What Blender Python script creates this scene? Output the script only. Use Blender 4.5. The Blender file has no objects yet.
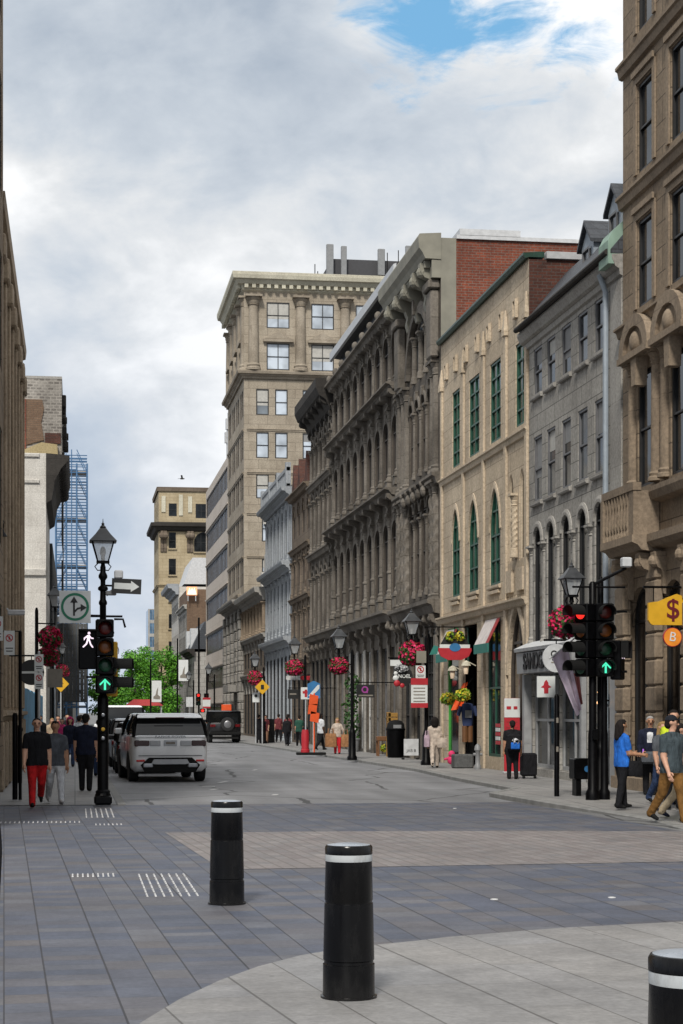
import bpy, bmesh, math, random
from mathutils import Vector, Matrix
random.seed(7)
R=math.radians; PI=math.pi
S=bpy.context.scene; COL=S.collection
# ------------------------------------------------------------ camera
YAW=math.atan(266.5/1800)
cd=bpy.data.cameras.new('camera'); cam=bpy.data.objects.new('camera',cd); COL.objects.link(cam)
cam.location=(0,0,1.7); cam.rotation_euler=(R(90),0,-YAW)
cd.sensor_fit='VERTICAL'; cd.sensor_height=36; cd.sensor_width=24; cd.lens=1800/1024*36
cd.shift_y=200/1024; cd.clip_end=6000; cd.clip_start=.1
S.camera=cam
S.view_settings.view_transform='Standard'; S.view_settings.look='None'
S.view_settings.exposure=0; S.view_settings.gamma=1
# ------------------------------------------------------------ materials
def nn(nt,t,ins=None,**kw):
    n=nt.nodes.new('ShaderNode'+t)
    for k,v in kw.items(): setattr(n,k,v)
    for k,v in (ins or {}).items():
        if hasattr(v,'is_linked'): nt.links.new(v,n.inputs[k])
        elif isinstance(v,(tuple,list)) and len(v)==3 and n.inputs[k].type=='RGBA': n.inputs[k].default_value=(*v,1)
        else: n.inputs[k].default_value=v
    return n
def mth(nt,op,a,b=0.0,c=0.0): return nn(nt,'Math',{0:a,1:b,2:c},operation=op).outputs[0]
def mix(nt,f,a,b,blend='MIX'):
    n=nt.nodes.new('ShaderNodeMix'); n.data_type='RGBA'; n.blend_type=blend
    for i,v in ((0,f),(6,a),(7,b)):
        if hasattr(v,'is_linked'): nt.links.new(v,n.inputs[i])
        elif isinstance(v,(tuple,list)): n.inputs[i].default_value=(*v,1)
        else: n.inputs[i].default_value=v
    return n.outputs[2]
def ramp(nt,f,stops):
    n=nn(nt,'ValToRGB',{0:f}); e=n.color_ramp.elements
    while len(e)<len(stops): e.new(.5)
    for el,(p,c) in zip(e,stops): el.position=p; el.color=(*c,1) if len(c)==3 else c
    return n.outputs[0]
MATS={}
def newmat(name):
    m=bpy.data.materials.new(name); m.use_nodes=True; MATS[name]=m
    nt=m.node_tree; return m,nt,nt.nodes['Principled BSDF']
def plain(name,c,rough=.6,metal=0,var=.12,scale=6,emit=0,spec=.5,alpha=None):
    """base colour with a soft uneven tone and roughness"""
    m,nt,b=newmat(name)
    g=nn(nt,'NewGeometry')
    n=nn(nt,'TexNoise',{'Vector':g.outputs['Position'],'Scale':scale,'Detail':4}).outputs[0]
    lo=tuple(x*(1-var) for x in c); hi=tuple(min(1,x*(1+var)) for x in c)
    nt.links.new(ramp(nt,n,[(.3,lo),(.7,hi)]),b.inputs['Base Color'])
    nt.links.new(mth(nt,'MULTIPLY_ADD',n,.2,rough-.1),b.inputs['Roughness'])
    b.inputs['Metallic'].default_value=metal; b.inputs['Specular IOR Level'].default_value=spec
    if emit:
        b.inputs['Emission Color'].default_value=(*c,1); b.inputs['Emission Strength'].default_value=emit
    return m
def stone(name,c1,c2,mortar,bw=.9,bh=.42,stain=.5,stc=(.03,.028,.025),rough=.88,msize=.012,bump=.35,streak=.5):
    m,nt,b=newmat(name)
    p=nn(nt,'NewGeometry').outputs['Position']; s=nn(nt,'SeparateXYZ',{0:p})
    u=mth(nt,'ADD',s.outputs[0],s.outputs[1])
    v=nn(nt,'CombineXYZ',{0:u,1:s.outputs[2],2:0.0}).outputs[0]
    br=nn(nt,'TexBrick',{'Vector':v,'Color1':c1,'Color2':c2,'Mortar':mortar,'Scale':1.0,'Mortar Size':msize,'Mortar Smooth':.2,'Brick Width':bw,'Row Height':bh,'Bias':0.0})
    big=nn(nt,'TexNoise',{'Vector':p,'Scale':.55,'Detail':6,'Roughness':.65}).outputs[0]
    sv=nn(nt,'CombineXYZ',{0:mth(nt,'MULTIPLY',u,2.2),1:mth(nt,'MULTIPLY',s.outputs[2],.35),2:0.0}).outputs[0]
    st=nn(nt,'TexNoise',{'Vector':sv,'Scale':1.0,'Detail':5,'Roughness':.6}).outputs[0]
    fine=nn(nt,'TexNoise',{'Vector':p,'Scale':14.0,'Detail':5,'Roughness':.7}).outputs[0]
    f1=ramp(nt,big,[(.40,(0,0,0)),(.68,(1,1,1))]); f2=ramp(nt,st,[(.47,(0,0,0)),(.72,(1,1,1))])
    c=mix(nt,mth(nt,'MULTIPLY',f1,stain),br.outputs[0],stc)
    c=mix(nt,mth(nt,'MULTIPLY',f2,stain*streak),c,stc)
    c=mix(nt,.55,c,ramp(nt,fine,[(.25,(.3,.3,.3)),(.75,(1.5,1.5,1.5))]),'MULTIPLY')
    nt.links.new(c,b.inputs['Base Color']); b.inputs['Roughness'].default_value=rough
    b.inputs['Specular IOR Level'].default_value=.25
    h=mth(nt,'MULTIPLY_ADD',fine,.35,mth(nt,'MULTIPLY',br.outputs[1],-1.0))
    bp=nn(nt,'Bump',{'Height':h,'Strength':bump,'Distance':.03}); nt.links.new(bp.outputs[0],b.inputs['Normal'])
    return m
def glass(name,c=(.012,.014,.016),rough=.06,spec=.3,var=.5):
    m,nt,b=newmat(name)
    p=nn(nt,'NewGeometry').outputs['Position']
    n=nn(nt,'TexNoise',{'Vector':p,'Scale':.9,'Detail':2}).outputs[0]
    nt.links.new(ramp(nt,n,[(.35,tuple(x*(1-var) for x in c)),(.65,tuple(x*(1+var) for x in c))]),b.inputs['Base Color'])
    b.inputs['Roughness'].default_value=rough; b.inputs['Specular IOR Level'].default_value=spec
    w=nn(nt,'TexNoise',{'Vector':p,'Scale':1.6,'Detail':1}).outputs[0]
    bp=nn(nt,'Bump',{'Height':w,'Strength':.12,'Distance':.02}); nt.links.new(bp.outputs[0],b.inputs['Normal'])
    return m
def skyglass(name,base,spec=1.0):
    m=glass(name,base,.04,spec,.25); return m
def paving(name,cols,rot,roww,len0,len1,joint=.012,jc=(.02,.02,.022),off=(0,0),warp=.16,rough=.62):
    """rows of slabs with random lengths and a tone for each slab"""
    m,nt,b=newmat(name)
    p=nn(nt,'NewGeometry').outputs['Position']
    mp=nn(nt,'Mapping',{'Vector':p,'Location':(off[0],off[1],0),'Rotation':(0,0,rot)})
    s=nn(nt,'SeparateXYZ',{0:mp.outputs[0]}); X=s.outputs[0]; Y=s.outputs[1]
    wx=mth(nt,'ADD',X,mth(nt,'MULTIPLY',mth(nt,'SINE',mth(nt,'MULTIPLY',X,2*PI/(roww*3.1))),warp*roww))
    uu=mth(nt,'DIVIDE',wx,roww); row=mth(nt,'FLOOR',uu); fu=mth(nt,'FRACT',uu)
    wn=nn(nt,'TexWhiteNoise',{'W':row},noise_dimensions='1D').outputs[0]
    ln=mth(nt,'MULTIPLY_ADD',wn,len1-len0,len0)
    vv=mth(nt,'ADD',mth(nt,'DIVIDE',Y,ln),mth(nt,'MULTIPLY',wn,37.0)); cell=mth(nt,'FLOOR',vv); fv=mth(nt,'FRACT',vv)
    rc=nn(nt,'CombineXYZ',{0:row,1:cell,2:0.0}).outputs[0]
    tone=nn(nt,'TexWhiteNoise',{'Vector':rc},noise_dimensions='2D').outputs[0]
    k=len(cols); c=ramp(nt,tone,[((i+.5)/k,cc) for i,cc in enumerate(cols)])
    n1=nn(nt,'TexNoise',{'Vector':p,'Scale':.35,'Detail':6,'Roughness':.7}).outputs[0]
    n2=nn(nt,'TexNoise',{'Vector':p,'Scale':22.0,'Detail':5,'Roughness':.7}).outputs[0]
    c=mix(nt,.8,c,ramp(nt,n1,[(.25,(.62,.62,.64)),(.75,(1.25,1.22,1.2))]),'MULTIPLY')
    c=mix(nt,.7,c,ramp(nt,n2,[(.2,(.55,.55,.55)),(.8,(1.3,1.3,1.3))]),'MULTIPLY')
    ju=mth(nt,'MULTIPLY',mth(nt,'MINIMUM',fu,mth(nt,'SUBTRACT',1.0,fu)),roww)
    jv=mth(nt,'MULTIPLY',mth(nt,'MINIMUM',fv,mth(nt,'SUBTRACT',1.0,fv)),ln)
    jm=mth(nt,'MAXIMUM',mth(nt,'LESS_THAN',ju,joint),mth(nt,'MULTIPLY',mth(nt,'LESS_THAN',jv,joint*.45),.75))
    c=mix(nt,mth(nt,'MULTIPLY',jm,.85),c,jc)
    n3=nn(nt,'TexNoise',{'Vector':p,'Scale':2.3,'Detail':6,'Roughness':.7}).outputs[0]
    c=mix(nt,.75,c,ramp(nt,n3,[(.3,(.68,.68,.68)),(.7,(1.2,1.2,1.2))]),'MULTIPLY')
    sp=nn(nt,'TexVoronoi',{'Vector':p,'Scale':1.7}).outputs[0]
    c=mix(nt,mth(nt,'MULTIPLY',mth(nt,'LESS_THAN',sp,.035),.5),c,(.03,.03,.03))
    nt.links.new(c,b.inputs['Base Color'])
    nt.links.new(mth(nt,'MULTIPLY_ADD',n1,.3,rough-.15),b.inputs['Roughness'])
    h=mth(nt,'MULTIPLY_ADD',n2,.3,mth(nt,'MULTIPLY',jm,-1.0))
    bp=nn(nt,'Bump',{'Height':h,'Strength':.35,'Distance':.01}); nt.links.new(bp.outputs[0],b.inputs['Normal'])
    return m
def asphalt(name,c,rough=.75):
    m,nt,b=newmat(name)
    p=nn(nt,'NewGeometry').outputs['Position']
    n1=nn(nt,'TexNoise',{'Vector':p,'Scale':.22,'Detail':7,'Roughness':.65}).outputs[0]
    n2=nn(nt,'TexNoise',{'Vector':p,'Scale':30.0,'Detail':4,'Roughness':.8}).outputs[0]
    mp=nn(nt,'Mapping',{'Vector':p,'Scale':(1.2,.12,1)}).outputs[0]
    tr=nn(nt,'TexNoise',{'Vector':mp,'Scale':1.0,'Detail':3}).outputs[0]
    cc=mix(nt,.85,c,ramp(nt,n1,[(.25,(.6,.6,.6)),(.75,(1.35,1.35,1.35))]),'MULTIPLY')
    cc=mix(nt,.6,cc,ramp(nt,n2,[(.2,(.5,.5,.5)),(.8,(1.4,1.4,1.4))]),'MULTIPLY')
    cc=mix(nt,.5,cc,ramp(nt,tr,[(.35,(.6,.6,.6)),(.65,(1.2,1.2,1.2))]),'MULTIPLY')
    wv=nn(nt,'TexNoise',{'Vector':p,'Scale':.8,'Detail':3}).outputs[1]
    vp=nn(nt,'MixRGB',{0:.25,1:p,2:wv}).outputs[0]
    cr=nn(nt,'TexVoronoi',{'Vector':vp,'Scale':.3},feature='DISTANCE_TO_EDGE').outputs[0]
    cc=mix(nt,mth(nt,'MULTIPLY',mth(nt,'LESS_THAN',cr,.008),.75),cc,(.012,.012,.012))
    nt.links.new(cc,b.inputs['Base Color']); b.inputs['Roughness'].default_value=rough
    bp=nn(nt,'Bump',{'Height':n2,'Strength':.3,'Distance':.01}); nt.links.new(bp.outputs[0],b.inputs['Normal'])
    return m
def leafmat(name,cols,trans=.25,rough=.55):
    m,nt,b=newmat(name)
    w=nn(nt,'NewGeometry').outputs['Random Per Island']
    k=len(cols); nt.links.new(ramp(nt,w,[((i+.5)/k,c) for i,c in enumerate(cols)]),b.inputs['Base Color'])
    b.inputs['Roughness'].default_value=rough; b.inputs['Specular IOR Level'].default_value=.3
    return m
def worn(name,c,dust,rough,amount=.5,low=.25):
    """painted metal with scuffs, dust and grime splashed up from the ground"""
    m,nt,b=newmat(name); p=nn(nt,'NewGeometry').outputs['Position']; s=nn(nt,'SeparateXYZ',{0:p})
    n1=nn(nt,'TexNoise',{'Vector':nn(nt,'Mapping',{'Vector':p,'Scale':(9,9,3)}).outputs[0],'Scale':1.0,'Detail':7,'Roughness':.75}).outputs[0]
    n2=nn(nt,'TexNoise',{'Vector':nn(nt,'Mapping',{'Vector':p,'Scale':(40,40,9)}).outputs[0],'Scale':1.0,'Detail':5,'Roughness':.7}).outputs[0]
    g=nn(nt,'MapRange',{0:s.outputs[2],1:low,2:0.0,3:0.0,4:.28}).outputs[0]
    f=ramp(nt,mth(nt,'ADD',n1,g),[(.52,(0,0,0)),(.78,(1,1,1))]); f2=ramp(nt,n2,[(.62,(0,0,0)),(.72,(1,1,1))])
    cc=mix(nt,mth(nt,'MULTIPLY',f,amount),c,dust); cc=mix(nt,mth(nt,'MULTIPLY',f2,amount*.35),cc,dust)
    nt.links.new(cc,b.inputs['Base Color']); nt.links.new(mth(nt,'MULTIPLY_ADD',n1,.45,rough-.2),b.inputs['Roughness']); b.inputs['Specular IOR Level'].default_value=.22
    nt.links.new(nn(nt,'Bump',{'Height':n2,'Strength':.25,'Distance':.004}).outputs[0],b.inputs['Normal'])
# ------------------------------------------------------------ mesh builder
class Frame:
    """u runs along a facade, d points out of it, z up; points come out relative to ref"""
    def __init__(s,O,U,N,ref): s.O=Vector(O); s.U=Vector(U); s.N=Vector(N); s.ref=Vector(ref)
    def __call__(s,u,d,z): return s.O-s.ref+s.U*u+s.N*d+Vector((0,0,z))
    def vec(s,u,d,z): return s.U*u+s.N*d+Vector((0,0,z))
class MB:
    def __init__(s,fr=None): s.v=[]; s.f=[]; s.mi=[]; s.m=0; s.fr=fr
    def p(s,a,b,c):
        s.v.append(s.fr(a,b,c) if s.fr else Vector((a,b,c))); return len(s.v)-1
    def face(s,*ids): s.f.append(ids); s.mi.append(s.m)
    def poly(s,pts): s.face(*[s.p(*q) for q in pts])
    def box(s,x0,x1,y0,y1,z0,z1):
        i=[s.p(x,y,z) for z in (z0,z1) for (x,y) in ((x0,y0),(x1,y0),(x1,y1),(x0,y1))]
        for q in ((3,2,1,0),(4,5,6,7),(0,1,5,4),(1,2,6,5),(2,3,7,6),(3,0,4,7)): s.face(*[i[k] for k in q])
    def bbox(s,x0,x1,y0,y1,z0,z1,b=.02):
        """box with chamfered vertical and horizontal edges (lofted)"""
        rings=[]
        for z,k in ((z0,b),(z0+b,0),(z1-b,0),(z1,b)):
            X0,X1,Y0,Y1=x0+k,x1-k,y0+k,y1-k
            rings.append([(X0+b,Y0,z),(X1-b,Y0,z),(X1,Y0+b,z),(X1,Y1-b,z),(X1-b,Y1,z),(X0+b,Y1,z),(X0,Y1-b,z),(X0,Y0+b,z)])
        s.loft(rings)
    def loft(s,rings,closed=True,caps=True):
        ids=[[s.p(*q) for q in r] for r in rings]; n=len(ids[0])
        for a,b in zip(ids,ids[1:]):
            for k in range(n if closed else n-1): s.face(a[k],a[(k+1)%n],b[(k+1)%n],b[k])
        if caps: s.face(*ids[0][::-1]); s.face(*ids[-1])
    def prism(s,pts,y0,y1):
        """outline in (x,z) between two y"""
        s.loft([[(x,y0,z) for x,z in pts],[(x,y1,z) for x,z in pts]])
    def lathe(s,prof,c=(0,0),n=12,caps=True):
        s.loft([[(c[0]+r*math.cos(2*PI*k/n),c[1]+r*math.sin(2*PI*k/n),z) for k in range(n)] for r,z in prof],caps=caps)
    def tube(s,pts,rad,n=8,caps=True):
        pts=[Vector(q) for q in pts]
        if not isinstance(rad,(list,tuple)): rad=[rad]*len(pts)
        rings=[]; prev=None
        for i,q in enumerate(pts):
            t=(pts[min(i+1,len(pts)-1)]-pts[max(i-1,0)]).normalized()
            a=prev if prev else (Vector((0,0,1)) if abs(t.z)<.9 else Vector((1,0,0)))
            x=(a-t*a.dot(t)); 
            if x.length<1e-4: x=t.orthogonal()
            x.normalize(); y=t.cross(x); prev=x
            rings.append([tuple(q+(x*math.cos(2*PI*k/n)+y*math.sin(2*PI*k/n))*rad[i]) for k in range(n)])
        s.loft(rings,caps=caps)
    def sphere(s,c,r,n=12,m=8,sq=(1,1,1)):
        s.loft([[(c[0]+sq[0]*r*math.sin(PI*j/m)*math.cos(2*PI*k/n),c[1]+sq[1]*r*math.sin(PI*j/m)*math.sin(2*PI*k/n),c[2]-sq[2]*r*math.cos(PI*j/m)) for k in range(n)] for j in [.02]+list(range(1,m))+[m-.02]])
    def extr(s,prof,u0,u1):
        """moulding: profile of (d,z) points run along u"""
        s.loft([[(u0,d,z) for d,z in prof],[(u1,d,z) for d,z in prof]])
    def miter(s,prof,u0,u1):
        """moulding whose start is cut on the diagonal of a building corner at u0"""
        s.loft([[(u0-d,d,z) for d,z in prof],[(u1,d,z) for d,z in prof]])
    def mesh(s,name,mats,smooth=False):
        me=bpy.data.meshes.new(name); me.from_pydata([tuple(v) for v in s.v],[],s.f)
        mats=mats if isinstance(mats,(list,tuple)) else [mats]
        for m in mats: me.materials.append(MATS[m] if isinstance(m,str) else m)
        me.polygons.foreach_set('material_index',s.mi)
        b=bmesh.new(); b.from_mesh(me); bmesh.ops.recalc_face_normals(b,faces=b.faces); b.to_mesh(me); b.free()
        if smooth:
            me.polygons.foreach_set('use_smooth',[True]*len(me.polygons)); me.set_sharp_from_angle(angle=R(40))
        me.update(); return me
    def build(s,name,mats,parent=None,smooth=False,loc=(0,0,0)):
        return ob(name,s.mesh(name,mats,smooth),parent,loc)
def ob(name,me,parent=None,loc=(0,0,0),rz=0):
    o=bpy.data.objects.new(name,me); COL.objects.link(o); o.location=loc; o.rotation_euler=(0,0,rz)
    if parent: o.parent=parent
    return o
def thing(name,label,cat,loc=(0,0,0),rz=0,group=None):
    o=ob(name,None,None,loc,rz); tag(o,label,cat,group); return o
def tag(o,label=None,cat=None,group=None,kind=None):
    if label: o['label']=label
    if cat: o['category']=cat
    if group: o['group']=group
    if kind: o['kind']=kind
    return o
def struct(o): o['kind']='structure'; return o
KIDS={}
def dup(root,loc,rz=0,label=None,group=None):
    def cp(o,par):
        c=o.copy(); COL.objects.link(c)
        if par: c.parent=par
        for ch in [x for x in bpy.data.objects if x.parent==o and x!=c]: cp(ch,c)
        return c
    r=cp(root,None); r.location=loc; r.rotation_euler=(0,0,rz)
    if label: r['label']=label
    if group: r['group']=group
    return r
def text(body,size,mat,parent,loc,name='lettering',rot=(R(90),0,0),ext=.006,bold=0.0,ax='CENTER',sx=1):
    cu=bpy.data.curves.new('t','FONT'); cu.body=body; cu.size=size; cu.extrude=ext; cu.align_x=ax; cu.align_y='CENTER'; cu.offset=bold
    t=bpy.data.objects.new('t',cu); COL.objects.link(t)
    bpy.context.view_layer.update()
    me=bpy.data.meshes.new_from_object(t.evaluated_get(bpy.context.evaluated_depsgraph_get()))
    bpy.data.objects.remove(t); bpy.data.curves.remove(cu)
    me.materials.clear(); me.materials.append(MATS[mat])
    o=ob(name,me,parent,loc); o.rotation_euler=rot; o.scale=(sx,1,1); return o
# ------------------------------------------------------------ facade pieces
def outline(a,b,za,zb,kind,n=7):
    """opening outline; zb is the crown; kind r = rectangle, a = round arch, g = pointed arch, s = segmental"""
    w=b-a; c=(a+b)/2; top=[]
    if kind=='r': top=[(b,zb),(a,zb)]
    elif kind=='a': top=[(c+w/2*math.cos(PI*k/(2*n)),zb-w/2+w/2*math.sin(PI*k/(2*n))) for k in range(2*n+1)]
    elif kind=='s':
        h=w*.18; top=[(c+w/2*math.cos(PI*k/(2*n)),zb-h+h*math.sin(PI*k/(2*n))) for k in range(2*n+1)]
    else:
        h=w*.95
        for k in range(n+1): t=k/n; top.append((b-(w/2)*(1-math.cos(t*PI/2)),zb-h+h*math.sin(t*PI/2)*(.75+.25*t)))
        top+= [(a+b-x,z) for x,z in top[::-1][1:]]
    return [(a,za),(b,za)]+top
def cell(mb,u0,u1,z0,z1,win,rev=.3):
    if not win: mb.poly([(u0,0,z0),(u1,0,z0),(u1,0,z1),(u0,0,z1)]); return
    rev=rev*RV+.012; a,b,za,zb,kind=win; o=outline(*win); top=o[2:]
    mb.poly([(u0,0,z0),(a,0,z0),(a,0,za),(a,0,top[-1][1]),(a,0,z1),(u0,0,z1)])
    mb.poly([(b,0,z0),(u1,0,z0),(u1,0,z1),(b,0,z1),(b,0,top[0][1]),(b,0,za)])
    if za>z0+1e-4: mb.poly([(a,0,z0),(b,0,z0),(b,0,za),(a,0,za)])
    for (x0,q0),(x1,q1) in zip(top,top[1:]): mb.poly([(x0,0,q0),(x0,0,z1),(x1,0,z1),(x1,0,q1)])
    for (x0,q0),(x1,q1) in zip(o,o[1:]+o[:1]): mb.poly([(x0,0,q0),(x1,0,q1),(x1,-rev,q1),(x0,-rev,q0)])
def storey(mb,u0,u1,z0,z1,wins,rev=.3):
    wins=sorted(wins); 
    if not wins: cell(mb,u0,u1,z0,z1,None); return
    ed=[u0]+[(w[1]+v[0])/2 for w,v in zip(wins,wins[1:])]+[u1]
    for i,w in enumerate(wins): cell(mb,ed[i],ed[i+1],z0,z1,w,rev)
LAST=[None]; WC={}; RV=.22   # reveals are shallow
def window(parent,fr,w,rev,fm,gm,mull=(1,1),fw=.06,name='window',pane='pane'):
    rev=rev*RV
    """frame with mullions; its glass is a sub-part; equal windows share their meshes"""
    a,b,za,zb,kind=w
    key=(round(b-a,3),round(zb-za,3),kind,fm,gm,mull,fw,tuple(fr.U),tuple(fr.N),name)
    if key not in WC:
        f0=Frame((0,0,0),fr.U,fr.N,(0,0,0)); W=b-a; H=zb-za
        o=outline(-W/2,W/2,0,H,kind); cx,cz=0,H/2
        m=MB(f0)
        inn=[(x*(1-2*fw/W),fw+(z)*(1-2*fw/H)) for x,z in o]
        n=len(o)
        for k in range(n):
            (x0,z0),(x1,z1),(X0,Z0),(X1,Z1)=o[k],o[(k+1)%n],inn[k],inn[(k+1)%n]
            m.poly([(x0,.05,z0),(x1,.05,z1),(X1,.05,Z1),(X0,.05,Z0)])
            m.poly([(X0,.05,Z0),(X1,.05,Z1),(X1,0,Z1),(X0,0,Z0)])
        ht=(H-W/2) if kind in 'ag' else H
        for i in range(1,mull[0]+1):
            x=-W/2+W*i/(mull[0]+1); m.box(x-fw*.35,x+fw*.35,.001,.04,.03,(ht if kind in 'ag' and abs(x)>W*.2 else H-.06))
        for j in range(1,mull[1]+1):
            z=ht*j/(mull[1]+(0 if kind in 'ag' else 1)); m.box(-W/2+.03,W/2-.03,.002,.043,z-fw*.35,z+fw*.35)
        g=MB(f0); g.poly([(x,0,z) for x,z in o])
        WC[key]=(m.mesh(name,fm),g.mesh(pane,gm))
    fm_,gm_=WC[key]
    wo=ob(name,fm_,parent,fr((a+b)/2,-rev+.004-.012,za)); ob(pane,gm_,wo); LAST[0]=wo; return wo
def sill(parent,fr,w,mat,d=.08,h=.12,ext=.1,name='sill'):
    a,b,za=w[:3]; key=('sill',round(b-a,3),mat,d,h,ext,tuple(fr.U),tuple(fr.N))
    if key not in WC:
        m=MB(Frame((0,0,0),fr.U,fr.N,(0,0,0))); L=(b-a)/2+ext
        m.loft([[(u,.0,-h),(u,d*.8,-h),(u,d,-h*.7),(u,d,-.02),(u,.0,0.004)] for u in (-L,L)])
        WC[key]=m.mesh(name,mat)
    return ob(name,WC[key],parent,fr((a+b)/2,.003,za))
def shared(key,fn,name,mat,parent,loc,smooth=False):
    if key not in WC:
        m=fn(); WC[key]=m.mesh(name,mat,smooth)
    return ob(name,WC[key],parent,loc)
def archmould(parent,fr,w,mat,t=.16,d=.1,name='arch_moulding',keystone=True):
    d*=.45; a,b,za,zb,kind=w; key=('arch',round(b-a,3),kind,mat,t,d,tuple(fr.U),tuple(fr.N),keystone)
    if key not in WC:
        m=MB(Frame((0,0,0),fr.U,fr.N,(0,0,0))); W=b-a
        o=outline(-W/2,W/2,-W*1.2,0,kind)[2:]; zc=-W/2
        out=[(x*(1+2*t/W),z+(t if kind=='g' else 0)+ (z-zc)*(2*t/W if kind!='g' else .15)) for x,z in o]
        rings=[[(x,0.002,z),(x,d,z),(X*.5+x*.5,d*1.1,Z*.5+z*.5),(X,d*.6,Z),(X,0.002,Z)] for (x,z),(X,Z) in zip(o,out)]
        m.loft(rings)
        if keystone: m.prism([(-.09,-.04),(.09,-.04),(.13,t+.14),(-.13,t+.14)],.004,d*1.9)
        WC[key]=m.mesh(name,mat)
    return ob(name,WC[key],parent,fr((a+b)/2,0,zb))
def column(parent,fr,u,z0,z1,mat,r=.13,d=.1,name='column',twist=False,cap=.34,base=.26,ped=0.0,band=False):
    key=('col',round(z1-z0,3),mat,r,twist,cap,base,ped,band)
    if key not in WC:
        m=MB(); H=z1-z0; b0=ped
        if ped: m.box(-r*1.5,r*1.5,-r*1.5,r*1.5,0,ped-.06); m.box(-r*1.75,r*1.75,-r*1.75,r*1.75,ped-.06,ped)
        m.lathe([(r*1.45,b0),(r*1.45,b0+base*.3),(r*1.2,b0+base*.5),(r*1.32,b0+base*.75),(r,b0+base)],n=12)
        zt=H-cap
        if twist:
            rings=[]; n=12; N=44
            for i in range(N+1):
                z=b0+base+(zt-b0-base)*i/N; th=i*.33
                rings.append([((r*(1+.17*math.cos(3*(2*PI*k/n-th))))*math.cos(2*PI*k/n),(r*(1+.17*math.cos(3*(2*PI*k/n-th))))*math.sin(2*PI*k/n),z) for k in range(n)])
            m.loft(rings)
        else:
            m.lathe([(r,b0+base),(r*.98,(b0+zt)/2),(r*.88,zt)],n=12)
            if band:
                zm=b0+(zt-b0)*.36; m.lathe([(r*1.0,zm-.06),(r*1.22,zm-.03),(r*1.22,zm+.03),(r*1.0,zm+.06)],n=12)
        m.lathe([(r*.9,zt),(r*1.1,zt+.03),(r*.92,zt+.06),(r*1.15,zt+cap*.4),(r*1.05,zt+cap*.45),(r*1.5,zt+cap*.75),(r*1.4,zt+cap*.8)],n=10)
        m.box(-r*1.6,r*1.6,-r*1.6,r*1.6,zt+cap*.8,H)
        WC[key]=m.mesh(name,mat,True)
    return ob(name,WC[key],parent,fr(u,d,z0))
def bracket(parent,fr,u,z,mat,h=.6,d=.4,w=.2,name='bracket'):
    key=('brk',mat,h,d,w,tuple(fr.U),tuple(fr.N))
    if key not in WC:
        m=MB(Frame((0,0,0),fr.U,fr.N,(0,0,0)))
        pr=[(0,0),(0,-h),(d*.22,-h*.98),(d*.32,-h*.8),(d*.25,-h*.6),(d*.4,-h*.42),(d*.75,-h*.36),(d,-h*.2),(d,0)]
        m.loft([[(u,a,b) for a,b in pr] for u in (-w/2,w/2)])
        m.sphere((0,d*.82,-h*.22),h*.16,8,6)
        WC[key]=m.mesh(name,mat)
    return ob(name,WC[key],parent,fr(u,0,z))
def body(parent,fr,u0,u1,dep,z,side,roof,zs=None,e=.006,par=.0):
    """side and rear walls and a flat roof behind a facade"""
    m=MB(fr); zz=z+par
    m.poly([(u0+e,0,0),(u0+e,-dep,0),(u0+e,-dep,zz),(u0+e,0,zz)]); m.poly([(u1-e,0,0),(u1-e,-dep,0),(u1-e,-dep,zz),(u1-e,0,zz)])
    m.poly([(u0+e,-dep,0),(u1-e,-dep,0),(u1-e,-dep,zz),(u0+e,-dep,zz)])
    m.build('side_wall',side,parent)
    m=MB(fr); m.box(u0+e*2,u1-e*2,-dep+e,-e,z-.15,z-.02); m.build('roof',roof,parent)
def cornice_prof(z,d,h):
    return [(0,z-h),(d*.25,z-h),(d*.3,z-h*.75),(d*.55,z-h*.6),(d*.6,z-h*.45),(d*.92,z-h*.4),(d,z-h*.1),(d,z),(0,z)]
# ------------------------------------------------------------ sky and sun
SUN_EL,SUN_AZ=R(45),R(199)       # behind and left of the camera, veiled by cloud
W=bpy.data.worlds.new('World'); S.world=W; W.use_nodes=True
nt=W.node_tree; bg=nt.nodes['Background']
sky=nn(nt,'TexSky',sky_type='NISHITA',sun_disc=False,sun_elevation=SUN_EL,sun_rotation=SUN_AZ)
tc=nn(nt,'TexCoord').outputs['Generated']; sp=nn(nt,'SeparateXYZ',{0:tc})
mp=nn(nt,'Mapping',{'Vector':tc,'Location':(-1.9, 3.185, -0.193),'Scale':(1,1,1.7),'Rotation':(0,R(20),0)}).outputs[0]
n1=nn(nt,'TexNoise',{'Vector':mp,'Scale':4.2,'Detail':7,'Roughness':.5,'Distortion':.2}).outputs[0]
n2=nn(nt,'TexNoise',{'Vector':mp,'Scale':12.0,'Detail':9,'Roughness':.58,'Distortion':.25}).outputs[0]
nm=mth(nt,'MULTIPLY_ADD',n2,.3,mth(nt,'MULTIPLY',n1,.7))
K=11.3
cl=ramp(nt,nm,[(.33,(.38*K,.44*K,.52*K)),(.42,(.54*K,.59*K,.65*K)),(.485,(.71*K,.73*K,.75*K)),(.55,(.93*K,.935*K,.94*K))])
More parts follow.
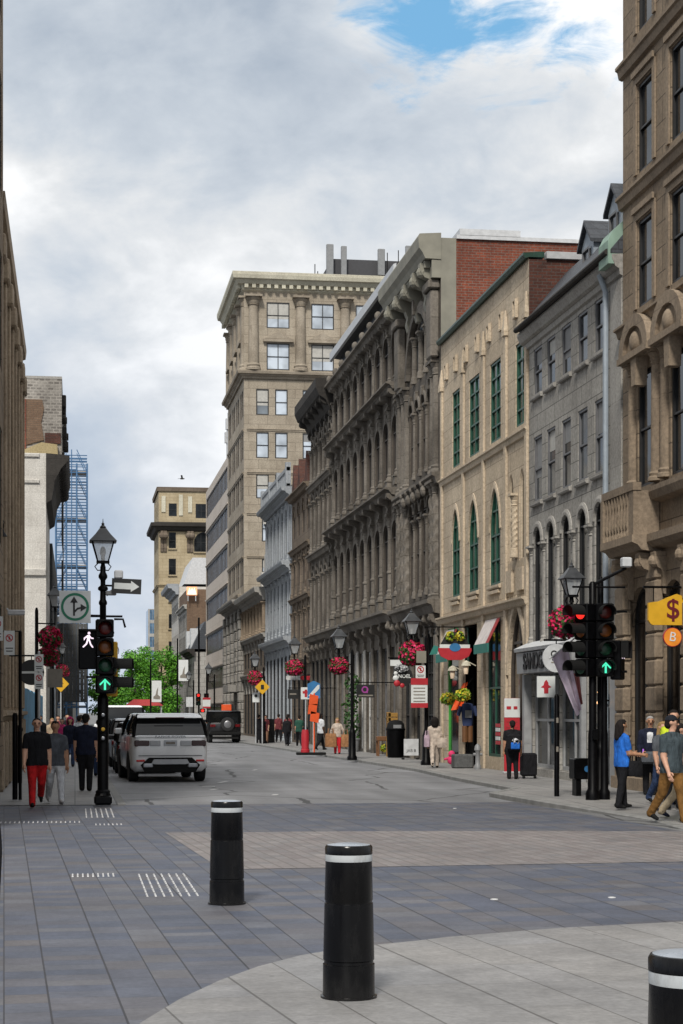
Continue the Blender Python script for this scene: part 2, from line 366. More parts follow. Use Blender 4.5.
# low down the cloud deck goes a slate blue
lowf=nn(nt,'MapRange',{0:sp.outputs[2],1:.05,2:.28,3:.9,4:0.0}).outputs[0]
east=nn(nt,'MapRange',{0:sp.outputs[0],1:.1,2:-.12,3:.2,4:1.0}).outputs[0]
cl=mix(nt,mth(nt,'MULTIPLY',lowf,east),cl,(.36*K,.47*K,.64*K))
d0=(.182,.918,.352)
df=nn(nt,'VectorMath',{0:tc,1:d0},operation='SUBTRACT').outputs[0]
df=nn(nt,'VectorMath',{0:df,1:(1.0,.3,1.75)},operation='MULTIPLY').outputs[0]
dl=nn(nt,'VectorMath',{0:df},operation='LENGTH').outputs['Value']
n3=nn(nt,'TexNoise',{'Vector':nn(nt,'Mapping',{'Vector':tc,'Scale':(1,1,2.6),'Rotation':(0,R(-24),0)}).outputs[0],'Scale':21.0,'Detail':8,'Roughness':.62,'Distortion':.5}).outputs[0]
dl=mth(nt,'ADD',dl,mth(nt,'MULTIPLY_ADD',n3,.34,-.17))
hole=mth(nt,'ADD',dl,mth(nt,'MULTIPLY_ADD',n2,-.3,.15)); hole=mth(nt,'ADD',hole,mth(nt,'MULTIPLY_ADD',n1,-.3,.15))
hf=nn(nt,'MapRange',{0:hole,1:.085,2:-.03,3:0.0,4:1.0},interpolation_type='SMOOTHSTEP').outputs[0]
blue=mix(nt,.65,sky.outputs[0],(.20*K,.52*K,.84*K))
ov=nn(nt,'MapRange',{0:sp.outputs[2],1:.36,2:.9,3:1.0,4:1.15}).outputs[0]   # an overcast sky is brightest overhead
cl=nn(nt,'VectorMath',{0:cl,3:ov},operation='SCALE').outputs[0]
col=mix(nt,hf,cl,blue)
nt.links.new(col,bg.inputs['Color']); bg.inputs['Strength'].default_value=.1
sl=bpy.data.lights.new('sun','SUN'); sl.energy=3.4; sl.angle=R(9); sl.color=(1,.95,.87)
so=bpy.data.objects.new('sun',sl); COL.objects.link(so); so.rotation_euler=(R(90)-SUN_EL,0,R(-19))
so.location=(-20,-30,60)
# ------------------------------------------------------------ materials
stone('beige',(.56,.465,.345),(.50,.41,.30),(.32,.26,.19),.95,.48,.32,(.16,.12,.085))
stone('beige_trim',(.56,.465,.35),(.53,.44,.325),(.48,.39,.28),2.5,1.5,.3,(.15,.115,.08))
stone('tan',(.285,.22,.155),(.24,.185,.13),(.08,.062,.045),1.1,.5,.4,(.09,.065,.045))
stone('tan_trim',(.30,.235,.17),(.27,.21,.15),(.22,.17,.12),2.6,1.6,.45,(.08,.06,.045))
stone('tan_light',(.42,.335,.245),(.38,.305,.22),(.3,.24,.17),2.6,1.6,.45,(.1,.075,.055))
stone('grey_stone',(.38,.365,.335),(.32,.305,.28),(.13,.125,.115),.8,.42,.35,(.075,.068,.06))
stone('grey_trim',(.38,.365,.335),(.35,.335,.31),(.3,.285,.26),2.4,1.4,.35,(.08,.07,.06))
stone('dark_stone',(.14,.121,.1),(.11,.095,.078),(.08,.068,.055),1.0,.5,.55,(.028,.023,.019))
stone('dark_trim',(.205,.182,.155),(.165,.147,.125),(.11,.098,.08),1.7,.9,.6,(.03,.025,.02))
stone('soot_trim',(.05,.045,.04),(.04,.036,.032),(.03,.027,.024),1.7,.9,.5,(.015,.013,.012))
stone('warm_stone',(.19,.152,.115),(.155,.122,.092),(.09,.07,.055),.9,.4,.4,(.05,.038,.03))
stone('tower_stone',(.42,.365,.29),(.35,.305,.24),(.17,.145,.115),1.3,.62,.45,(.13,.1,.07))
stone('tower_trim',(.37,.32,.255),(.33,.285,.225),(.27,.23,.18),2.5,1.5,.55,(.11,.085,.06))
stone('tower_base',(.3,.285,.26),(.26,.245,.225),(.12,.115,.105),1.4,.62,.3,(.1,.095,.085),msize=.03)
stone('cream_trim',(.58,.55,.44),(.55,.52,.42),(.5,.46,.36),3,2,.35,(.2,.18,.13))
stone('pale_paint',(.33,.35,.37),(.3,.32,.34),(.27,.29,.31),3,2,.35,(.19,.2,.21))
stone('panel',(.55,.49,.43),(.52,.46,.4),(.4,.36,.31),2.4,3.0,.2,(.3,.26,.22))
stone('ochre',(.45,.375,.25),(.4,.33,.215),(.28,.225,.145),.9,.4,.35,(.17,.12,.06))
stone('red_brick',(.26,.068,.035),(.17,.05,.03),(.2,.15,.125),.24,.085,.5,(.05,.02,.016),msize=.01,streak=.7)
stone('dark_brick',(.13,.045,.03),(.075,.03,.022),(.1,.08,.07),.24,.085,.45,(.022,.014,.012),msize=.01)
stone('white_wash',(.6,.575,.53),(.56,.535,.49),(.5,.475,.435),1.5,.9,.4,(.27,.245,.215))
stone('rubble',(.36,.335,.3),(.17,.155,.14),(.4,.37,.33),.33,.17,.5,(.09,.08,.07),msize=.03)
stone('brown_brick',(.2,.13,.085),(.16,.1,.065),(.13,.1,.075),.4,.12,.3,(.06,.04,.03))
stone('yellow_plaster',(.42,.34,.19),(.39,.31,.17),(.35,.27,.15),2,2,.35,(.2,.15,.07))
stone('grey_concrete',(.115,.118,.118),(.095,.097,.097),(.07,.07,.07),1.6,1.2,.4,(.05,.05,.05))
stone('slate',(.06,.065,.075),(.045,.05,.058),(.03,.03,.035),.3,.2,.2,(.09,.095,.1),rough=.55)
plain('roofing',(.06,.06,.065),.9); plain('copper_green',(.21,.31,.25),.7,var=.2,scale=3)
plain('sage_trim',(.215,.205,.165),.75,var=.18,scale=2); plain('dark_green',(.012,.045,.03),.45); plain('white_trim',(.62,.62,.62),.6)
plain('black_paint',(.0025,.0025,.003),.38,var=.3,scale=9,spec=.12); plain('black_matte',(.008,.008,.008),.8,spec=.2)
plain('window_black',(.012,.012,.013),.5); plain('window_brown',(.05,.04,.032),.6); plain('window_grey',(.12,.12,.125),.55); plain('window_white',(.5,.5,.49),.5)
plain('green_frame',(.012,.07,.045),.45); plain('shop_green',(.05,.32,.05),.5); plain('blind_pale',(.4,.39,.36),.7); plain('blind_grey',(.2,.2,.2),.7); plain('fascia_grey',(.27,.275,.28),.5); plain('steel',(.33,.34,.36),.4,.7); plain('grey_paint',(.2,.205,.21),.5); plain('pale_grey',(.5,.51,.52),.55)
plain('drain_blue',(.26,.30,.34),.5); plain('galv',(.45,.46,.47),.5,.3)
glass('glass_dark'); glass('glass_shop',(.02,.022,.022),.05); glass('glass_mid',(.045,.05,.055),.08); glass('glass_green',(.006,.03,.02),.1,.5)
glass('glass_sky',(.42,.47,.53),.1,.9,.3); glass('glass_grey',(.15,.17,.19),.08,.8,.4); glass('glass_brown',(.03,.024,.02),.12,.4)  # glass_sky has the bright sky reflection put into its base colour
glass('glass_blue',(.07,.13,.2),.1,.8,.4)
paving('slab_dark',[(.074,.087,.12),(.09,.1,.128),(.112,.111,.124),(.083,.094,.124),(.122,.128,.146),(.106,.102,.108),(.08,.092,.126)],R(-2.2),.31,.2,.42,.006,(.018,.018,.022))
paving('slab_light',[(.225,.222,.216),(.25,.247,.242),(.205,.204,.202),(.24,.235,.226),(.232,.233,.234)],R(-7),.46,.5,1.1,.007,(.07,.066,.062))
paving('cobble_pink',[(.2,.182,.176),(.225,.203,.195),(.18,.172,.172),(.24,.222,.215),(.19,.168,.165)],R(-4),.17,.22,.34,.012,(.12,.105,.095),warp=.05)
paving('walk_slab',[(.25,.248,.242),(.28,.275,.265),(.235,.232,.228),(.265,.26,.25)],R(0),.9,.9,1.6,.012,(.07,.07,.07))
asphalt('asphalt',(.2,.202,.21)); asphalt('concrete_ground',(.14,.14,.14),.85); plain('kerb_stone',(.2,.198,.19),.8,var=.2,scale=4)
plain('road_white',(.42,.42,.42),.7,var=.25)
# ------------------------------------------------------------ ground
def sheet(name,pts,z,mat):
    m=MB(); m.poly([(x,y,z) for x,y in pts]); return struct(m.build(name,mat))
sheet('ground',[(-1500,-600),(1500,-600),(1500,3000),(-1500,3000)],-.004,'concrete_ground')
sheet('plaza_paving',[(-24,-14),(30,-14),(30,24.6),(8.55,24.6),(8.3,31.5),(8.2,33.1),(.93,33.1),(-24,33.1)],.002,'slab_dark')
sheet('road',[(.93,33.1),(8.2,33.1),(8.2,35.2),(9.2,37.3),(9.3,44),(9.6,50),(9.3,69),(8.95,94),(8.9,152),(.6,152),(.8,60)],.002,'asphalt')
sheet('cross_road',[(-40,152),(60,152),(60,176),(-40,176)],.002,'asphalt')
sheet('crossing_band',[(1.25,25.4),(1.56,19.35),(4.5,19.5),(6.8,19.6),(30,20.6),(30,26),(8.7,24.6),(5,25.2)],.006,'cobble_pink')
c=[(.35,9.86),(.61,10.65),(.9,11.35),(1.21,11.95),(1.56,12.45),(1.86,12.74),(2.17,12.93),(2.52,13.12),(2.77,13.3),(3.75,13.72),(4.87,14.0),(7,14.25),(10,14.3),(20,14.0),(30,13.5),(30,-14),(.6,-14),(.2,-5),(.05,3),(.12,7)]
sheet('light_paving',c,.006,'slab_light')
m=MB()
def edge_walk(name,st,xw,mat):
    m=MB(); L=[m.p(x,y,z) for y,x,z in st]; Q=[m.p(xw,y,z) for y,x,z in st]
    for i in range(len(st)-1): m.face(L[i],Q[i],Q[i+1],L[i+1])
    return struct(m.build(name,mat))
RS=[(20.6,30,.008),(20.7,8.9,.008),(25,8.9,.008),(27.3,9.13,.012),(31.7,8.5,.09),(35.2,8.38,.09),(37.3,9.38,.09),(44,9.48,.09),(50,9.78,.09),(69,9.48,.09),(94,9.13,.09),(152,9.05,.09)]
edge_walk('pavement_right',RS[1:],15,'walk_slab')
def kerb(name,pts,w):
    """kerb stone: (x,y,top) along its road edge, w wide"""
    m=MB(); m.loft([[(x,y,-.01),(x,y,z-.012),(x+.02*(1 if w>0 else -1),y,z+.004),(x+w,y,z+.004),(x+w,y,-.01)] for x,y,z in pts]); return struct(m.build(name,'kerb_stone'))
kerb('kerb_right',[(8.7,25,.012),(8.95,27.3,.014),(8.32,31.7,.09),(8.2,35.2,.09),(9.2,37.3,.09),(9.3,44,.09),(9.6,50,.09),(9.3,69,.09),(8.95,94,.09),(8.9,151.9,.09)],.18)
m=MB(); L=[(.93,33.1),(.8,60),(.6,151.9)]
for (x,y),(X,Y) in zip(L,L[1:]): m.poly([(x-.16,y,.012),(X-.16,Y,.012),(-1.6,Y,.012),(-1.6,y,.012)])
struct(m.build('pavement_left','walk_slab'))
kerb('kerb_left',[(.93,33.0,.016),(.8,60,.03),(.6,151.9,.03)],-.16)
m=MB()
for x,y,w,l,a in [(3.4,43,.12,1.1,.3),(2.9,39,.1,.7,.2),(4.0,36.4,.12,.5,.1),(3.0,40.8,.3,.25,0),(5.1,52,.1,.9,.2)]:
    m.poly([(x-w/2,y,.008),(x+w/2,y,.008),(x+w/2+a,y+l,.008),(x-w/2+a,y+l,.008)])
struct(m.build('road_paint','road_white'))
# tactile strips and small lights let into the paving
def tactile(label,x0,y0,x1,y1,nx,ny,w,lab_group='tactile strips in the paving',sk=0):
    m=MB()
    for i in range(nx):
        for j in range(ny):
            cx=x0+(x1-x0)*(i+.5)/nx; a=y0+(y1-y0)*j/ny; b=a+(y1-y0)/ny*.72
            m.loft([[(cx-w/2,a,.004),(cx+w/2,a,.004),(cx+w/2,b,.004),(cx-w/2,b,.004)],[(cx-w*.3,a+.02,.014),(cx+w*.3,a+.02,.014),(cx+w*.3,b-.02,.014),(cx-w*.3,b-.02,.014)]])
    return tag(m.build('tactile_strip','road_white'),label,'tactile strip',lab_group)
tactile('square grid of white tactile bars in the dark paving left of the farther bollard',.62,16.6,1.16,19.0,7,6,.019)
tactile('white tactile bars in the paving just in front of the left lamp post base',.14,29.2,.66,32.0,6,4,.026)
tactile('short row of white tactile dashes left of the square grid of bars',-.05,18.7,.42,19.15,9,1,.02)
tactile('long row of white tactile dashes in front of the man in red trousers',-1.3,27.9,.1,28.3,20,1,.022)
tactile('row of white tactile dashes right of the long dashed row, before the lamp post',.28,27.2,.72,27.6,7,1,.022)
for x,y,l in [(3.75,15.9,'small white paving light between the near bollard and the right edge'),(4.85,15.9,'small white paving light at the far right of the dark slabs'),(2.9,34.0,'small white paving light at the asphalt edge behind the farther bollard'),(6.6,31,'small white paving light in the slabs near the right kerb')]:
    m=MB(); m.lathe([(.036,.003),(.036,.009),(.02,.012)],n=12); o=m.build('paving_light','window_white',None,False,(x,y,0)); tag(o,l,'paving light','small lights let into the paving')
# ------------------------------------------------------------ buildings, right side of the street
XR=11.6
def rbuild(name,label,y0,y1,cat='building',X=XR):
    ref=(X,(y0+y1)/2,0); t=thing(name,label,cat,ref)
    return t,Frame((X,0,0),(0,1,0),(-1,0,0),ref)
def lbuild(name,label,y0,y1,X=-1.5,cat='building'):
    ref=(X,(y0+y1)/2,0); t=thing(name,label,cat,ref)
    return t,Frame((X,0,0),(0,1,0),(1,0,0),ref)
def moulding(t,f,prof,u0,u1,mat,name='string_course'):
    m=MB(f); m.extr(prof,u0,u1); return m.build(name,mat,t)
def fboxes(t,f,boxes,mat,name):
    if len(boxes)>1 and name in ('shop_pilaster','stall_riser','chimney','plaque','blind_panel','balustrade_post','dormer','brick_patch'):
        for b in boxes: fboxes(t,f,[b],mat,name)
        return
    m=MB(f)
    for b in boxes: m.box(*b)
    return m.build(name,mat,t)
def course(z,d=.12,h=.22): return [(0,z-h),(d*.5,z-h*.9),(d*.7,z-h*.4),(d,z-h*.3),(d,z-.03),(0,z)]
rb2=random.Random(4)
def blind(wo,fr,w,rg,pr=.5):
    if rg.random()>pr: return
    W=w[1]-w[0]-.14; h=(w[3]-w[2])*rg.choice((.3,.42,.6)); fz=Frame((0,0,0),fr.U,fr.N,(0,0,0)); H=w[3]-w[2]
    m=MB(fz); m.poly([(-W/2,.006,H-.06-h),(W/2,.006,H-.06-h),(W/2,.006,H-.06),(-W/2,.006,H-.06)]); m.build('blind',rg.choice(('blind_pale','blind_grey')),wo)
# --- corner building, tan stone
t,f=rbuild('corner_building','tall tan stone corner building with arched hoods and a balcony at right edge',24,37.22)
wm=MB(f); W1=[(35.2-2.1*i,36.2-2.1*i) for i in range(5)]
def row(ws,za,zb,k='r'): return [(a,b,za,zb,k) for a,b in ws]
rows=[(4.95,9.9,row(W1,6.35,8.75)),(9.9,12.55,row(W1,10.1,11.9)),(12.55,15.5,row(W1,12.9,14.75)),(15.5,18.6,row(W1,15.85,17.9)),(18.6,22,row(W1,18.95,21))]
G1=[(35.35-2.1*i,36.75-2.1*i) for i in range(6)]
storey(wm,24,37.22,0,4.95,row(G1,.25,4.3,'a'),.7)
for z0,z1,ws in rows: storey(wm,24,37.22,z0,z1,ws,.34)
wm.build('wall','tan',t)
for w in row(G1,.25,4.3,'a'): window(t,f,w,.7,'window_black','glass_brown',(1,1),.08)
for z0,z1,ws in rows:
    for w in ws:
        window(t,f,w,.34,'window_black','glass_dark',(0,1),.06); 
        if z0>5: 
            m=MB(f); a,b,za,zb,_=w
            for q in ((a-.2,a-.03,.002,.04,za,zb+.18),(b+.03,b+.2,.002,.04,za,zb+.18),(a-.2,b+.2,.042,.09,zb+.18,zb+.3),(a-.03,b+.03,.002,.04,zb+.03,zb+.18)): m.box(*q)
            m.build('window_surround','tan_trim',t)
for z in (12.7,15.5,18.6): moulding(t,f,course(z,.16,.3),23.9,37.28,'tan_trim')
moulding(t,f,course(9.9,.2,.25),23.9,37.28,'tan_trim')
for i,(a,b) in enumerate(W1):          # hooded tall windows over the balcony
    c=(a+b)/2
    for u in (a-.26,b+.26): column(t,f,u,6.35,9.0,'tan_trim',.13,.0,'pilaster',cap=.3,base=.2)
    m=MB(f); pts=[(c+.95*math.cos(PI*k/12),9.12+.75*math.sin(PI*k/12)) for k in range(13)]; inn=[(c+.66*math.cos(PI*k/12),9.12+.5*math.sin(PI*k/12)) for k in range(13)]
    m.loft([[(x,.02,z),(x,.28,z),(X,.28,Z),(X,.02,Z)] for (x,z),(X,Z) in zip(pts,inn)]); m.box(c-.98,c+.98,.004,.31,8.98,9.11)
    m.prism([(c-.12,8.4),(c+.12,8.4),(c+.18,9.0),(c-.18,9.0)],.004,.26)
    m.build('arched_hood','tan_trim',t)
    m=MB(f); m.prism([(c+.7*math.cos(PI*k/12),9.12+.55*math.sin(PI*k/12)) for k in range(13)],.004,.2); m.build('tympanum','tan_trim',t)
    m=MB(f); m.sphere((c,.2,9.3),.26,10,8,(1,.5,.9)); m.build('carved_boss','tan_trim',t,True)
# balcony
m=MB(f); m.extr([(0,4.9),(.4,4.95),(.48,5.05),(.6,5.1),(.6,5.25),(0,5.25)],34.7,36.9); m.extr([(0,4.95),(.2,5.0),(.3,5.1),(.3,5.25),(0,5.252)],23.9,34.69); m.build('balcony_slab','tan_trim',t)
fboxes(t,f,[(34.72,36.88,.4,.58,6.14,6.3)],'tan_trim','balcony_rail')
fboxes(t,f,[(36.72,36.88,.02,.6,5.252,6.138)],'tan_trim','balcony_end')
def bal():
    m=MB(); m.lathe([(.055,0),(.055,.08),(.03,.14),(.075,.34),(.03,.62),(.055,.72),(.055,.886)],n=8); return m
fboxes(t,f,[(34.74,35.05,.36,.56,5.252,6.138)],'tan_trim','balcony_post'); fboxes(t,f,[(34.74,34.9,.02,.36,5.252,6.138)],'tan_trim','balcony_end'); moulding(t,f,[(0,5.9),(.2,5.95),(.26,6.1),(.26,6.2),(0,6.22)],23.9,34.7,'tan_trim')
for i in range(8):
    u=36.6-.2*i
    if u>35.1: shared('baluster1',bal,'baluster','tan_trim',t,f(u,.52,5.252),True)
for u in (36.6,35.0,34.5,32.9,32.4,30.8,30.3): bracket(t,f,u,4.89,'tan_trim',.85,.4 if u>34.6 else .24,.26,'console')
# rusticated piers
for i in range(7):
    u=37.0-2.1*i; m=MB(f); m.box(u-.38,u+.16,.002,.15,.1,4.88)
    for k in range(9): m.bbox(u-.42,u+.2,.01,.2,.12+k*.53,.12+k*.53+.5,.03)
    m.build('rusticated_pier','tan_trim',t)
fboxes(t,f,[(23.9,37.26,.004,.26,0,.34)],'tan_trim','plinth')
body(t,f,24,37.22,11,22,'tan','roofing')
# --- grey stone building with slate roof
t,f=rbuild('stone_building','grey stone building with slate roof, dormers and arched first floor over a shop',37.24,45.28)
wm=MB(f); cs=[44.38,43.11,41.72,40.31,38.95]; w_=.4
R3=[(c-w_,c+w_,9.75,11.05-.1,'r') for c in cs]; R2=[(c-w_,c+w_,7.05,8.7,'r') for c in cs]; R1=[(c-w_,c+w_,3.45,6.4,'a') for c in cs]
storey(wm,37.24,45.27,0,3.2,[(37.9,39.95,.1,2.7,'r'),(40.2,42.3,.3,2.7,'r'),(42.5,44.9,.3,2.7,'r')],.5)
storey(wm,37.24,45.27,3.2,6.75,R1,.36); storey(wm,37.24,45.27,6.75,9.3,R2); storey(wm,37.24,45.27,9.3,11.5,R3)
wm.build('wall','grey_stone',t)
for w in R3+R2: window(t,f,w,.28,'window_grey','glass_mid' if random.random()<.45 else 'glass_dark',(0,1),.06); blind(LAST[0],f,w,rb2,.55); sill(t,f,w,'grey_trim')
for w in R1: window(t,f,w,.36,'window_black','glass_dark',(0,1),.05); archmould(t,f,w,'grey_trim',.14,.1,keystone=False)
for c in [45.0]+[(a+b)/2 for a,b in zip(cs,cs[1:])]+[38.3]: column(t,f,c,3.45,5.95,'grey_trim',.11,-.05,'pilaster',cap=.26,base=.18)
for w in ((37.9,39.95,.1,2.7,'r'),(40.2,42.3,.3,2.7,'r'),(42.5,44.9,.3,2.7,'r')): window(t,f,w,.5,'window_black' if w[0]<38 else 'fascia_grey','glass_shop',(1,1),.09,'shop_window')
m=MB(f); m.extr([(0,2.68),(.34,2.68),(.36,3.2),(0,3.2)],40.0,45.2); m.build('shop_fascia','fascia_grey',t)
m=MB(f); m.extr([(0,3.21),(.4,3.23),(.42,3.31),(0,3.5)],39.9,45.25); m.build('shop_canopy','pale_grey',t)
fboxes(t,f,[(45.0,45.2,.004,.2,.02,2.66),(42.33,42.46,.004,.1,.02,2.66),(40.0,40.16,.004,.12,.02,2.66),(37.3,37.8,.004,.12,.02,2.9)],'fascia_grey','shop_pilaster')
fboxes(t,f,[(42.5,44.9,.004,.12,.02,.28),(40.1,42.2,.004,.12,.02,.28)],'grey_trim','stall_riser')
o=text('SANDGAN',.56,'black_paint',t,f(43.1,.365,2.95),'lettering',(R(90),0,R(-90)),.012,.012)
fboxes(t,f,[(37.26,38.05,.002,.03,3.3,11.0)],'grey_trim','quoin_strip')
m=MB(f); m.tube([(38.2,.09,.2),(38.2,.09,10.9),(38.3,.2,11.3)],.065,8); m.build('drainpipe','drain_blue',t,True)
moulding(t,f,[(0,11.05),(.06,11.08),(.08,11.2),(.16,11.25),(.24,11.42),(.24,11.5),(0,11.52)],37.24,45.6,'grey_trim','cornice')
m=MB(f); m.loft([[(u,.27,11.525),(u,.27,11.6),(u,-1.0,13.1),(u,-4.5,13.6),(u,-8,13.4),(u,-8,11.525)] for u in (37.24,45.4)]); m.build('roof','slate',t)
m=MB(f); m.tube([(37.3,.32,11.56),(45.4,.32,11.56)],.07,8); m.build('gutter','soot_trim',t,True)
m=MB(f); m.loft([[(u,-1.05,11.3),(u,.32,11.3),(u,.32,11.8),(u,.22,12.0),(u,-1.05,13.2)] for u in (37.25,37.95)]); m.build('copper_parapet','copper_green',t)
for c,dz_ in ((41.8,-.45),(39.6,-.2)):
    m=MB(f); m.loft([[(c-.5,d,12.2),(c+.5,d,12.2),(c+.5,d,13.35),(c,d,13.8),(c-.5,d,13.35)] for d in (-.55,-3)]); m.v=[v+Vector((0,0,dz_)) for v in m.v]; dm=m.build('dormer','drain_blue',t)
    m=MB(f); m.loft([[(c-.6,d,13.27),(c,d,13.83),(c+.6,d,13.27),(c+.6,d,13.36),(c,d,13.93),(c-.6,d,13.36)] for d in (-.45,-3.05)]); m.v=[v+Vector((0,0,dz_)) for v in m.v]; m.build('dormer_roof','slate',dm)
    w=(c-.3,c+.3,12.45,13.25,'r'); wo=window(dm,f,w,.55,'window_grey','glass_mid',(0,1),.05); wo.location=f(c,-.545,12.45+dz_)
fboxes(t,f,[(37.3,38.4,-3.2,-2.4,13.2,14.6)],'white_wash','chimney')
body(t,f,37.24,45.27,9,11.5,'grey_stone','roofing')
# --- beige building with green gothic windows
t,f=rbuild('gothic_shop_building','beige stone building with green pointed windows and green coping above a gift shop',45.28,56.58)
wm=MB(f); U=[(53.75,54.85),(51.05,52.45),(48.4,49.7),(45.5,46.72)]
A=[(53.75,54.85),(51.2,52.45),(48.45,49.7)]
up=[(a,b,9.25,11.6-.05*i,'r') for i,(a,b) in enumerate(U)]
lo=[(a,b,5.25,7.95,'g') for a,b in A]+[(46.95,47.5,5.7,8.1,'g'),(45.75,46.3,5.7,8.1,'g')]
gr=[(53.9,55.5,.1,4.3,'r'),(51.35,53.45,.1,4.3,'r'),(48.4,49.95,.45,4.3,'r'),(45.6,47.5,.1,4.5,'g')]
storey(wm,45.28,56.57,0,4.7,gr,.5); storey(wm,45.28,56.57,4.7,9.0,lo,.3); storey(wm,45.28,56.57,9.0,13.45,up,.34)
wm.build('wall','beige',t)
for w in up: window(t,f,w,.34,'green_frame','glass_green',(1,4),.07); 
for w in lo[:3]: window(t,f,w,.3,'green_frame','glass_green',(1,3),.07); sill(t,f,w,'beige_trim'); archmould(t,f,w,'beige_trim',.1,.08,keystone=False)
for w in lo[3:]: window(t,f,w,.3,'beige_trim','glass_brown',(0,0),.06); 
column(t,f,46.62,5.8,7.5,'beige_trim',.1,.04,'spiral_column',twist=True)
for z,e in ((9.12,.12),(4.72,.2)): moulding(t,f,course(z,e,.26),45.3,56.55,'beige_trim')
for u in (56.3,53.1,50.4,47.7,45.42):
    fboxes(t,f,[(u-.11,u+.11,.002,.07,.05,11.9)],'beige_trim','pilaster')
    m=MB(f); m.loft([[(u-.15,.004,11.9),(u+.15,.004,11.9),(u+.15,.12,11.9),(u-.15,.12,11.9)],[(u-.15,.004,12.05),(u+.15,.004,12.05),(u+.15,.12,12.05),(u-.15,.12,12.05)],[(u-.02,.02,12.6),(u+.02,.02,12.6),(u+.02,.06,12.6),(u-.02,.06,12.6)]]); m.build('pinnacle','beige_trim',t)
for u in (55.6,54.2,52.7,51.2,49.7,48.2,46.6): fboxes(t,f,[(u-.16,u+.16,.002,.09,12.15,12.2),(u-.16,u+.16,.002,.09,12.6,12.65),(u-.16,u-.1,.002,.09,12.2,12.6),(u+.1,u+.16,.002,.09,12.2,12.6),(u-.1,u+.1,.004,.03,12.2,12.6)],'beige_trim','vent')
for w in lo[:3]: fboxes(t,f,[(w[0],w[1],.004,.07,5.0-.0,5.09)],'beige_trim','apron')
fboxes(t,f,[(45.7,46.3,.003,.08,4.9,5.5),(46.9,47.5,.003,.08,4.9,5.5)],'beige_trim','blind_panel')
m=MB(f); m.extr([(0,13.45),(.1,13.42),(.16,13.5),(.16,13.56),(-.4,13.6),(-.4,13.45)],45.25,56.58); m.build('coping','dark_green',t)
fboxes(t,f,[(53.9,55.5,-.48,-.3,.1,4.3)],'black_matte','shop_recess')
for w,mt in ((gr[0],'shop_green'),(gr[2],'green_frame')): window(t,f,w,.28,mt,'glass_shop',(0 if mt=='shop_green' else 1,1),.08,'shop_window')
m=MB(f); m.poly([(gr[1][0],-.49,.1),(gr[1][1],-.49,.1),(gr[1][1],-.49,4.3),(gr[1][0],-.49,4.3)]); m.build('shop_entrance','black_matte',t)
window(t,f,(52.75,53.4,2.9,4.25,'r'),.3,'green_frame','glass_green',(0,1),.06,'transom')
window(t,f,gr[3],.5,'window_brown','glass_brown',(1,1),.1,'arched_door')
archmould(t,f,gr[3],'beige_trim',.16,.12,keystone=False)
body(t,f,45.28,56.57,10,13.4,'dark_brick','roofing')
m=MB(f); m.box(45.2,45.5,-7,-.45,13.42,13.6); m.build('parapet_cap','galv',t)
# --- dark ornate building, arched pavilion
t,f=rbuild('pavilion_building','dark carved stone building with giant arch, scroll cornice and red brick side',56.6,64.1)
wm=MB(f)
P=[(58.15,58.85),(59.15,59.85),(60.15,60.85),(61.15,61.85),(62.05,62.65)]
P=[(58.0,58.75),(59.1,59.85),(60.2,60.95),(61.3,62.05)]
g1=[(57.6,59.2,.2,4.4,'r'),(59.5,61.1,.2,4.4,'r'),(61.4,63.2,.2,4.4,'r')]
s1=[(a,b,5.75,8.9,'a') for a,b in P]; s2=[(a,b,9.85,12.4,'a') for a,b in P]
storey(wm,56.6,64.09,0,5.2,g1,.6); storey(wm,56.6,64.09,5.2,9.4,s1,.4); storey(wm,56.6,64.09,9.4,12.9,s2,.4)
storey(wm,56.6,64.09,12.9,16.95,[(58.1,61.95,13.0,15.2,'a')],.5)
wm.build('wall','dark_stone',t)
for w in g1: window(t,f,w,.6,'window_black','glass_shop',(2,2),.08,'shop_window')
for w in s1+s2: window(t,f,w,.4,'window_brown','glass_dark',(0,2),.05); archmould(t,f,w,'dark_trim',.13,.12)
window(t,f,(58.1,61.95,13.0,15.2,'a'),.5,'dark_trim','glass_grey',(3,1),.14)
archmould(t,f,(58.1,61.95,13.0,15.2,'a'),'dark_trim',.4,.34)
for u in (57.2,57.7,62.35,62.95,63.7):
    column(t,f,u,5.3,9.2,'dark_trim',.17,.0,'spiral_column',twist=True,cap=.45); column(t,f,u,9.45,13.1,'dark_trim',.16,.0,cap=.5)
for u in (58.9,59.97,61.1):
    column(t,f,u,5.6,8.3,'dark_trim',.1,-.03,cap=.35); column(t,f,u,9.7,12.0,'dark_trim',.1,-.03,cap=.4); column(t,f,u,13.0,14.6,'dark_trim',.1,.0,cap=.35)
for u in (57.2,63.1): m=MB(f); m.bbox(u-.4,u+.4,.004,.3,13.12,15.3,.05); m.bbox(u-.5,u+.5,.004,.4,15.3,15.6,.05); m.build('pier','dark_trim',t)
for u in (57.1,58.4,60.05,61.7,63.3): bracket(t,f,u,16.15,'sage_trim',1.25,.62,.36,'scroll_bracket')
m=MB(f); m.box(56.7,64.05,.003,.3,15.98,16.195)
for i in range(26): m.box(56.8+i*.28,56.94+i*.28,.004,.5,15.98,16.2)
m.build('dentils','sage_trim',t)
moulding(t,f,[(0,16.2),(.52,16.22),(.6,16.4),(.72,16.55),(.75,16.9),(.7,17.0),(0,17.05)],56.55,64.3,'sage_trim','cornice')
fboxes(t,f,[(56.58,57.0,.003,.3,15.62,16.19)],'sage_trim','end_block')
moulding(t,f,course(5.35,.45,.5),56.6,64.1,'dark_trim'); moulding(t,f,course(9.42,.3,.4),56.6,64.1,'dark_trim')
for i in range(8): bracket(t,f,56.9+i*.98,4.86,'dark_trim',.7,.34,.22)
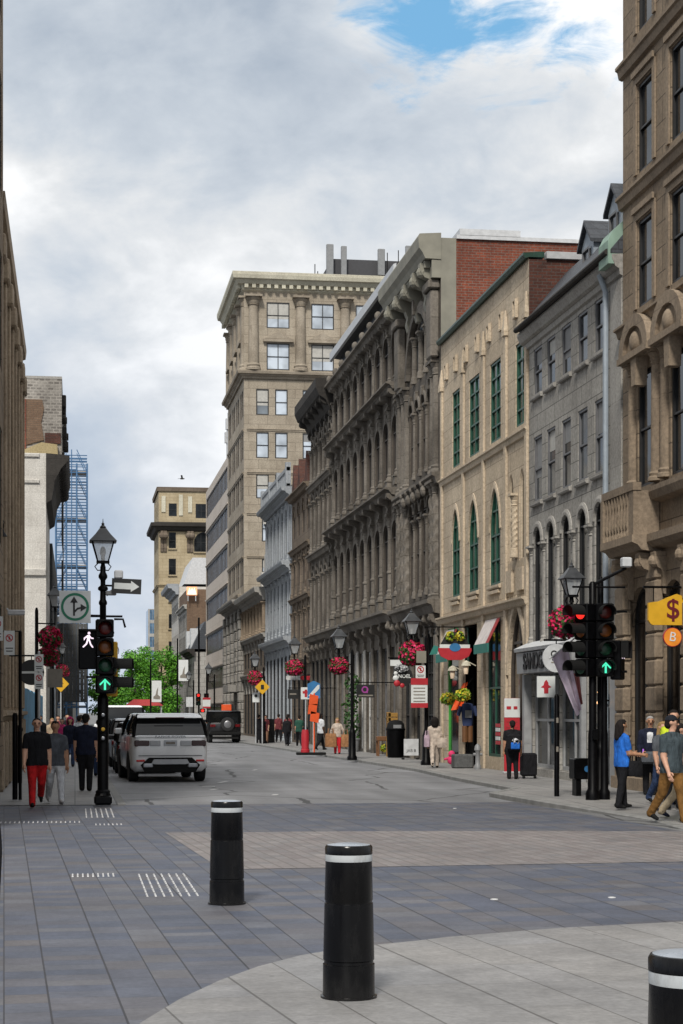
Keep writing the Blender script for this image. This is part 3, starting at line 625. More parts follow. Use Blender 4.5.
for u in (57.1,59.35,61.25,63.65): m=MB(f); m.bbox(u-.2,u+.2,.004,.12,.02,4.2,.03); m.build('shop_pier','dark_trim',t)
for i in range(5): m=MB(f); m.sphere((58.4+i*.9 ,.2,9.0),.2,8,6,(1,.7,1)); m.sphere((58.55+i*.9,.22,9.25),.13,8,6); m.build('carved_boss','dark_trim',t,True)
body(t,f,56.6,64.09,13,16.9,'red_brick','roofing')
m=MB(f); m.box(56.53,56.9,-13,-.5,16.88,17.0); m.box(56.52,58,-2.6,-.6,17.001,17.2); m.build('parapet_cap','pale_grey',t)
fboxes(t,f,[(56.585,56.598,-.5,.0,.0,16.9)],'sage_trim','side_pier')
# --- long ornate building
t,f=rbuild('arcade_building','long dark carved stone building with nine bays of columns and grey attic',64.1,81)
wm=MB(f); n=9; p=(80.98-64.1)/n; C=[64.1+p*(i+.5) for i in range(n)]
gg=[(c-.72,c+.72,.2,4.1,'r') for c in C]; a1=[(c-.62,c+.62,6.1,8.75,'a') for c in C]; a2=[(c-.62,c+.62,10.3,12.6,'a') for c in C]; a3=[(c-.62,c+.62,14.0,15.8,'a') for c in C]
for z0,z1,ws,rv in ((0,5.4,gg,.6),(5.4,9.85,a1,.45),(9.85,13.66,a2,.45),(13.66,16.5,a3,.4)): storey(wm,64.1,80.98,z0,z1,ws,rv)
wm.build('wall','dark_stone',t)
for i,w in enumerate(gg): window(t,f,w,.6,'window_white' if i in (3,4,5) else 'window_grey','glass_shop',(1,2),.07,'shop_window')
for w in a1+a2+a3: window(t,f,w,.42,'window_brown','glass_dark',(1,1),.05); archmould(t,f,w,'dark_trim',.16,.04)
for i in range(n+1):
    u=64.1+p*i+(.22 if i==0 else -.22 if i==n else 0)
    column(t,f,u,5.5,9.05,'dark_trim',.15,-.05,cap=.5,base=.3,ped=.45,band=True); column(t,f,u,9.95,13.0,'dark_trim',.14,-.05,cap=.5,base=.25,ped=.35); column(t,f,u,13.72,15.7,'dark_trim',.12,-.04,cap=.42,base=.2,ped=.2)
    bracket(t,f,u,9.62,'dark_trim',.62,.46,.3); bracket(t,f,u,13.42,'dark_trim',.55,.4,.28); bracket(t,f,u,5.0,'dark_trim',.9,.42,.26)
    m=MB(f); m.bbox(u-.2,u+.2,.004,.1,.02,4.2,.03); m.build('shop_pier','grey_trim' if i in (4,5,6) else 'dark_trim',t)
for c in C: 
    bracket(t,f,c,16.2,'dark_trim',.4,.3,.2); bracket(t,f,c-p/4,16.2,'dark_trim',.4,.3,.2)
    m=MB(f); m.sphere((c,.3,16.62),.14,8,6,(1,1,1.3)); m.build('finial','dark_trim',t,True)
for z,d,h in ((5.42,.62,.45),(9.85,.55,.3),(13.68,.5,.3),(16.5,.42,.35)): moulding(t,f,course(z,d,h),64.1,80.97,'dark_trim','ledge')
m=MB(f); m.loft([[(u,-.3,16.5),(u,-.3,17.7),(u,.05,17.75),(u,.05,17.95),(u,-1.4,18.9),(u,-9,18.8),(u,-9,16.5)] for u in (64.6,80.9)]); m.build('mansard_roof','slate',t)
m=MB(f); m.extr([(.055,17.6),(.16,17.62),(.16,17.98),(.05,18.02)],64.4,80.97); m.build('eaves','galv',t)
fboxes(t,f,[(64.12,64.58,-2,-.02,16.52,17.6)],'cream_trim','parapet_block')
m=MB(f)
for i in range(9): m.box(66+i*1.7,66.8+i*1.7,-2.2,-1.2,18.75,19.15)
m.build('skylight','glass_grey',t)
body(t,f,64.1,80.98,12,16.4,'dark_stone','roofing')
# --- dark building with heavy black cornice
t,f=rbuild('bracketed_building','dark stone building with a heavy black bracketed cornice, beyond the arcade',81,88.7)
wm=MB(f); n=5; p=7.68/n; C=[81+p*(i+.5) for i in range(n)]
rws=[[(c-.42,c+.42,za,zb,'a') for c in C] for za,zb in ((6.0,8.6),(9.8,12.3),(13.2,15.0))]; gg=[(c-.55,c+.55,.2,4.2,'r') for c in C]
for z0,z1,ws in zip((0,5.4,9.4,12.8),(5.4,9.4,12.8,16.3),[gg]+rws): storey(wm,81,88.68,z0,z1,ws,.4)
wm.build('wall','dark_stone',t)
for w in gg: window(t,f,w,.4,'window_black','glass_shop',(1,2),.06,'shop_window')
for ws in rws:
    for w in ws: window(t,f,w,.38,'window_brown','glass_dark',(1,1),.05); archmould(t,f,w,'dark_trim',.13,.12)
for i in range(n+1):
    u=81+p*i+(.18 if i==0 else -.18 if i==n else 0)
    for z0,z1 in ((5.5,8.3),(9.5,12.0),(12.9,14.6)): column(t,f,u,z0,z1,'dark_trim',.13,-.04,cap=.4)
    bracket(t,f,u,16.1,'soot_trim',.95,.6,.3); bracket(t,f,u,4.9,'dark_trim',.7,.4,.24)
for z,d in ((5.42,.5),(9.42,.3),(12.82,.28)): moulding(t,f,course(z,d,.34),81,88.68,'dark_trim','ledge')
moulding(t,f,[(0,15.4),(.15,15.5),(.35,15.9),(.66,16.1),(.8,16.45),(.8,16.85),(0,16.9)],80.9,88.9,'soot_trim','cornice')
body(t,f,81,88.68,12,16.8,'dark_brick','roofing')
# --- gabled warm stone
t,f=rbuild('gabled_building','narrow brown stone building with red pointed gables',88.7,96.6)
wm=MB(f); n=4; p=7.88/n; C=[88.7+p*(i+.5) for i in range(n)]
rws=[[(c-.4,c+.4,za,zb,'a') for c in C] for za,zb in ((4.9,7.2),(8.3,9.9),(10.9,12.4))]; gg=[(c-.6,c+.6,.2,3.6,'r') for c in C]
for z0,z1,ws in zip((0,4.4,7.7,10.3),(4.4,7.7,10.3,13.2),[gg]+rws): storey(wm,88.7,96.58,z0,z1,ws,.35)
wm.build('wall','warm_stone',t)
for w in gg: window(t,f,w,.35,'window_black','glass_shop',(1,1),.06,'shop_window')
for ws in rws:
    for w in ws: window(t,f,w,.33,'window_brown','glass_dark',(0,1),.05); archmould(t,f,w,'warm_stone',.12,.12)
for i in range(n+1):
    u=88.7+p*i+(.16 if i==0 else -.16 if i==n else 0)
    for z0,z1 in ((4.5,7.0),(7.8,9.7)): column(t,f,u,z0,z1,'warm_stone',.12,-.04,cap=.4)
for z,d in ((4.42,.4),(7.72,.25),(10.32,.25),(13.2,.4)): moulding(t,f,course(z,d,.3),88.7,96.58,'warm_stone','ledge')
for c in (90.2,93.2,95.6):
    m=MB(f); m.loft([[(c-.7,d,13.2),(c+.7,d,13.2),(c,d,14.9)] for d in (.06,-2.4)]); m.build('gable','dark_brick',t)
m=MB(f); m.loft([[(u,.1,13.2),(u,-2.5,14.6),(u,-9,14.6),(u,-9,13.2)] for u in (88.72,96.55)]); m.build('roof','slate',t)
body(t,f,88.7,96.58,11,13.1,'brown_brick','roofing')
# --- pale painted building with balustrade
t,f=rbuild('painted_building','pale grey painted building with a balustrade on top',96.6,110)
wm=MB(f); n=7; p=13.38/n; C=[96.6+p*(i+.5) for i in range(n)]
rws=[[(c-.5,c+.5,za,zb,k) for c in C] for za,zb,k in ((6.5,9.0,'r'),(10.4,13.0,'a'))]; gg=[(c-.62,c+.62,.2,4.8,'r') for c in C]
for z0,z1,ws in zip((0,5.8,9.8),(5.8,9.8,14.0),[gg]+rws): storey(wm,96.6,109.98,z0,z1,ws,.3)
wm.build('wall','pale_paint',t)
for w in gg: window(t,f,w,.3,'window_black','glass_shop',(1,1),.06,'shop_window')
for ws in rws:
    for w in ws: window(t,f,w,.28,'pale_paint','glass_dark',(0,1),.05)
for i in range(n+1):
    u=96.6+p*i+(.2 if i==0 else -.2 if i==n else 0)
    for z0,z1 in ((.1,5.3),(6.0,9.3),(10.0,13.2)): column(t,f,u,z0,z1,'pale_paint',.12,-.05,cap=.4)
for z,d in ((5.82,.5),(9.9,.6),(13.9,.6)): moulding(t,f,cornice_prof(z,d,.55),96.6,109.98,'pale_paint','cornice')
fboxes(t,f,[(96.6,109.98,.1,.3,14.75,14.95),(96.6,109.98,.1,.3,13.92,14.05)]+[(96.7+i*.42,96.88+i*.42,.13,.27,14.051,14.749) for i in range(32)],'pale_paint','balustrade')
for u in (96.8,101.2,105.4,109.75): fboxes(t,f,[(u-.2,u+.2,.06,.34,13.93,15.2)],'pale_paint','balustrade_post')
body(t,f,96.6,109.98,11,13.9,'pale_paint','roofing')
# --- low stone building
t,f=rbuild('low_stone_building','low brown stone building with plain cornice in front of the tall tower',110,124.5)
wm=MB(f); n=7; p=14.48/n; C=[110+p*(i+.5) for i in range(n)]
r1=[(c-.55,c+.55,4.6,6.2,'a') for c in C]; r2=[(c-.5,c+.5,6.9,8.3,'r') for c in C]; gg=[(c-.7,c+.7,.2,3.6,'a') for c in C]
for z0,z1,ws in ((0,4.2,gg),(4.2,6.6,r1),(6.6,9.0,r2)): storey(wm,110,124.48,z0,z1,ws,.3)
wm.build('wall','warm_stone',t)
for w in gg+r1+r2: window(t,f,w,.28,'window_black','glass_dark',(0,1),.05)
for w in gg+r1: archmould(t,f,w,'grey_trim',.14,.1)
for i in range(n+1):
    u=110+p*i+(.2 if i==0 else -.2 if i==n else 0); column(t,f,u,6.65,8.5,'tan_trim',.15,.1,cap=.3)
moulding(t,f,cornice_prof(9.4,.75,.8),110,124.48,'grey_trim','cornice'); moulding(t,f,course(6.6,.3,.3),110,124.48,'grey_trim'); moulding(t,f,course(4.2,.3,.3),110,124.48,'grey_trim')
fboxes(t,f,[(112,113,-1.4,-.2,9.3,11.6),(116.5,117.3,-1.4,-.4,9.3,10.8)],'white_wash','chimney')
body(t,f,110,124.48,11,9.2,'warm_stone','roofing')
# --- tower
ref=(XR,131,0); t=thing('tower_building','tall ten storey beige stone office tower with cream cornice and rooftop antennas','building',ref)
f=Frame((XR,0,0),(0,1,0),(-1,0,0),ref); g=Frame((0,124.56,0),(1,0,0),(0,-1,0),ref)
wm=MB(f); n=4; p=13.1/n; C=[124.56+p*(i+.5) for i in range(n)]
zs=[(9.6,12.6),(12.6,15.6),(15.6,18.4),(18.4,21.4),(21.4,25.0)]
ws_all=[]; storey(wm,124.56,137.7,0,9.6,[(c-.75,c+.75,.4,5.2,'a') for c in C],.5)
for z0,z1 in zs:
    ws=[(c+q-.42,c+q+.42,z0+.9,z0+2.75,'r') for c in C for q in (-.62,.62)]; storey(wm,124.56,137.7,z0,z1,ws,.25); ws_all+=[(f,w) for w in ws]
for z0,z1,a,b in ((25.0,27.9,25.5,27.4),(27.9,31.0,28.4,30.3)):
    ws=[(c-.7,c+.7,a,b,'r') for c in C]; storey(wm,124.56,137.7,z0,z1,ws,.25); ws_all+=[(f,w) for w in ws]
wm.fr=g; fw=[]
X0=XR; n2=4; cx=[13.98+3.13*i for i in range(n2)]; XE=25.3
storey(wm,X0,XE,0,9.6,[],.25)
for z0,z1 in zs:
    ws=[(c+q-.44,c+q+.44,z0+.95,z0+2.75,'r') for c in [13.55+3.25*i for i in range(n2)] for q in (-.66,.66)]
    if z0<15: ws=[(c-.85,c+.85,z0+.95,z0+2.75,'r') for c in [13.7+3.2*i for i in range(n2)]]
    storey(wm,X0,XE,z0,z1,ws,.25); fw+=ws
for z0,z1,a,b in ((25.0,27.9,25.5,27.35),(27.9,31.0,28.4,30.2)):
    ws=[(c-.8,c+.8,a,b,'r') for c in cx]; storey(wm,X0,XE,z0,z1,ws,.25); fw+=ws
wm.build('wall','tower_stone',t)
for ff,w in ws_all: window(t,ff,w,.22,'window_brown','glass_mid',(0 if w[1]-w[0]<1 else 1,1),.06)
rb=random.Random(9)
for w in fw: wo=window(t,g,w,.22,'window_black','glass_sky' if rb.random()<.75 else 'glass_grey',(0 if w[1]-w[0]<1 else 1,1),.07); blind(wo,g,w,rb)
for w in [(c-.75,c+.75,.4,5.2,'a') for c in C]: window(t,f,w,.5,'window_black','glass_dark',(1,2),.07)
for ff,a,b in ((f,124.56,137.7),(g,XR,XE)):
    e_=.004 if ff is g else 0
    for z,d in ((9.6,.5),(25.1,.5)): m=MB(ff); m.miter(cornice_prof(z+.25,d,.5),a,b); m.build('ledge','tower_trim',t)
    for z in (12.55,15.55,18.4,21.4): moulding(t,ff,course(z,.1,.2),a+.2,b,'tower_trim')
    m=MB(ff); m.miter([(0,30.9),(.15,31.0),(.22,31.3),(.45,31.35),(.62,31.6),(.8,31.65),(.86,31.9),(.86,32.1),(0,32.2)],a,b); m.build('cornice','cream_trim',t)
    m=MB(ff)
    k=int((b-a)/.52); m.box(a,b,.2,.24,31.1,31.33)
    for i in range(k+1): m.box(a+i*.52,a+i*.52+.26,.22,.48,31.08,31.34)
    m.build('dentils','cream_trim',t)
for u in [12.25]+[cx[0]+1.565+3.13*i for i in range(4)]: column(t,g,u,25.4,30.6,'tower_trim',.36,.1,'pilaster',cap=.7,base=.5)
for u in [125.0]+[124.56+p*i for i in range(1,4)]+[137.4]: column(t,f,u,25.4,30.6,'tower_trim',.3,-.1,'pilaster',cap=.7,base=.5)
for c in cx:
    m=MB(g); m.prism([(c-.95,27.65),(c+.95,27.65),(c,28.15)],.003,.2); m.box(c-1.05,c+1.05,.003,.28,27.42,27.62); m.build('window_hood','tower_trim',t)
for c in C: m=MB(f); m.box(c-.95,c+.95,.003,.25,27.45,27.65); m.build('window_hood','tower_trim',t)
for u in [124.9]+[124.56+p*i for i in range(1,4)]+[137.4]: 
    m=MB(f); m.box(u-.44,u+.44,.002,.33,.15,8.8)
    for k in range(12): m.bbox(u-.5,u+.5,.004,.4,.2+k*.72,.2+k*.72+.68,.05)
    m.build('rusticated_pier','tower_base',t)
moulding(t,f,cornice_prof(9.5,.9,.7),124.3,137.7,'tower_base','base_cornice')
fboxes(t,f,[(126,129.5,.02,1.0,3.1,3.6)],'red_awning' if 'red_awning' in MATS else 'tower_base','awning')
m=MB(f); m.poly([(137.69,0,0),(137.69,-14,0),(137.69,-14,31.5),(137.69,0,31.5)]); m.poly([(124.6,-13.7,0),(137.69,-13.7,0),(137.69,-13.7,31.5),(124.6,-13.7,31.5)]); m.build('side_wall','tower_stone',t)
fboxes(t,f,[(124.6,137.68,-13.7,-.02,31.4,31.6)],'roofing','roof')
fboxes(t,f,[(127,133,-14.5,-6.5,31.6,34.0)],'roofing','penthouse')
def ant(u,d,z,h,w,mat='steel'):
    m=MB(f); m.bbox(u-w/2,u+w/2,d-.12,d+.12,z+h*.35,z+h,.02); m.tube([(u,d-.2,31.6),(u,d-.2,z+h*.9)],.05,6); m.build('antenna','galv',t)
for d,z,h,w in ((-6.3,32.6,2.3,.3),(-7.3,32.6,2.2,.2),(-10,32.8,1.9,.3),(-12,32.8,2.2,.3)): 
    m=MB(f); m.bbox(126.4,126.7,d-w/2-.1,d+w/2+.1,z,z+h,.03); m.tube([(126.8,d,31.6),(126.8,d,z+h*.8)],.06,6); m.build('antenna','grey_paint',t)
for d,h in ((-5.2,33.4),(-5.4,32.9),(-10.4,34.4),(-11.2,34.6)): m=MB(f); m.tube([(126.3,d,31.6),(126.3,d,h)],.035,5); m.build('aerial','black_matte',t)
# --- modern slab
t,f=rbuild('modern_building','white modern office block with dark strip windows, beyond the tower',137.75,161.2)
wm=MB(f); strips=[(138.2,160.8,.5+3.05*i+(.1 if i else 0),2.35+3.05*i,'r') for i in range(7)]
for i,w in enumerate(strips): storey(wm,137.75,161.18,3.05*i if i else 0,3.05*(i+1),[w],.3)
wm.build('wall','panel',t)
for w in strips: window(t,f,w,.28,'window_brown','glass_brown',(16,0),.12)
for i in range(1,7): fboxes(t,f,[(137.76,161.17,.003,.09,3.05*i-.62,3.05*i-.52)],'panel','ledge')
body(t,f,137.75,161.18,12,21.3,'panel','roofing')
fboxes(t,f,[(142,150,-9,-2,21.3,24.2)],'tower_stone','penthouse')
m=MB(f)
for u,h in ((152,27),(153,26),(149,25.5)): m.tube([(u,-1.2,21.2),(u,-1.2,h)],.06,5); m.box(u-.2,u+.2,-1.35,-1.0,h-1.4,h-.5)
m.build('antenna','galv',t)
# --- beyond the cross street, right
ref=(XR,193,0)
t,f=rbuild('mansard_building','grey stone house with dark mansard cornice beyond the white office block',177,189)
wm=MB(f); C=[178.6+2.2*i for i in range(5)]; r1=[(c-.6,c+.6,.3,3.4,'r') for c in C]; r2=[(c-.5,c+.5,4.6,6.6,'r') for c in C]
storey(wm,177,189,0,4,r1,.3); storey(wm,177,189,4,7.4,r2,.3); wm.build('wall','grey_stone',t)
for w in r1+r2: window(t,f,w,.28,'window_black','glass_dark',(0,1),.06)
moulding(t,f,cornice_prof(7.9,.8,.7),176.5,189,'soot_trim','cornice')
m=MB(f); m.loft([[(u,.3,7.9),(u,-1,10.6),(u,-8,10.8),(u,-8,7.9)] for u in (177,189)]); m.build('mansard_roof','slate',t)
for c in (179.5,186): fboxes(t,f,[(c-.7,c+.7,-1.4,.25,7.95,10.0)],'pale_grey','dormer')
body(t,f,177,189,9,7.6,'grey_stone','roofing')
t,f=rbuild('brick_building','brown brick building half hidden by the mansard house',189.2,204)
wm=MB(f); C=[190.6+2.4*i for i in range(6)]; rr=[[(c-.55,c+.55,z,z+1.8,'r') for c in C] for z in (1,4.6,8,10.4)]
for i,ws in enumerate(rr): storey(wm,189.2,204,(0,3.6,7.2,10.2)[i],(3.6,7.2,10.2,12.8)[i],ws,.3)
wm.build('wall','grey_stone',t)
for ws in rr:
    for w in ws: window(t,f,w,.28,'window_black','glass_dark',(0,1),.06)
moulding(t,f,course(13.0,.4,.5),189.2,204,'grey_trim','cornice'); fboxes(t,f,[(189.3,203.9,-9,-.05,12.7,14.6)],'brown_brick','attic')
body(t,f,189.2,204,9,12.7,'brown_brick','roofing')
t,f=rbuild('white_mansard_building','white building with tall mansard roof and a round bracketed cornice',204.2,219)
wm=MB(f); C=[205.6+2.4*i for i in range(6)]; rr=[[(c-.55,c+.55,z,z+2,'r') for c in C] for z in (1,4.8,8.6,12.2)]
for i,ws in enumerate(rr): storey(wm,204.2,219,3.9*i if i else 0,3.9*(i+1),ws,.3)
wm.build('wall','white_wash',t)
for ws in rr:
    for w in ws: window(t,f,w,.28,'window_black','glass_dark',(0,1),.06)
moulding(t,f,cornice_prof(16.2,1.3,1.2),204,219.4,'pale_paint','cornice')
m=MB(f); m.loft([[(u,-.6,16.2),(u,-1.6,19.2),(u,-9,19.2),(u,-9,16.2)] for u in (204.3,218.9)]); m.build('mansard_roof','pale_grey',t)
body(t,f,204.2,219,9,15.9,'white_wash','roofing')
# lit crown-shaped sign on the roof edge of the brick building
t=thing('lit_roof_sign','glowing orange and white rooftop sign in front of the white mansard building','sign',(12.1,188.6,13.9))
plain('sign_glow',(1.0,.42,.22),.5,emit=.55); plain('sign_white',(1,.9,.85),.5,emit=.7)
m=MB(); m.bbox(-.55,.55,-.1,.1,.0,.9,.03); m.build('frame','sign_glow',t)
m=MB(); m.prism([(-.45,.1),(-.25,.8),(-.12,.35),(0,.8),(.12,.35),(.25,.8),(.45,.1)],-.16,-.11); m.build('emblem','sign_white',t)
m=MB(); 
for x in (-.4,.4): m.tube([(x,0,-.6),(x,0,.1)],.05,6)
m.build('support','galv',t)
# --- ochre tower at the square
ref=(10.2,232,0); t=thing('ochre_building','tall ochre stone building with dark bracketed cornice at the far end of street','building',ref)
g=Frame((0,225,0),(1,0,0),(0,-1,0),ref); f=Frame((10.3,0,0),(0,1,0),(-1,0,0),ref)
wm=MB(g); fw=[]; zz=[0,4,7.6,11,14.4,17.8,21.2,25.1,29.6]
for i in range(8):
    z0,z1=zz[i],zz[i+1]
    ws=[(11.55,12.45,z0+1.1,z0+2.9,'r')]
    if i==5: ws=[(11.55,12.45,z0+1.0,z0+3.0,'r'),(14.7,17.3,z0+.5,z0+2.2,'r')]
    elif i==6: ws=[(11.55,12.45,z0+.9,z0+2.9,'r'),(14.7,17.3,z0+.5,z0+3.0,'a')]
    elif i==7: ws=[(11.55,12.55,z0+1.0,z0+2.6,'r'),(14.9,17.0,z0+.8,z0+2.6,'r')]
    else: ws+= [(14.7,15.8,z0+1.1,z0+2.9,'r'),(16.4,17.5,z0+1.1,z0+2.9,'r')]
    ws+=[(19.5,20.6,z0+1.1,z0+2.9,'r'),(22.5,23.6,z0+1.1,z0+2.9,'r')]
    storey(wm,10.3,26,z0,z1,ws,.3); fw+=ws
wm.fr=f; C=[227+3*i for i in range(4)]
for i in range(8):
    ws=[(c-.6,c+.6,zz[i]+1,zz[i]+2.9,'r') for c in C]; storey(wm,225,238,zz[i],zz[i+1],ws,.3)
    for w in ws: window(t,f,w,.28,'window_black','glass_dark',(0,1),.06)
wm.build('wall','ochre',t)
for w in fw: window(t,g,w,.28,'window_black','glass_dark',(0 if w[1]-w[0]<1.3 else 2,1),.08); 
for w in fw:
    if w[2]<25: sill(t,g,w,'ochre',.2,.2)
for ff,a,b in ((g,10.3,26),(f,225,238)):
    m=MB(ff); m.miter([(0,24.2),(.4,24.3),(.6,24.7),(.95,24.8),(1.0,25.2),(0,25.4)],a,b); m.build('cornice','soot_trim',t)
    m=MB(ff); m.miter([(0,29.2),(.2,29.2),(.25,29.7),(0,29.75)],a,b); m.build('parapet','warm_stone',t); m=MB(ff); m.miter(course(17.6,.25,.3),a,b); m.build('string_course','ochre',t)
for u in (10.7,11.1,14,14.4,18.2,18.6): bracket(t,g,u,24.2,'warm_stone',2.6,.8,.35)
for u in (10.9,14.2): fboxes(t,g,[(u-.25,u+.25,.003,.12,26.6,28.6)],'cream_trim','plaque')
fboxes(t,g,[(12.8,13.3,.003,.12,26.2,28.8)],'cream_trim','plaque')
fboxes(t,g,[(10.35,25.9,-12.9,-.1,29.2,29.35)],'roofing','roof'); fboxes(t,g,[(18,22,-8,-3,29.35,31.2)],'white_wash','penthouse')
m=MB(g); m.poly([(25.9,0,0),(25.9,-13,0),(25.9,-13,29.3),(25.9,0,29.3)]); m.poly([(10.3,-13,0),(25.9,-13,0),(25.9,-13,29.3),(10.3,-13,29.3)]); m.build('side_wall','ochre',t)
# --- far glass tower
t=thing('glass_tower','distant blue glass tower left of the ochre building','building',(17.5,400,0))
g=Frame((0,400,0),(1,0,0),(0,-1,0),(17.5,400,0)); wm=MB(g); ws=[(16.3,18.9,1+3*i,3.4+3*i,'r') for i in range(8)]
for i,w in enumerate(ws): storey(wm,16,19.2,3*i+(.5 if i else 0),3*i+3.5,[w],.2)
wm.build('wall','grey_trim',t)
for w in ws: window(t,g,w,.18,'steel','glass_blue',(3,0),.08)
fboxes(t,g,[(16.0,19.2,-12,-.21,0,24.45)],'glass_blue','side_wall')
# ------------------------------------------------------------ left side
def lwall(t,f,u0,u1,z,storeys,mat,fm='window_black',gm='glass_dark',bay=2.4,ww=1.1,kind='r'):
    wm=MB(f); n=max(1,round((u1-u0)/bay)); p=(u1-u0)/n; out=[]
    for z0,z1 in storeys:
        ws=[(u0+p*(i+.5)-ww/2,u0+p*(i+.5)+ww/2,z0+.7,z1-.5,kind) for i in range(n)]; storey(wm,u0,u1,z0,z1,ws,.3); out+=ws
    if storeys[-1][1]<z: storey(wm,u0,u1,storeys[-1][1],z,[])
    wm.build('wall',mat,t)
    for w in out: window(t,f,w,.28,fm,gm,(0,1),.06)
    return p,n
t,f=lbuild('corner_office_building','very tall tan stone building at the far left edge of the photo',26,38.6,X=-1.5)
lwall(t,f,26,38.6,20,[(.5,4.4),(4.4,8),(8,11.6),(11.6,15.2),(15.2,18.8)],'tan'); body(t,f,26,38.6,10,20,'tan','roofing')
t,f=lbuild('pilaster_building','tan stone building with close tall pilasters along the left pavement',38.62,55.6,X=-1.78)
p,n=lwall(t,f,38.62,55.6,12.6,[(.6,4.2),(4.2,8.0),(8.0,11.4)],'tan')
for i in range(n+1):
    u=38.62+p*i+(.3 if i==0 else -.3 if i==n else 0)
    m=MB(f); m.bbox(u-.36,u+.36,.003,.3,.02,1.5,.04); m.bbox(u-.3,u+.3,.003,.2,1.5,11.5,.03); m.bbox(u-.14,u+.14,.2,.27,1.8,11.3,.02); m.bbox(u-.4,u+.4,.003,.34,11.3,11.8,.04); m.build('pilaster','tan_light',t)
moulding(t,f,cornice_prof(12.7,.32,.7),38.62,55.6,'tan_light','cornice'); moulding(t,f,course(1.75,.36,.4),38.62,55.6,'tan_light','base_moulding')
body(t,f,38.62,55.6,10,12.6,'tan','roofing')
t=thing('security_camera','white security camera on the tan pilaster wall at left','camera',(-1.3,40.6,3.9)); m=MB(); m.bbox(-.18,.2,-.06,.06,-.05,.07,.02); m.build('camera_body','pale_grey',t); m=MB(); m.tube([(-.12,0,0),(-.2,0,.1)],.02,6); m.build('mount','pale_grey',t)
t=thing('wall_lamp','black gooseneck lamp on the tan wall at the left edge','lamp',(-1.62,38.5,5.45)); 
t.scale=(.6,.6,.7)
m=MB(); m.tube([(-.2,0,.1),(-.1,0,.42),(.08,0,.5),(.24,0,.36),(.2,0,.15)],.02,6); m.build('arm','black_paint',t); m=MB(); m.lathe([(.05,.16),(.1,.05),(.2,-.08),(.17,-.08)],(.16,0),12); m.build('shade','black_paint',t,True)
# whitewashed building with carved cornice, ruined tall wall behind
t,f=lbuild('whitewashed_building','weathered white building with a dark carved cornice, left side of street',98,112,X=-1.54)
lwall(t,f,98,112,15.6,[(.5,4.5),(4.5,8.2),(8.2,11.6),(11.6,14.4)],'white_wash',bay=2.6,ww=1.2,kind='a')
body(t,f,98,112,9,15.6,'white_wash','roofing')
for u in (98.5,99.6,100.8,102,103.2,104.4,105.6,106.8,108,109.2,110.4,111.5): bracket(t,f,u,15.3,'soot_trim',2.0,1.05,.5)
m=MB(f)
for z in (15.3,): m.extr([(0,z-2.4),(.3,z-2.2),(.45,z-1.2),(.8,z-.5),(1.15,z-.1),(1.25,z+.2),(0,z+.3)],97.9,112); m.build('cornice','soot_trim',t)
g=Frame((0,98,0),(1,0,0),(0,-1,0),(-1.54,105,0))
m=MB(g); m.extr([(0,9.0),(.15,9.05),(.2,9.35),(0,9.4)],-4.2,-1.56); m.build('string_course','white_wash',t)
m=MB(g); m.extr([(0,14.0),(.1,14.0),(.12,14.15),(0,14.2)],-4.0,-1.9); m.build('panel_moulding','white_wash',t); m=MB(g); m.extr([(0,15.4),(.1,15.4),(.12,15.55),(0,15.6)],-4.0,-1.9); m.build('panel_moulding','white_wash',t)
t=thing('rubble_gable_building','tall rubble stone building with red brick patch above the white building','building',(-.75,112,0))
f=Frame((-.75,0,0),(0,1,0),(1,0,0),(-.75,112,0)); g=Frame((0,104,0),(1,0,0),(0,-1,0),(-.75,112,0))
lwall(t,f,112.1,122,20,[(.5,4.5),(4.5,8.2),(8.2,11.6),(11.6,15.4),(15.4,19)],'grey_concrete',bay=2.6,ww=1.2)
m=MB(g); m.box(-7,-.75,-18,0,15.9,20.7); m.build('gable_wall','rubble',t)
m=MB(g); m.prism([(-4.1,16.8),(-2.0,15.9),(-2.3,19),(-2.2,19.4),(-3.9,19.4)],-.2,-.0) if False else None
fboxes(t,g,[(-4.6,-2.75,.004,.12,16.3,19.5)],'red_brick','brick_patch')
m=MB(g); m.loft([[(-2.75,d,16.9),(-1.75,d,17.2),(-1.9,d,18.2),(-1.75,d,19.0),(-1.85,d,19.5),(-2.75,d,19.5)] for d in (.004,.08)]); m.build('brown_patch','brown_brick',t)
fboxes(t,g,[(-1.7,-.8,.004,.1,17.0,17.6)],'dark_brick','brick_patch')
m=MB(g); m.loft([[(-2.9,d,16.0),(-1.5,d,15.95),(-.95,d,16.2),(-1.0,d,16.9),(-1.9,d,17.0),(-2.9,d,16.55)] for d in (.1,.5)]); m.build('broken_cornice','yellow_plaster',t)
m=MB(f); rr=random.Random(3)
for k in range(26):
    z=16+rr.random()*4.4; u=104.3+rr.random()*17; m.bbox(u,u+.6+rr.random(),-.05,.1+rr.random()*.22,z,z+.2+rr.random()*.5,.04)
m.build('broken_stone','soot_trim',t)
fboxes(t,g,[(-7.02,-.73,-18,.02,20.7,20.85)],'grey_trim','coping')
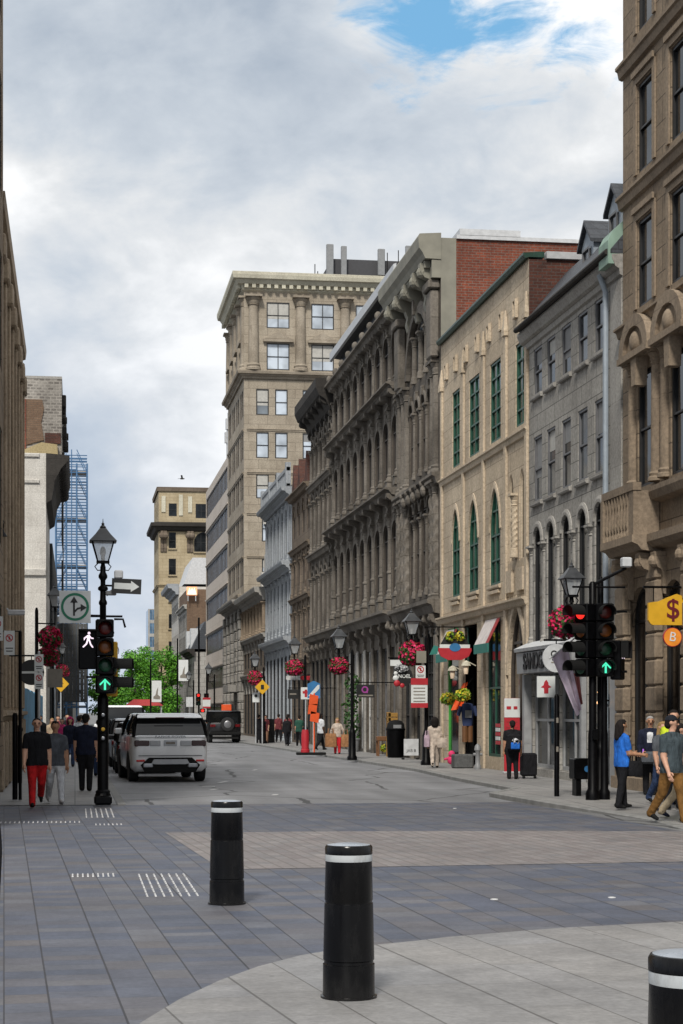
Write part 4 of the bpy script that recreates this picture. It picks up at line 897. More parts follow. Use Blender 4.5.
# more left frontage further on
t,f=lbuild('grey_building','grey concrete building far down the left side under the scaffold',122.2,158)
lwall(t,f,122.2,158,13,[(.5,4.5),(4.5,8.2),(8.2,12)],'grey_concrete',bay=3,ww=1.4); body(t,f,122.2,158,9,13,'grey_concrete','roofing')
t=thing('far_building','grey building closing the left side of the far street','building',(-4,200,0)); g=Frame((0,178,0),(1,0,0),(0,-1,0),(-4,200,0)); f=Frame((.4,0,0),(0,1,0),(1,0,0),(-4,200,0))
lwall(t,g,-14,.4,11,[(.5,4),(4,7.4),(7.4,10.6)],'grey_concrete',bay=2.4,ww=1.2); lwall(t,f,178,240,11,[(.5,4),(4,7.4),(7.4,10.6)],'grey_concrete',bay=4,ww=1.4)
fboxes(t,g,[(-14,.39,-62,-.01,10.9,11.05)],'roofing','roof')
# scaffold
t=thing('scaffold_tower','blue steel scaffold tower over the left pavement, sky showing through','scaffold',(-.3,160,0))
plain('scaffold_blue',(.07,.16,.3),.5,.2); plain('plank',(.3,.27,.23),.8)
for x in (-1.35,-.45,.45,1.35):
    for y in (-1.2,1.2): m=MB(); m.tube([(x,y,0),(x,y,23.4)],.075,6); m.build('standard','scaffold_blue',t)
for k in range(11):
    z=2.1+2.05*k; m=MB()
    for y in (-1.2,1.2):
        m.tube([(-1.35,y,z),(1.35,y,z)],.06,5); m.tube([(-1.35,y,z+1),(1.35,y,z+1)],.05,5); m.tube([(-1.35,y,z+.5),(1.35,y,z+.5)],.045,5); m.tube([(-.45,y,z+1.5),(1.35,y,z+1.5)],.045,5); m.tube([(-1.35,y,z+.25),(.45,y,z+.25)],.05,5); m.tube([(-1.35,y,z+1.25),(1.35,y,z+1.25)],.045,5); m.tube([(0,y,z),(0,y,z+2)],.05,5)
        m.tube([(-1.35,y,z),(-.45,y,z+2)],.04,5); m.tube([(.45,y,z+2),(1.35,y,z)],.04,5)
    for x in (-1.35,-.45,.45,1.35): m.tube([(x,-1.2,z),(x,1.2,z)],.03,5)
    m.build('ledger','scaffold_blue',t)
    if k%2==0: m=MB(); m.bbox(-1.35,1.35,-1.1,1.1,z+.05,z+.17,.02); m.build('platform','plank',t)
m=MB(); 
for k in range(9): m.box(-1.5+.32*k,-1.5+.32*k+.3,-1.32+.02*(k%2),-1.28+.02*(k%2),2.6,9.4)
m.build('debris_sheet','grey_concrete',t)
# hoarding along the left pavement
t=thing('hoarding','blue painted plywood hoarding along the left pavement','hoarding',(-1.7,76,0)); plain('hoard_blue',(.1,.27,.42),.7,var=.3,scale=1.5)
for k in range(20): m=MB(); m.bbox(-.03,.03,-20+2*k+.01,-20+2*k+1.99,.02,2.5+(.03 if k%3 else -.02),.008); m.build('panel','hoard_blue',t)
m=MB(); 
for k in range(21): m.box(-.14,-.035,-20.05+2*k,-19.95+2*k,.0,2.4)
m.build('post','plank',t)
# ------------------------------------------------------------ trees in the square
leafmat('leaf_bright',[(.06,.2,.013),(.09,.27,.018),(.13,.34,.026),(.075,.23,.016),(.04,.14,.012)])
plain('bark',(.06,.05,.04),.9,scale=3)
def tree(label,loc,h,w,seed,nl,group):
    rg=random.Random(seed); t=thing('tree',label,'tree',loc,group=group)
    m=MB(); m.tube([(0,0,0),(.06,0,h*.2),(.0,.1,h*.45),(.1,.05,h*.75)],[.22,.18,.13,.05],8); ends=[]
    for k in range(11):
        a=rg.random()*2*PI; z=h*(.22+.45*rg.random()); L=w*.42*(.6+.4*rg.random()); e=(L*math.cos(a),L*math.sin(a),z+h*.2*rg.random()+.3)
        m.tube([(0,0,z),(e[0]*.5,e[1]*.5,z+.25),e],[.08,.05,.02],5); ends.append(e)
    m.build('trunk','bark',t,True)
    cl=[(e[0],e[1],e[2],w*.17) for e in ends]
    for k in range(34):
        a=rg.random()*2*PI; q=math.sqrt(rg.random()); zz=rg.random(); r=w*.5*q*math.sqrt(max(.05,1-(2*zz-1)**2*.8)); cl.append((r*math.cos(a),r*math.sin(a),h*(.2+.74*zz),w*(.09+.09*rg.random())))
    m=MB()
    for i in range(nl):
        c=cl[rg.randrange(len(cl))]; v=Vector((rg.gauss(0,1),rg.gauss(0,1),rg.gauss(0,1))).normalized()*c[3]*(rg.random()**.4)
        p=Vector(c[:3])+v; n=(v.normalized()+Vector((rg.gauss(0,.5),rg.gauss(0,.5),rg.gauss(.4,.5)))).normalized(); a=n.orthogonal().normalized(); b=n.cross(a); th=rg.random()*6; a,b=a*math.cos(th)+b*math.sin(th),b*math.cos(th)-a*math.sin(th)
        s=.09+.1*rg.random()
        m.poly([tuple(p-a*s),tuple(p+b*s*.55-n*.03),tuple(p+a*s),tuple(p-b*s*.55-n*.03)])
    m.build('crown','leaf_bright',t); return t
tree('bright green leafy tree in the square, the wider one near street centre',(5.6,182,0),8.0,6.6,1,9000,'trees in the square')
tree('bright green tree in the square, right one beside the banner pole',(8.7,186,0),8.6,5.2,2,7000,'trees in the square')
tree('smaller green tree in the square, left one behind the traffic signal',(3.3,190,0),6.9,4.2,5,5000,'trees in the square')
tree('low bushy green tree under the banner, in front of the taller trees',(8.4,178.5,0),4.0,4.2,8,4000,'trees in the square')
sheet('square_paving',[(.6,176),(11.6,176),(12,225),(.6,225)],.003,'walk_slab')
# ------------------------------------------------------------ bollards
worn('bollard_black',(.003,.003,.0035),(.022,.021,.02),.22,.4,.16); worn('reflective',(.4,.42,.43),(.16,.15,.14),.4,.7,.1); plain('bollard_sky_sheen',(.30,.33,.37),.28,.0,var=.15)
def bollard(label,x,y,r=.152,h=.91):
    t=thing('bollard',label,'bollard',(x,y,.006),group='black bollards on the paving'); k=r/.155
    m=MB(); m.lathe([(.172*k,0),(.172*k,.012),(.158*k,.016),(.157*k,.2),(.150*k,.205),(.1495*k,.22),(.1555*k,.226),(.148*k,.56),(.143*k,.563),(.143*k,.575),(.147*k,.58),(.141*k,h-.1)],n=40); m.build('post','bollard_black',t,True)
    m=MB(); m.lathe([(.142*k,h-.1),(.1425*k,h-.098),(.1425*k,h-.062),(.142*k,h-.06)],n=40,caps=False); m.build('reflective_band','reflective',t,True)
    m=MB(); m.lathe([(.139*k,h-.06),(.144*k,h-.057),(.144*k,h-.018),(.137*k,h-.006),(.13*k,h-.004)],n=40,caps=False); m.build('cap','bollard_black',t,True)
    m=MB(); m.lathe([(.13*k,h-.004),(.08*k,h+.004),(.001,h+.006)],n=40,caps=False); m.build('top','bollard_sky_sheen',t,True)  # sky reflection on the black top is painted in as pale blue-grey
bollard('black bollard standing on the pale paving, in the centre of the foreground',1.61,10.58)
bollard('black bollard on the dark slabs, farther one left of centre',1.33,15.91)
bollard('nearest black bollard, cut off by the bottom right corner of the photo',1.99,5.64)
# ------------------------------------------------------------ lamps and signals
m_,nt_,b_=newmat('lantern_glass'); b_.inputs['Base Color'].default_value=(.55,.58,.6,1); b_.inputs['Roughness'].default_value=.15; b_.inputs['Alpha'].default_value=.45
def lens(name,c,e): plain(name,c,.35,emit=e)
lens('lens_red_off',(.09,.008,.006),0); lens('lens_amber_off',(.2,.06,.01),0); lens('lens_green_off',(.01,.06,.03),0)
lens('arrow_lit',(.08,.95,.55),1.0); lens('red_lit',(1.0,.03,.02),1.2); lens('walk_lit',(1.0,.82,.95),1.0)
def lantern(parent,z,w=.46,x=0,y=0):
    """four sided tapering street lantern standing on z"""
    lt=ob('lantern',None,parent,(x,y,z)); h=w*1.0; wb=w*.42; wt=w*.82
    m=MB(); R4=lambda q,z:[(-q,-q,z),(q,-q,z),(q,q,z),(-q,q,z)]
    for a,b in ((-1,-1),(1,-1),(1,1),(-1,1)): m.tube([(a*wb/2,b*wb/2,.04),(a*wt/2,b*wt/2,h*.82)],.013,5)
    m.loft([R4(wb/2+.02,0),R4(wb/2+.02,.04)]); m.tube([(0,0,-.1),(0,0,.02)],[.05,.03],8)
    for s in (-1,1): m.tube([(s*wb*.45,0,.0),(s*wb*.75,0,-.06),(s*wb*.5,0,-.13),(0,0,-.12)],.011,5)
    o=m.build('lantern_frame','black_paint',lt)
    m=MB(); m.loft([R4(wb/2-.005,.045),R4(wt/2-.005,h*.82)],caps=False); m.build('pane','lantern_glass',lt)
    m=MB(); m.lathe([(.03,.04),(.035,.14),(.055,.18),(.045,.26),(.02,.3)],n=8); m.build('bulb','window_white',lt,True)
    m=MB(); m.loft([R4(w/2,h*.82),R4(w/2+.015,h*.85),R4(w*.3,h*1.12),R4(w*.16,h*1.32),R4(w*.14,h*1.36)]); m.lathe([(w*.1,h*1.36),(w*.13,h*1.42),(w*.05,h*1.5),(w*.06,h*1.56),(w*.02,h*1.6),(.004,h*1.75)],n=8); m.build('lantern_roof','lamp_roof',lt)
    return lt
plain('lamp_roof',(.03,.032,.035),.4,var=.3)
def head(parent,x,y,z,rz,lenses,vis=.22,w=.32,back='black_paint',name='signal_head',arrow=True):
    """vertical signal head facing -y before rz; lenses listed from the top, each .335 apart"""
    hd=ob(name,None,parent,(x,y,z),rz); n=len(lenses); H=.335*n
    m=MB()
    for i in range(n): m.bbox(-w/2,w/2,-.02,.2,H-.335*(i+1)+.004,H-.335*i-.004,.02)
    m.build('housing',back,hd)
    for i,l in enumerate(lenses):
        zc=H-.335*(i+.5); m=MB()
        pts=[(-.12*math.sin(a),0,0) for a in (0,)]
        rr=[]
        for (r,yy) in ((.125,-.02),(.137,-.02)): rr.append([(r*math.cos(2*PI*k/16),yy,zc+r*math.sin(2*PI*k/16)) for k in range(16)])
        A=[PI*(-.12)+k*(PI*1.24)/14 for k in range(15)]
        m.loft([[(q*math.cos(a),yv,zc+q*math.sin(a)) for a in A] for q,yv in ((.14,-.02),(.14,-.02-vis*.95),(.131,-.02-vis*.95),(.131,-.02))],closed=False,caps=False)
        m.build('visor','black_matte',hd)
        m=MB()
        if l=='arrow':
            m.loft([[(.115*math.cos(2*PI*k/20),-.024,zc+.115*math.sin(2*PI*k/20)) for k in range(20)],[(.115*math.cos(2*PI*k/20),-.03,zc+.115*math.sin(2*PI*k/20)) for k in range(20)]]); o=m.build('lens','lens_green_off',hd)
            m=MB(); m.prism([(-.018,-.1),(.018,-.1),(.018,.05),(-.018,.05)],-.036,-.031)
            for s in (-1,1): m.loft([[(s*.0,yy,.1),(s*.1,yy,.0),(s*.085,yy,-.022),(s*.0,yy,.062)] for yy in (-.038,-.033)])
            m.v=[v+Vector((0,0,zc)) for v in m.v]; m.build('arrow','arrow_lit',o)
        else:
            m.sphere((0,-.02,zc),.12,16,8,(1,.35,1)); m.build('lens',l,hd,True)
    return hd
def pedhead(parent,x,y,z,rz=0):
    hd=ob('pedestrian_signal',None,parent,(x,y,z),rz); m=MB(); m.bbox(-.17,.17,-.02,.18,0,.72,.02); m.build('housing','black_paint',hd)
    m=MB(); m.bbox(-.17,.17,-.16,-.021,.68,.715,.008); m.bbox(-.17,-.15,-.16,-.021,.4,.68,.005); m.bbox(.15,.17,-.16,-.021,.4,.68,.005); m.build('visor','black_matte',hd)
    m=MB(); f_=lambda pts:m.loft([[(a,y_,b+.53) for a,b in pts] for y_ in (-.03,-.024)])
    c=[(.02+.026*math.cos(2*PI*k/10),.115+.026*math.sin(2*PI*k/10)) for k in range(10)]; f_(c)
    f_([(-.015,.08),(.03,.085),(.035,-.01),(-.02,-.015)]); f_([(-.015,.075),(-.075,.03),(-.07,-.02),(-.045,.02),(-.005,.05)]); f_([(.03,.08),(.06,.04),(.1,.03),(.1,.01),(.05,.015),(.025,.045)])
    f_([(-.02,-.01),(-.04,-.07),(-.1,-.13),(-.08,-.145),(-.015,-.085),(.012,-.01)]); f_([(.01,-.01),(.035,-.01),(.06,-.08),(.1,-.14),(.075,-.145),(.035,-.09)])
    m.build('walking_figure','walk_lit',hd); return hd
def pole_base(t):
    m=MB(); m.bbox(-.16,.16,-.16,.16,0,.16,.03); m.lathe([(.15,.16),(.13,.2),(.13,.24),(.1,.27)],n=16); m.build('base','black_paint',t)
plain('sign_white_paint',(.62,.64,.63),.5,var=.05); plain('sign_green',(.01,.17,.09),.5,var=.08); plain('sign_black',(.012,.012,.012),.5); plain('sign_red',(.4,.018,.028),.5,var=.08); plain('sign_yellow',(.62,.34,.012),.5,var=.08); plain('sign_blue',(.03,.16,.36),.5,var=.08); plain('orange_vis',(.68,.085,.014),.5,var=.1); plain('sign_back',(.2,.18,.15),.6); plain('gold',(.5,.3,.03),.5); plain('maroon',(.12,.005,.012),.5)
def board(parent,pts,mat,y0=-.01,y1=.01,name='plate'): m=MB(); m.prism(pts,y0,y1); return m.build(name,mat,parent)
def rect(w,h,x=0,z=0): return [(x-w/2,z-h/2),(x+w/2,z-h/2),(x+w/2,z+h/2),(x-w/2,z+h/2)]
def disc(r,x=0,z=0,n=28): return [(x+r*math.cos(2*PI*k/n),z+r*math.sin(2*PI*k/n)) for k in range(n)]
def ring(parent,R0,R1,mat,y0,y1,name='ring',x=0,z=0,n=36):
    m=MB(); m.loft([[(x+q*math.cos(2*PI*k/n),yy,z+q*math.sin(2*PI*k/n)) for q,yy in ((R0,y0),(R1,y0),(R1,y1),(R0,y1))] for k in range(n+1)],caps=False); return m.build(name,mat,parent)
# left lamp post with signals
t=thing('street_lamp','black lamp post with lit green arrow signal and walking figure, left of the white car','street lamp',(.5,32.83,.03))
pole_base(t)
m=MB(); m.lathe([(.1,.24),(.1,1.9),(.085,1.95),(.06,2.0),(.058,3.6),(.075,3.62),(.075,3.66),(.055,3.7),(.05,3.85),(.09,3.88),(.09,3.92),(.045,3.96),(.045,4.05),(.08,4.1),(.08,4.14),(.05,4.2),(.05,4.3)],n=16); m.build('pole','black_paint',t,True)
lantern(t,4.36,.46)
head(t,.03,-.28,2.0,R(2),['lens_red_off','lens_amber_off','lens_green_off','arrow'])
pedhead(t,-.27,-.18,2.44)
head(t,.2,.02,2.0,R(80),['lens_green_off','lens_green_off'],.34)
hd=head(t,.16,.36,1.95,R(180),['lens_red_off','lens_amber_off','lens_green_off'],.2,.22,back='sign_yellow')
m=MB(); m.tube([(0,0,2.25),(0,-.09,3.1)],.02,6); m.tube([(-.3,-.1,3.1),(.2,-.1,3.1)],.02,6); m.tube([(-.3,-.1,2.3),(.2,-.1,2.3)],.02,6); m.tube([(-.75,-.02,3.4),(.35,-.02,3.4)],.02,6); m.tube([(.2,0,3.35),(.36,0,3.35),(.4,0,3.2)],.02,6); m.build('signal_bracket','black_paint',t)
for z,mt in ((1.62,'steel'),(1.36,'gold'),(1.2,'steel')): m=MB(); m.bbox(-.05,.05,-.15,-.09,z-.06,z+.06,.01); m.lathe([(.03,0),(.03,.04)],n=10) if False else None; o=m.build('push_button_box','black_paint',t); m=MB(); m.sphere((0,-.15,z),.035,12,6,(1,.4,1)); m.build('push_button',mt,o)
m=MB(); m.tube([(.06,0,3.78),(.3,-.03,3.98)],.022,6); m.bbox(.05,.24,-.06,.06,3.78,3.86,.015); m.tube([(.26,-.03,3.98),(.3,-.03,4.15)],.015,6); m.build('camera_arm','grey_paint',t)
m=MB(); m.bbox(.2,.36,-.12,.04,4.08,4.23,.02); m.build('camera','pale_grey',t)
s=thing('direction_sign','square white sign with green ring and straight-or-right arrows','sign',(.0,32.72,3.59))
b=board(s,rect(.56,.58),'sign_white_paint'); ring(b,.205,.25,'sign_green',-.016,-.0105)
m=MB(); F=lambda pts:m.loft([[(a,yy,c) for a,c in pts] for yy in (-.017,-.0108)])
F([(-.035,-.16),(.0,-.16),(.0,.09),(-.035,.09)]); F([(-.085,.075),(.05,.075),(-.0175,.19)])
F([(.0,-.105),(.05,-.05),(.11,-.03),(.11,.0),(.04,-.015),(.0,-.055)]); F([(.1,-.085),(.21,-.012),(.1,.055)]); m.build('arrows','sign_black',b)
m=MB(); m.tube([(.27,.03,-.15),(.47,.08,-.15)],.018,6); m.build('bracket','black_paint',s)
s=thing('one_way_sign','black sign with a white arrow pointing right, on the left lamp post','sign',(.92,32.72,3.97)); s.rotation_euler=(0,R(2.5),R(-4))
b=board(s,rect(.53,.27),'sign_black'); board(b,[(-.22,-.055),(.08,-.055),(.08,-.1),(.23,0),(.08,.1),(.08,.055),(-.22,.055)],'sign_white_paint',-.016,-.0105,'arrow'); m=MB(); m.tube([(-.25,.03,0),(-.42,.08,0)],.018,6); m.build('bracket','black_paint',s)
# right signal poles
t=thing('signal_post','black twin-pole signal post with lit green arrow beside the stone shop building','traffic signal',(9.4,31.95,.09))
for x,y,r,h in ((-.02,0,.068,4.0),(.24,.12,.055,3.4)):
    m=MB(); m.lathe([(r*1.9,0),(r*1.9,.14),(r*1.35,.2),(r*1.2,1.2),(r,1.3),(r,h-.05),(r*.5,h)],(x,y),14); m.build('pole','black_paint',t,True)
head(t,.13,-.3,2.25,R(0),['lens_red_off','lens_amber_off','lens_green_off','arrow'],.24,.33)
h2=head(t,-.26,-.1,2.25,R(-62),['red_lit','lens_amber_off','lens_green_off','lens_green_off'],.34,.33)
pedhead(t,.52,-.05,2.2,R(60))
m=MB(); m.tube([(-.3,-.1,3.45),(.6,-.1,3.45)],.022,6); m.tube([(-.3,-.1,2.35),(.6,-.1,2.35)],.022,6); m.tube([(-.4,0,3.9),(.6,0,3.9)],.018,6); m.tube([(.0,0,3.95),(.6,-.05,4.25)],.03,6); m.tube([(0,0,3.9),(0,-.1,3.45),(0,-.1,2.35)],.02,6); m.build('signal_bracket','black_paint',t)
m=MB(); m.bbox(.5,.68,-.18,.0,4.26,4.44,.02); m.build('camera','pale_grey',t)
m=MB(); m.bbox(-.06,.06,-.15,-.086,1.1,1.3,.015); m.build('push_button_box','black_paint',t)
# lamp standards
leafmat('petal',[(.46,.006,.06),(.6,.014,.1),(.34,.004,.04),(.7,.05,.17),(.5,.008,.06)]); leafmat('basket_leaf',[(.03,.08,.02),(.045,.11,.02),(.02,.06,.015)])
leafmat('flower_yellow',[(.6,.45,.02),(.12,.25,.02),(.2,.35,.03),(.5,.4,.05)])
def ball(m,r,n,s,rg,sq=1.0,c=(0,0,0)):
    for i in range(n):
        v=Vector((rg.gauss(0,1),rg.gauss(0,1),rg.gauss(0,1))).normalized(); p=v*r*(.82+.25*rg.random()); p.z*=sq; p+=Vector(c)
        nrm=(v+Vector((rg.gauss(0,.6),rg.gauss(0,.6),rg.gauss(0,.6)))).normalized(); a=nrm.orthogonal().normalized(); b=nrm.cross(a); q=s*(.6+.8*rg.random())
        m.poly([tuple(p-a*q),tuple(p-b*q*.8+nrm*q*.25),tuple(p+a*q),tuple(p+b*q*.8+nrm*q*.25)])
PROTO={}
def basket(label,loc,r,rg=random.Random(11)):
    t=thing('flower_basket',label,'flower basket',loc,group='hanging baskets of red flowers')
    k='basket'
    if k not in PROTO:
        m=MB(); ball(m,.36,620,.045,rg,.95); ball(m,.2,160,.05,rg,.8,(.16,-.1,-.14)); ball(m,.17,120,.05,rg,.8,(-.18,.06,.16)); a=m.mesh('flowers','petal'); m=MB(); ball(m,.35,420,.06,rg,.95); b=m.mesh('foliage','basket_leaf')
        m=MB(); m.sphere((0,0,-.02),.3,14,10,(1,1,.9)); c=m.mesh('basket','basket_leaf',True); m=MB()
        for q in range(3): m.tube([(.28*math.cos(q*2.09),.28*math.sin(q*2.09),0),(0,0,.62)],.008,4)
        PROTO[k]=(a,b,c,m.mesh('chain','black_paint'))
    for nme,me in zip(('flowers','foliage','basket','chain'),PROTO[k]): o=ob(nme,me,t); 
    q=random.Random(int(loc[1]*10)); t.scale=(r/.36,r/.36,r/.36*q.uniform(.86,1.05)); t.rotation_euler=(q.uniform(-.15,.15),q.uniform(-.15,.15),q.uniform(0,6)); return t
def standard(label,x,y,zl,off,w=.5,base=.03,pole_top=None):
    t=thing('street_lamp',label,'street lamp',(x,y,base),group='lamp posts along the street'); zt=pole_top or zl
    m=MB(); m.lathe([(.17,0),(.17,.1),(.13,.16),(.12,.9),(.09,.98),(.06,1.1),(.055,zt-base-.1),(.03,zt-base)],n=12); m.build('pole','black_paint',t,True)
    m=MB(); m.tube([(0,0,zl-.5-base),(off,0,zl-.5-base)],.022,6); m.tube([(0,0,zl-.9-base),(off*.5,0,zl-.62-base),(off,0,zl-.5-base)],.014,5); m.tube([(off,0,zl-.55-base),(off,0,zl-.05-base)],.025,6); m.build('arm','black_paint',t)
    lantern(t,zl-base,w,off); return t
standard('black street lamp on the left pavement, its lantern over red flower baskets',-1.2,57.7,5.0,.57,.46)
basket('large red flower ball, topmost of the hanging baskets on the left pavement',(-.78,57.7,4.05),.38)
basket('red flower ball hanging just below the topmost basket on the left',(-.84,58.4,3.5),.34)
basket('smallest red flower basket at left, lowest and farthest of three',(-.71,101,4.0),.36)
standard('black street lamp far down the left pavement, over the smallest basket',-1.2,101,4.9,.5,.46)
standard('black street lamp at the grey stone building, lantern left of the right signal',9.62,32.25,3.82,-.55,.4,.09,4.2)
basket('red flower basket half behind the right traffic signal',(8.98,32.35,3.36),.3)
for x,y,zl,r,l1,l2 in ((10.55,53.7,4.02,.38,'black street lamp in front of the beige shop, woman in white beside it','large red flower ball above the red notices, left of the beige shop'),(9.2,59.7,3.8,.33,'slim black street lamp beside the purple-logo hanging sign','red flower ball above the purple-logo hanging sign'),(9.5,74.5,4.1,.38,'black street lamp by the orange road markers on the right pavement','red flower ball above the orange road markers and blue striped sign'),(9.55,91.7,4.0,.37,'black street lamp by the yellow diamond sign near the black jeep','small red flower ball above the yellow diamond sign near the jeep')):
    standard(l1,x,y,zl,-.45,.5,.09); basket(l2,(x-.45,y,zl-.55),r)
for x,y,l in ((9.5,124,'dark street lamp far away in front of the tower base'),(9.5,146,'dark street lamp far away in front of the white office block')): standard(l,x,y,4.3,-.4,.5,.09)
# ------------------------------------------------------------ signs on the left
def post(parent,h,x=0,y=0,r=.03,mat='galv'): m=MB(); m.lathe([(r,0),(r,h),(r*.4,h+.02)],(x,y),10); return m.build('post',mat,parent,True)
def nopark(parent,x,z,w=.24,h=.4,y=0):
    b=board(parent,rect(w,h,x,z),'sign_white_paint',y-.008,y+.004); ring(b,w*.26,w*.35,'sign_red',y-.013,y-.0085,'ring',x,z+h*.2,20)
    m=MB(); m.prism([(x-w*.22,z+h*.2+w*.26),(x-w*.28,z+h*.2+w*.2),(x+w*.22,z+h*.2-w*.26),(x+w*.28,z+h*.2-w*.2)],y-.014,y-.009); m.prism(rect(w*.14,w*.34,x,z+h*.2),y-.0115,y-.0087); m.build('bar','sign_red',b)
    m=MB(); m.prism(rect(w*.7,.018,x,z-h*.22),y-.012,y-.0085); m.prism(rect(w*.6,.018,x,z-h*.34),y-.012,y-.0085); m.build('printed_lines','sign_black',b)
t=thing('parking_sign','no-parking sign on a tall black pole at the left edge','sign',(-1.03,34.7,.03)); post(t,3.2,0,0,.032,'black_paint'); nopark(t,-.2,2.98,.2,.46,-.05); nopark(t,-.42,3.25,.2,.46,-.05); m=MB(); m.lathe([(.05,0),(.05,1.6),(.035,1.65)],(-.1,.1),12); m.build('sleeve','black_paint',t,True)
m=MB(); m.tube([(-.5,-.04,3.2),(0,-.04,3.2)],.012,5); m.build('bracket','black_paint',t)
t=thing('parking_sign','two stacked no-parking signs over the man in red trousers','sign',(-.76,38.9,.03)); post(t,2.95,0,.02); nopark(t,0,2.72,.19,.36,-.02); nopark(t,0,2.33,.19,.34,-.02)
t=thing('round_sign','round black hanging sign with white bar, behind the no-parking signs','sign',(-.98,41.5,2.6)); b=board(t,disc(.29),'sign_black',-.03,.03); board(b,rect(.5,.05),'sign_white_paint',-.036,-.0305,'bar'); m=MB(); m.tube([(-.5,0,.38),(0,0,.38),(.2,0,.38)],.02,6); m.tube([(0,0,.28),(0,0,.38)],.012,5); m.build('bracket','black_paint',t)
t=thing('diamond_sign','yellow diamond warning sign on the left pavement under the small basket','sign',(-.62,81,.03)); post(t,3.1); b=board(t,[(0,2.55),(.36,2.92),(0,3.29),(-.36,2.92)],'sign_yellow',-.05,-.03); board(b,[(-.04,2.78),(.04,2.78),(.04,2.95),(.12,2.93),(0,3.08),(-.12,2.93),(-.04,2.95)],'sign_black',-.057,-.0505,'symbol')
t=thing('sign_back','back of a plain beige sign left of the yellow diamond','sign',(-.66,60.9,.03)); post(t,3.2); board(t,rect(.5,.62,0,2.8),'sign_back',-.05,-.03)
t=thing('bollard_post','slim black post bollard by the left wall behind red-trousers man','bollard',(-1.3,43,.03)); m=MB(); m.lathe([(.07,0),(.07,1.2),(.09,1.22),(.09,1.28),(.03,1.36)],n=12); m.build('post','black_paint',t,True)
# ------------------------------------------------------------ signs, right side
t=thing('notice_board','red and white notice panels fixed to the lamp post left of the beige shop','sign',(10.38,53.3,0))
b=board(t,rect(.5,.82,-.12,2.25),'sign_white_paint'); board(b,rect(.52,.2,-.12,2.62),'sign_red',-.018,-.011,'header'); board(b,rect(.52,.14,-.12,1.9),'sign_red',-.018,-.011,'footer'); m=MB(); 
for k in range(5): m.prism(rect(.36,.03,-.12,2.42-.1*k),-.016,-.0105)
m.build('printed_lines','sign_back',b); nopark(t,-.08,2.9,.3,.4); board(t,rect(.3,.36,-.06,3.36),'sage_trim')
m=MB(); m.tube([(-.1,.02,2.4),(.35,.3,2.4)],.015,5); m.tube([(-.1,.02,3.2),(.35,.3,3.2)],.015,5); m.build('bracket','black_paint',t)
t=thing('hanging_sign','round black NOEL sign with snowman and red baubles below a white strip sign','sign',(10.9,59.6,2.9))
board(t,rect(.6,.2,-.12,.45),'sign_white_paint',-.02,.02,'strip'); ring(t,0.0,.34,'sign_black',-.03,.03,'disc',0,0); 
text('NOEL',.17,'sign_white_paint',t,(.06,-.034,.0),ext=.003,bold=.004)
m=MB(); m.sphere((-.24,-.04,-.06),.1,10,7,(1,.4,1)); m.sphere((-.24,-.045,.1),.07,10,7,(1,.4,1)); m.build('snowman','sign_white_paint',t,True)
m=MB(); m.sphere((-.2,-.06,-.24),.11,10,7,(1,.4,1)); m.sphere((-.02,-.05,-.31),.08,10,7,(1,.4,1)); m.build('bauble','sign_red',t,True)
m=MB(); ball(m,.2,120,.05,random.Random(4),.6,(-.05,-.03,.27)); m.build('garland','pale_grey',t)
m=MB(); m.tube([(-.5,0,.62),(.75,0,.62)],.02,6); m.tube([(0,0,.33),(0,0,.62)],.01,4); m.box(-.44,.2,-.015,.015,.58,.61); m.build('bracket','black_paint',t)
t=thing('hanging_sign','rectangular black hanging sign with a purple round logo','sign',(9.9,61.2,2.42)); plain('purple',(.3,.05,.25),.5)
b=board(t,rect(.62,.44),'sign_black',-.03,.03); ring(b,.07,.12,'purple',-.04,-.0305,'logo',-.03,.05); board(b,rect(.04,.14,.05,-.0),'purple',-.041,-.0306,'logo_stem'); board(b,rect(.5,.05,0,-.15),'sign_back',-.038,-.0305,'printed_line')
m=MB(); m.tube([(-.4,0,.3),(1.7,0,.3)],.018,6); m.tube([(-.25,0,.22),(-.25,0,.3)],.01,4); m.tube([(.25,0,.22),(.25,0,.3)],.01,4); m.build('bracket','black_paint',t)
t=thing('hanging_sign','plain black hanging sign beside the farther lamp, left of the road markers','sign',(9.6,79.6,2.5)); board(t,rect(.46,.42),'sign_black',-.03,.03); board(t,rect(.3,.06),'sign_back',-.036,-.0305,'printed_line'); m=MB(); m.tube([(-.2,0,.27),(2,0,.27)],.018,6); m.build('bracket','black_paint',t)
t=thing('diamond_sign','yellow diamond warning sign under the small basket near the jeep','sign',(9.45,91.4,.09)); post(t,3.3); b=board(t,[(0,2.5),(.38,2.88),(0,3.26),(-.38,2.88)],'sign_yellow',-.05,-.03); board(b,[(-.08,2.76),(.08,2.76),(.08,3.0),(-.08,3.0)],'sign_black',-.057,-.0505,'symbol')
t=thing('small_sign','small white sign left of the far yellow diamond','sign',(9.2,92.2,.09)); post(t,2.7); b=board(t,rect(.36,.5,0,2.36),'sign_white_paint',-.05,-.03); board(b,disc(.08,0,2.44),'sign_black',-.057,-.0505,'symbol')
t=thing('striped_sign','blue sign with a white diagonal stripe on a white post','sign',(9.3,70.3,.09)); post(t,2.75,0,0,.035,'window_white'); b=board(t,[(-.25,2.15),(.25,2.15),(.25,2.72),(0,2.84),(-.25,2.72)],'sign_blue',-.05,-.03); board(b,[(-.22,2.25),(-.1,2.2),(.22,2.53),(.22,2.68),(.16,2.68)],'sign_white_paint',-.057,-.0505,'stripe')
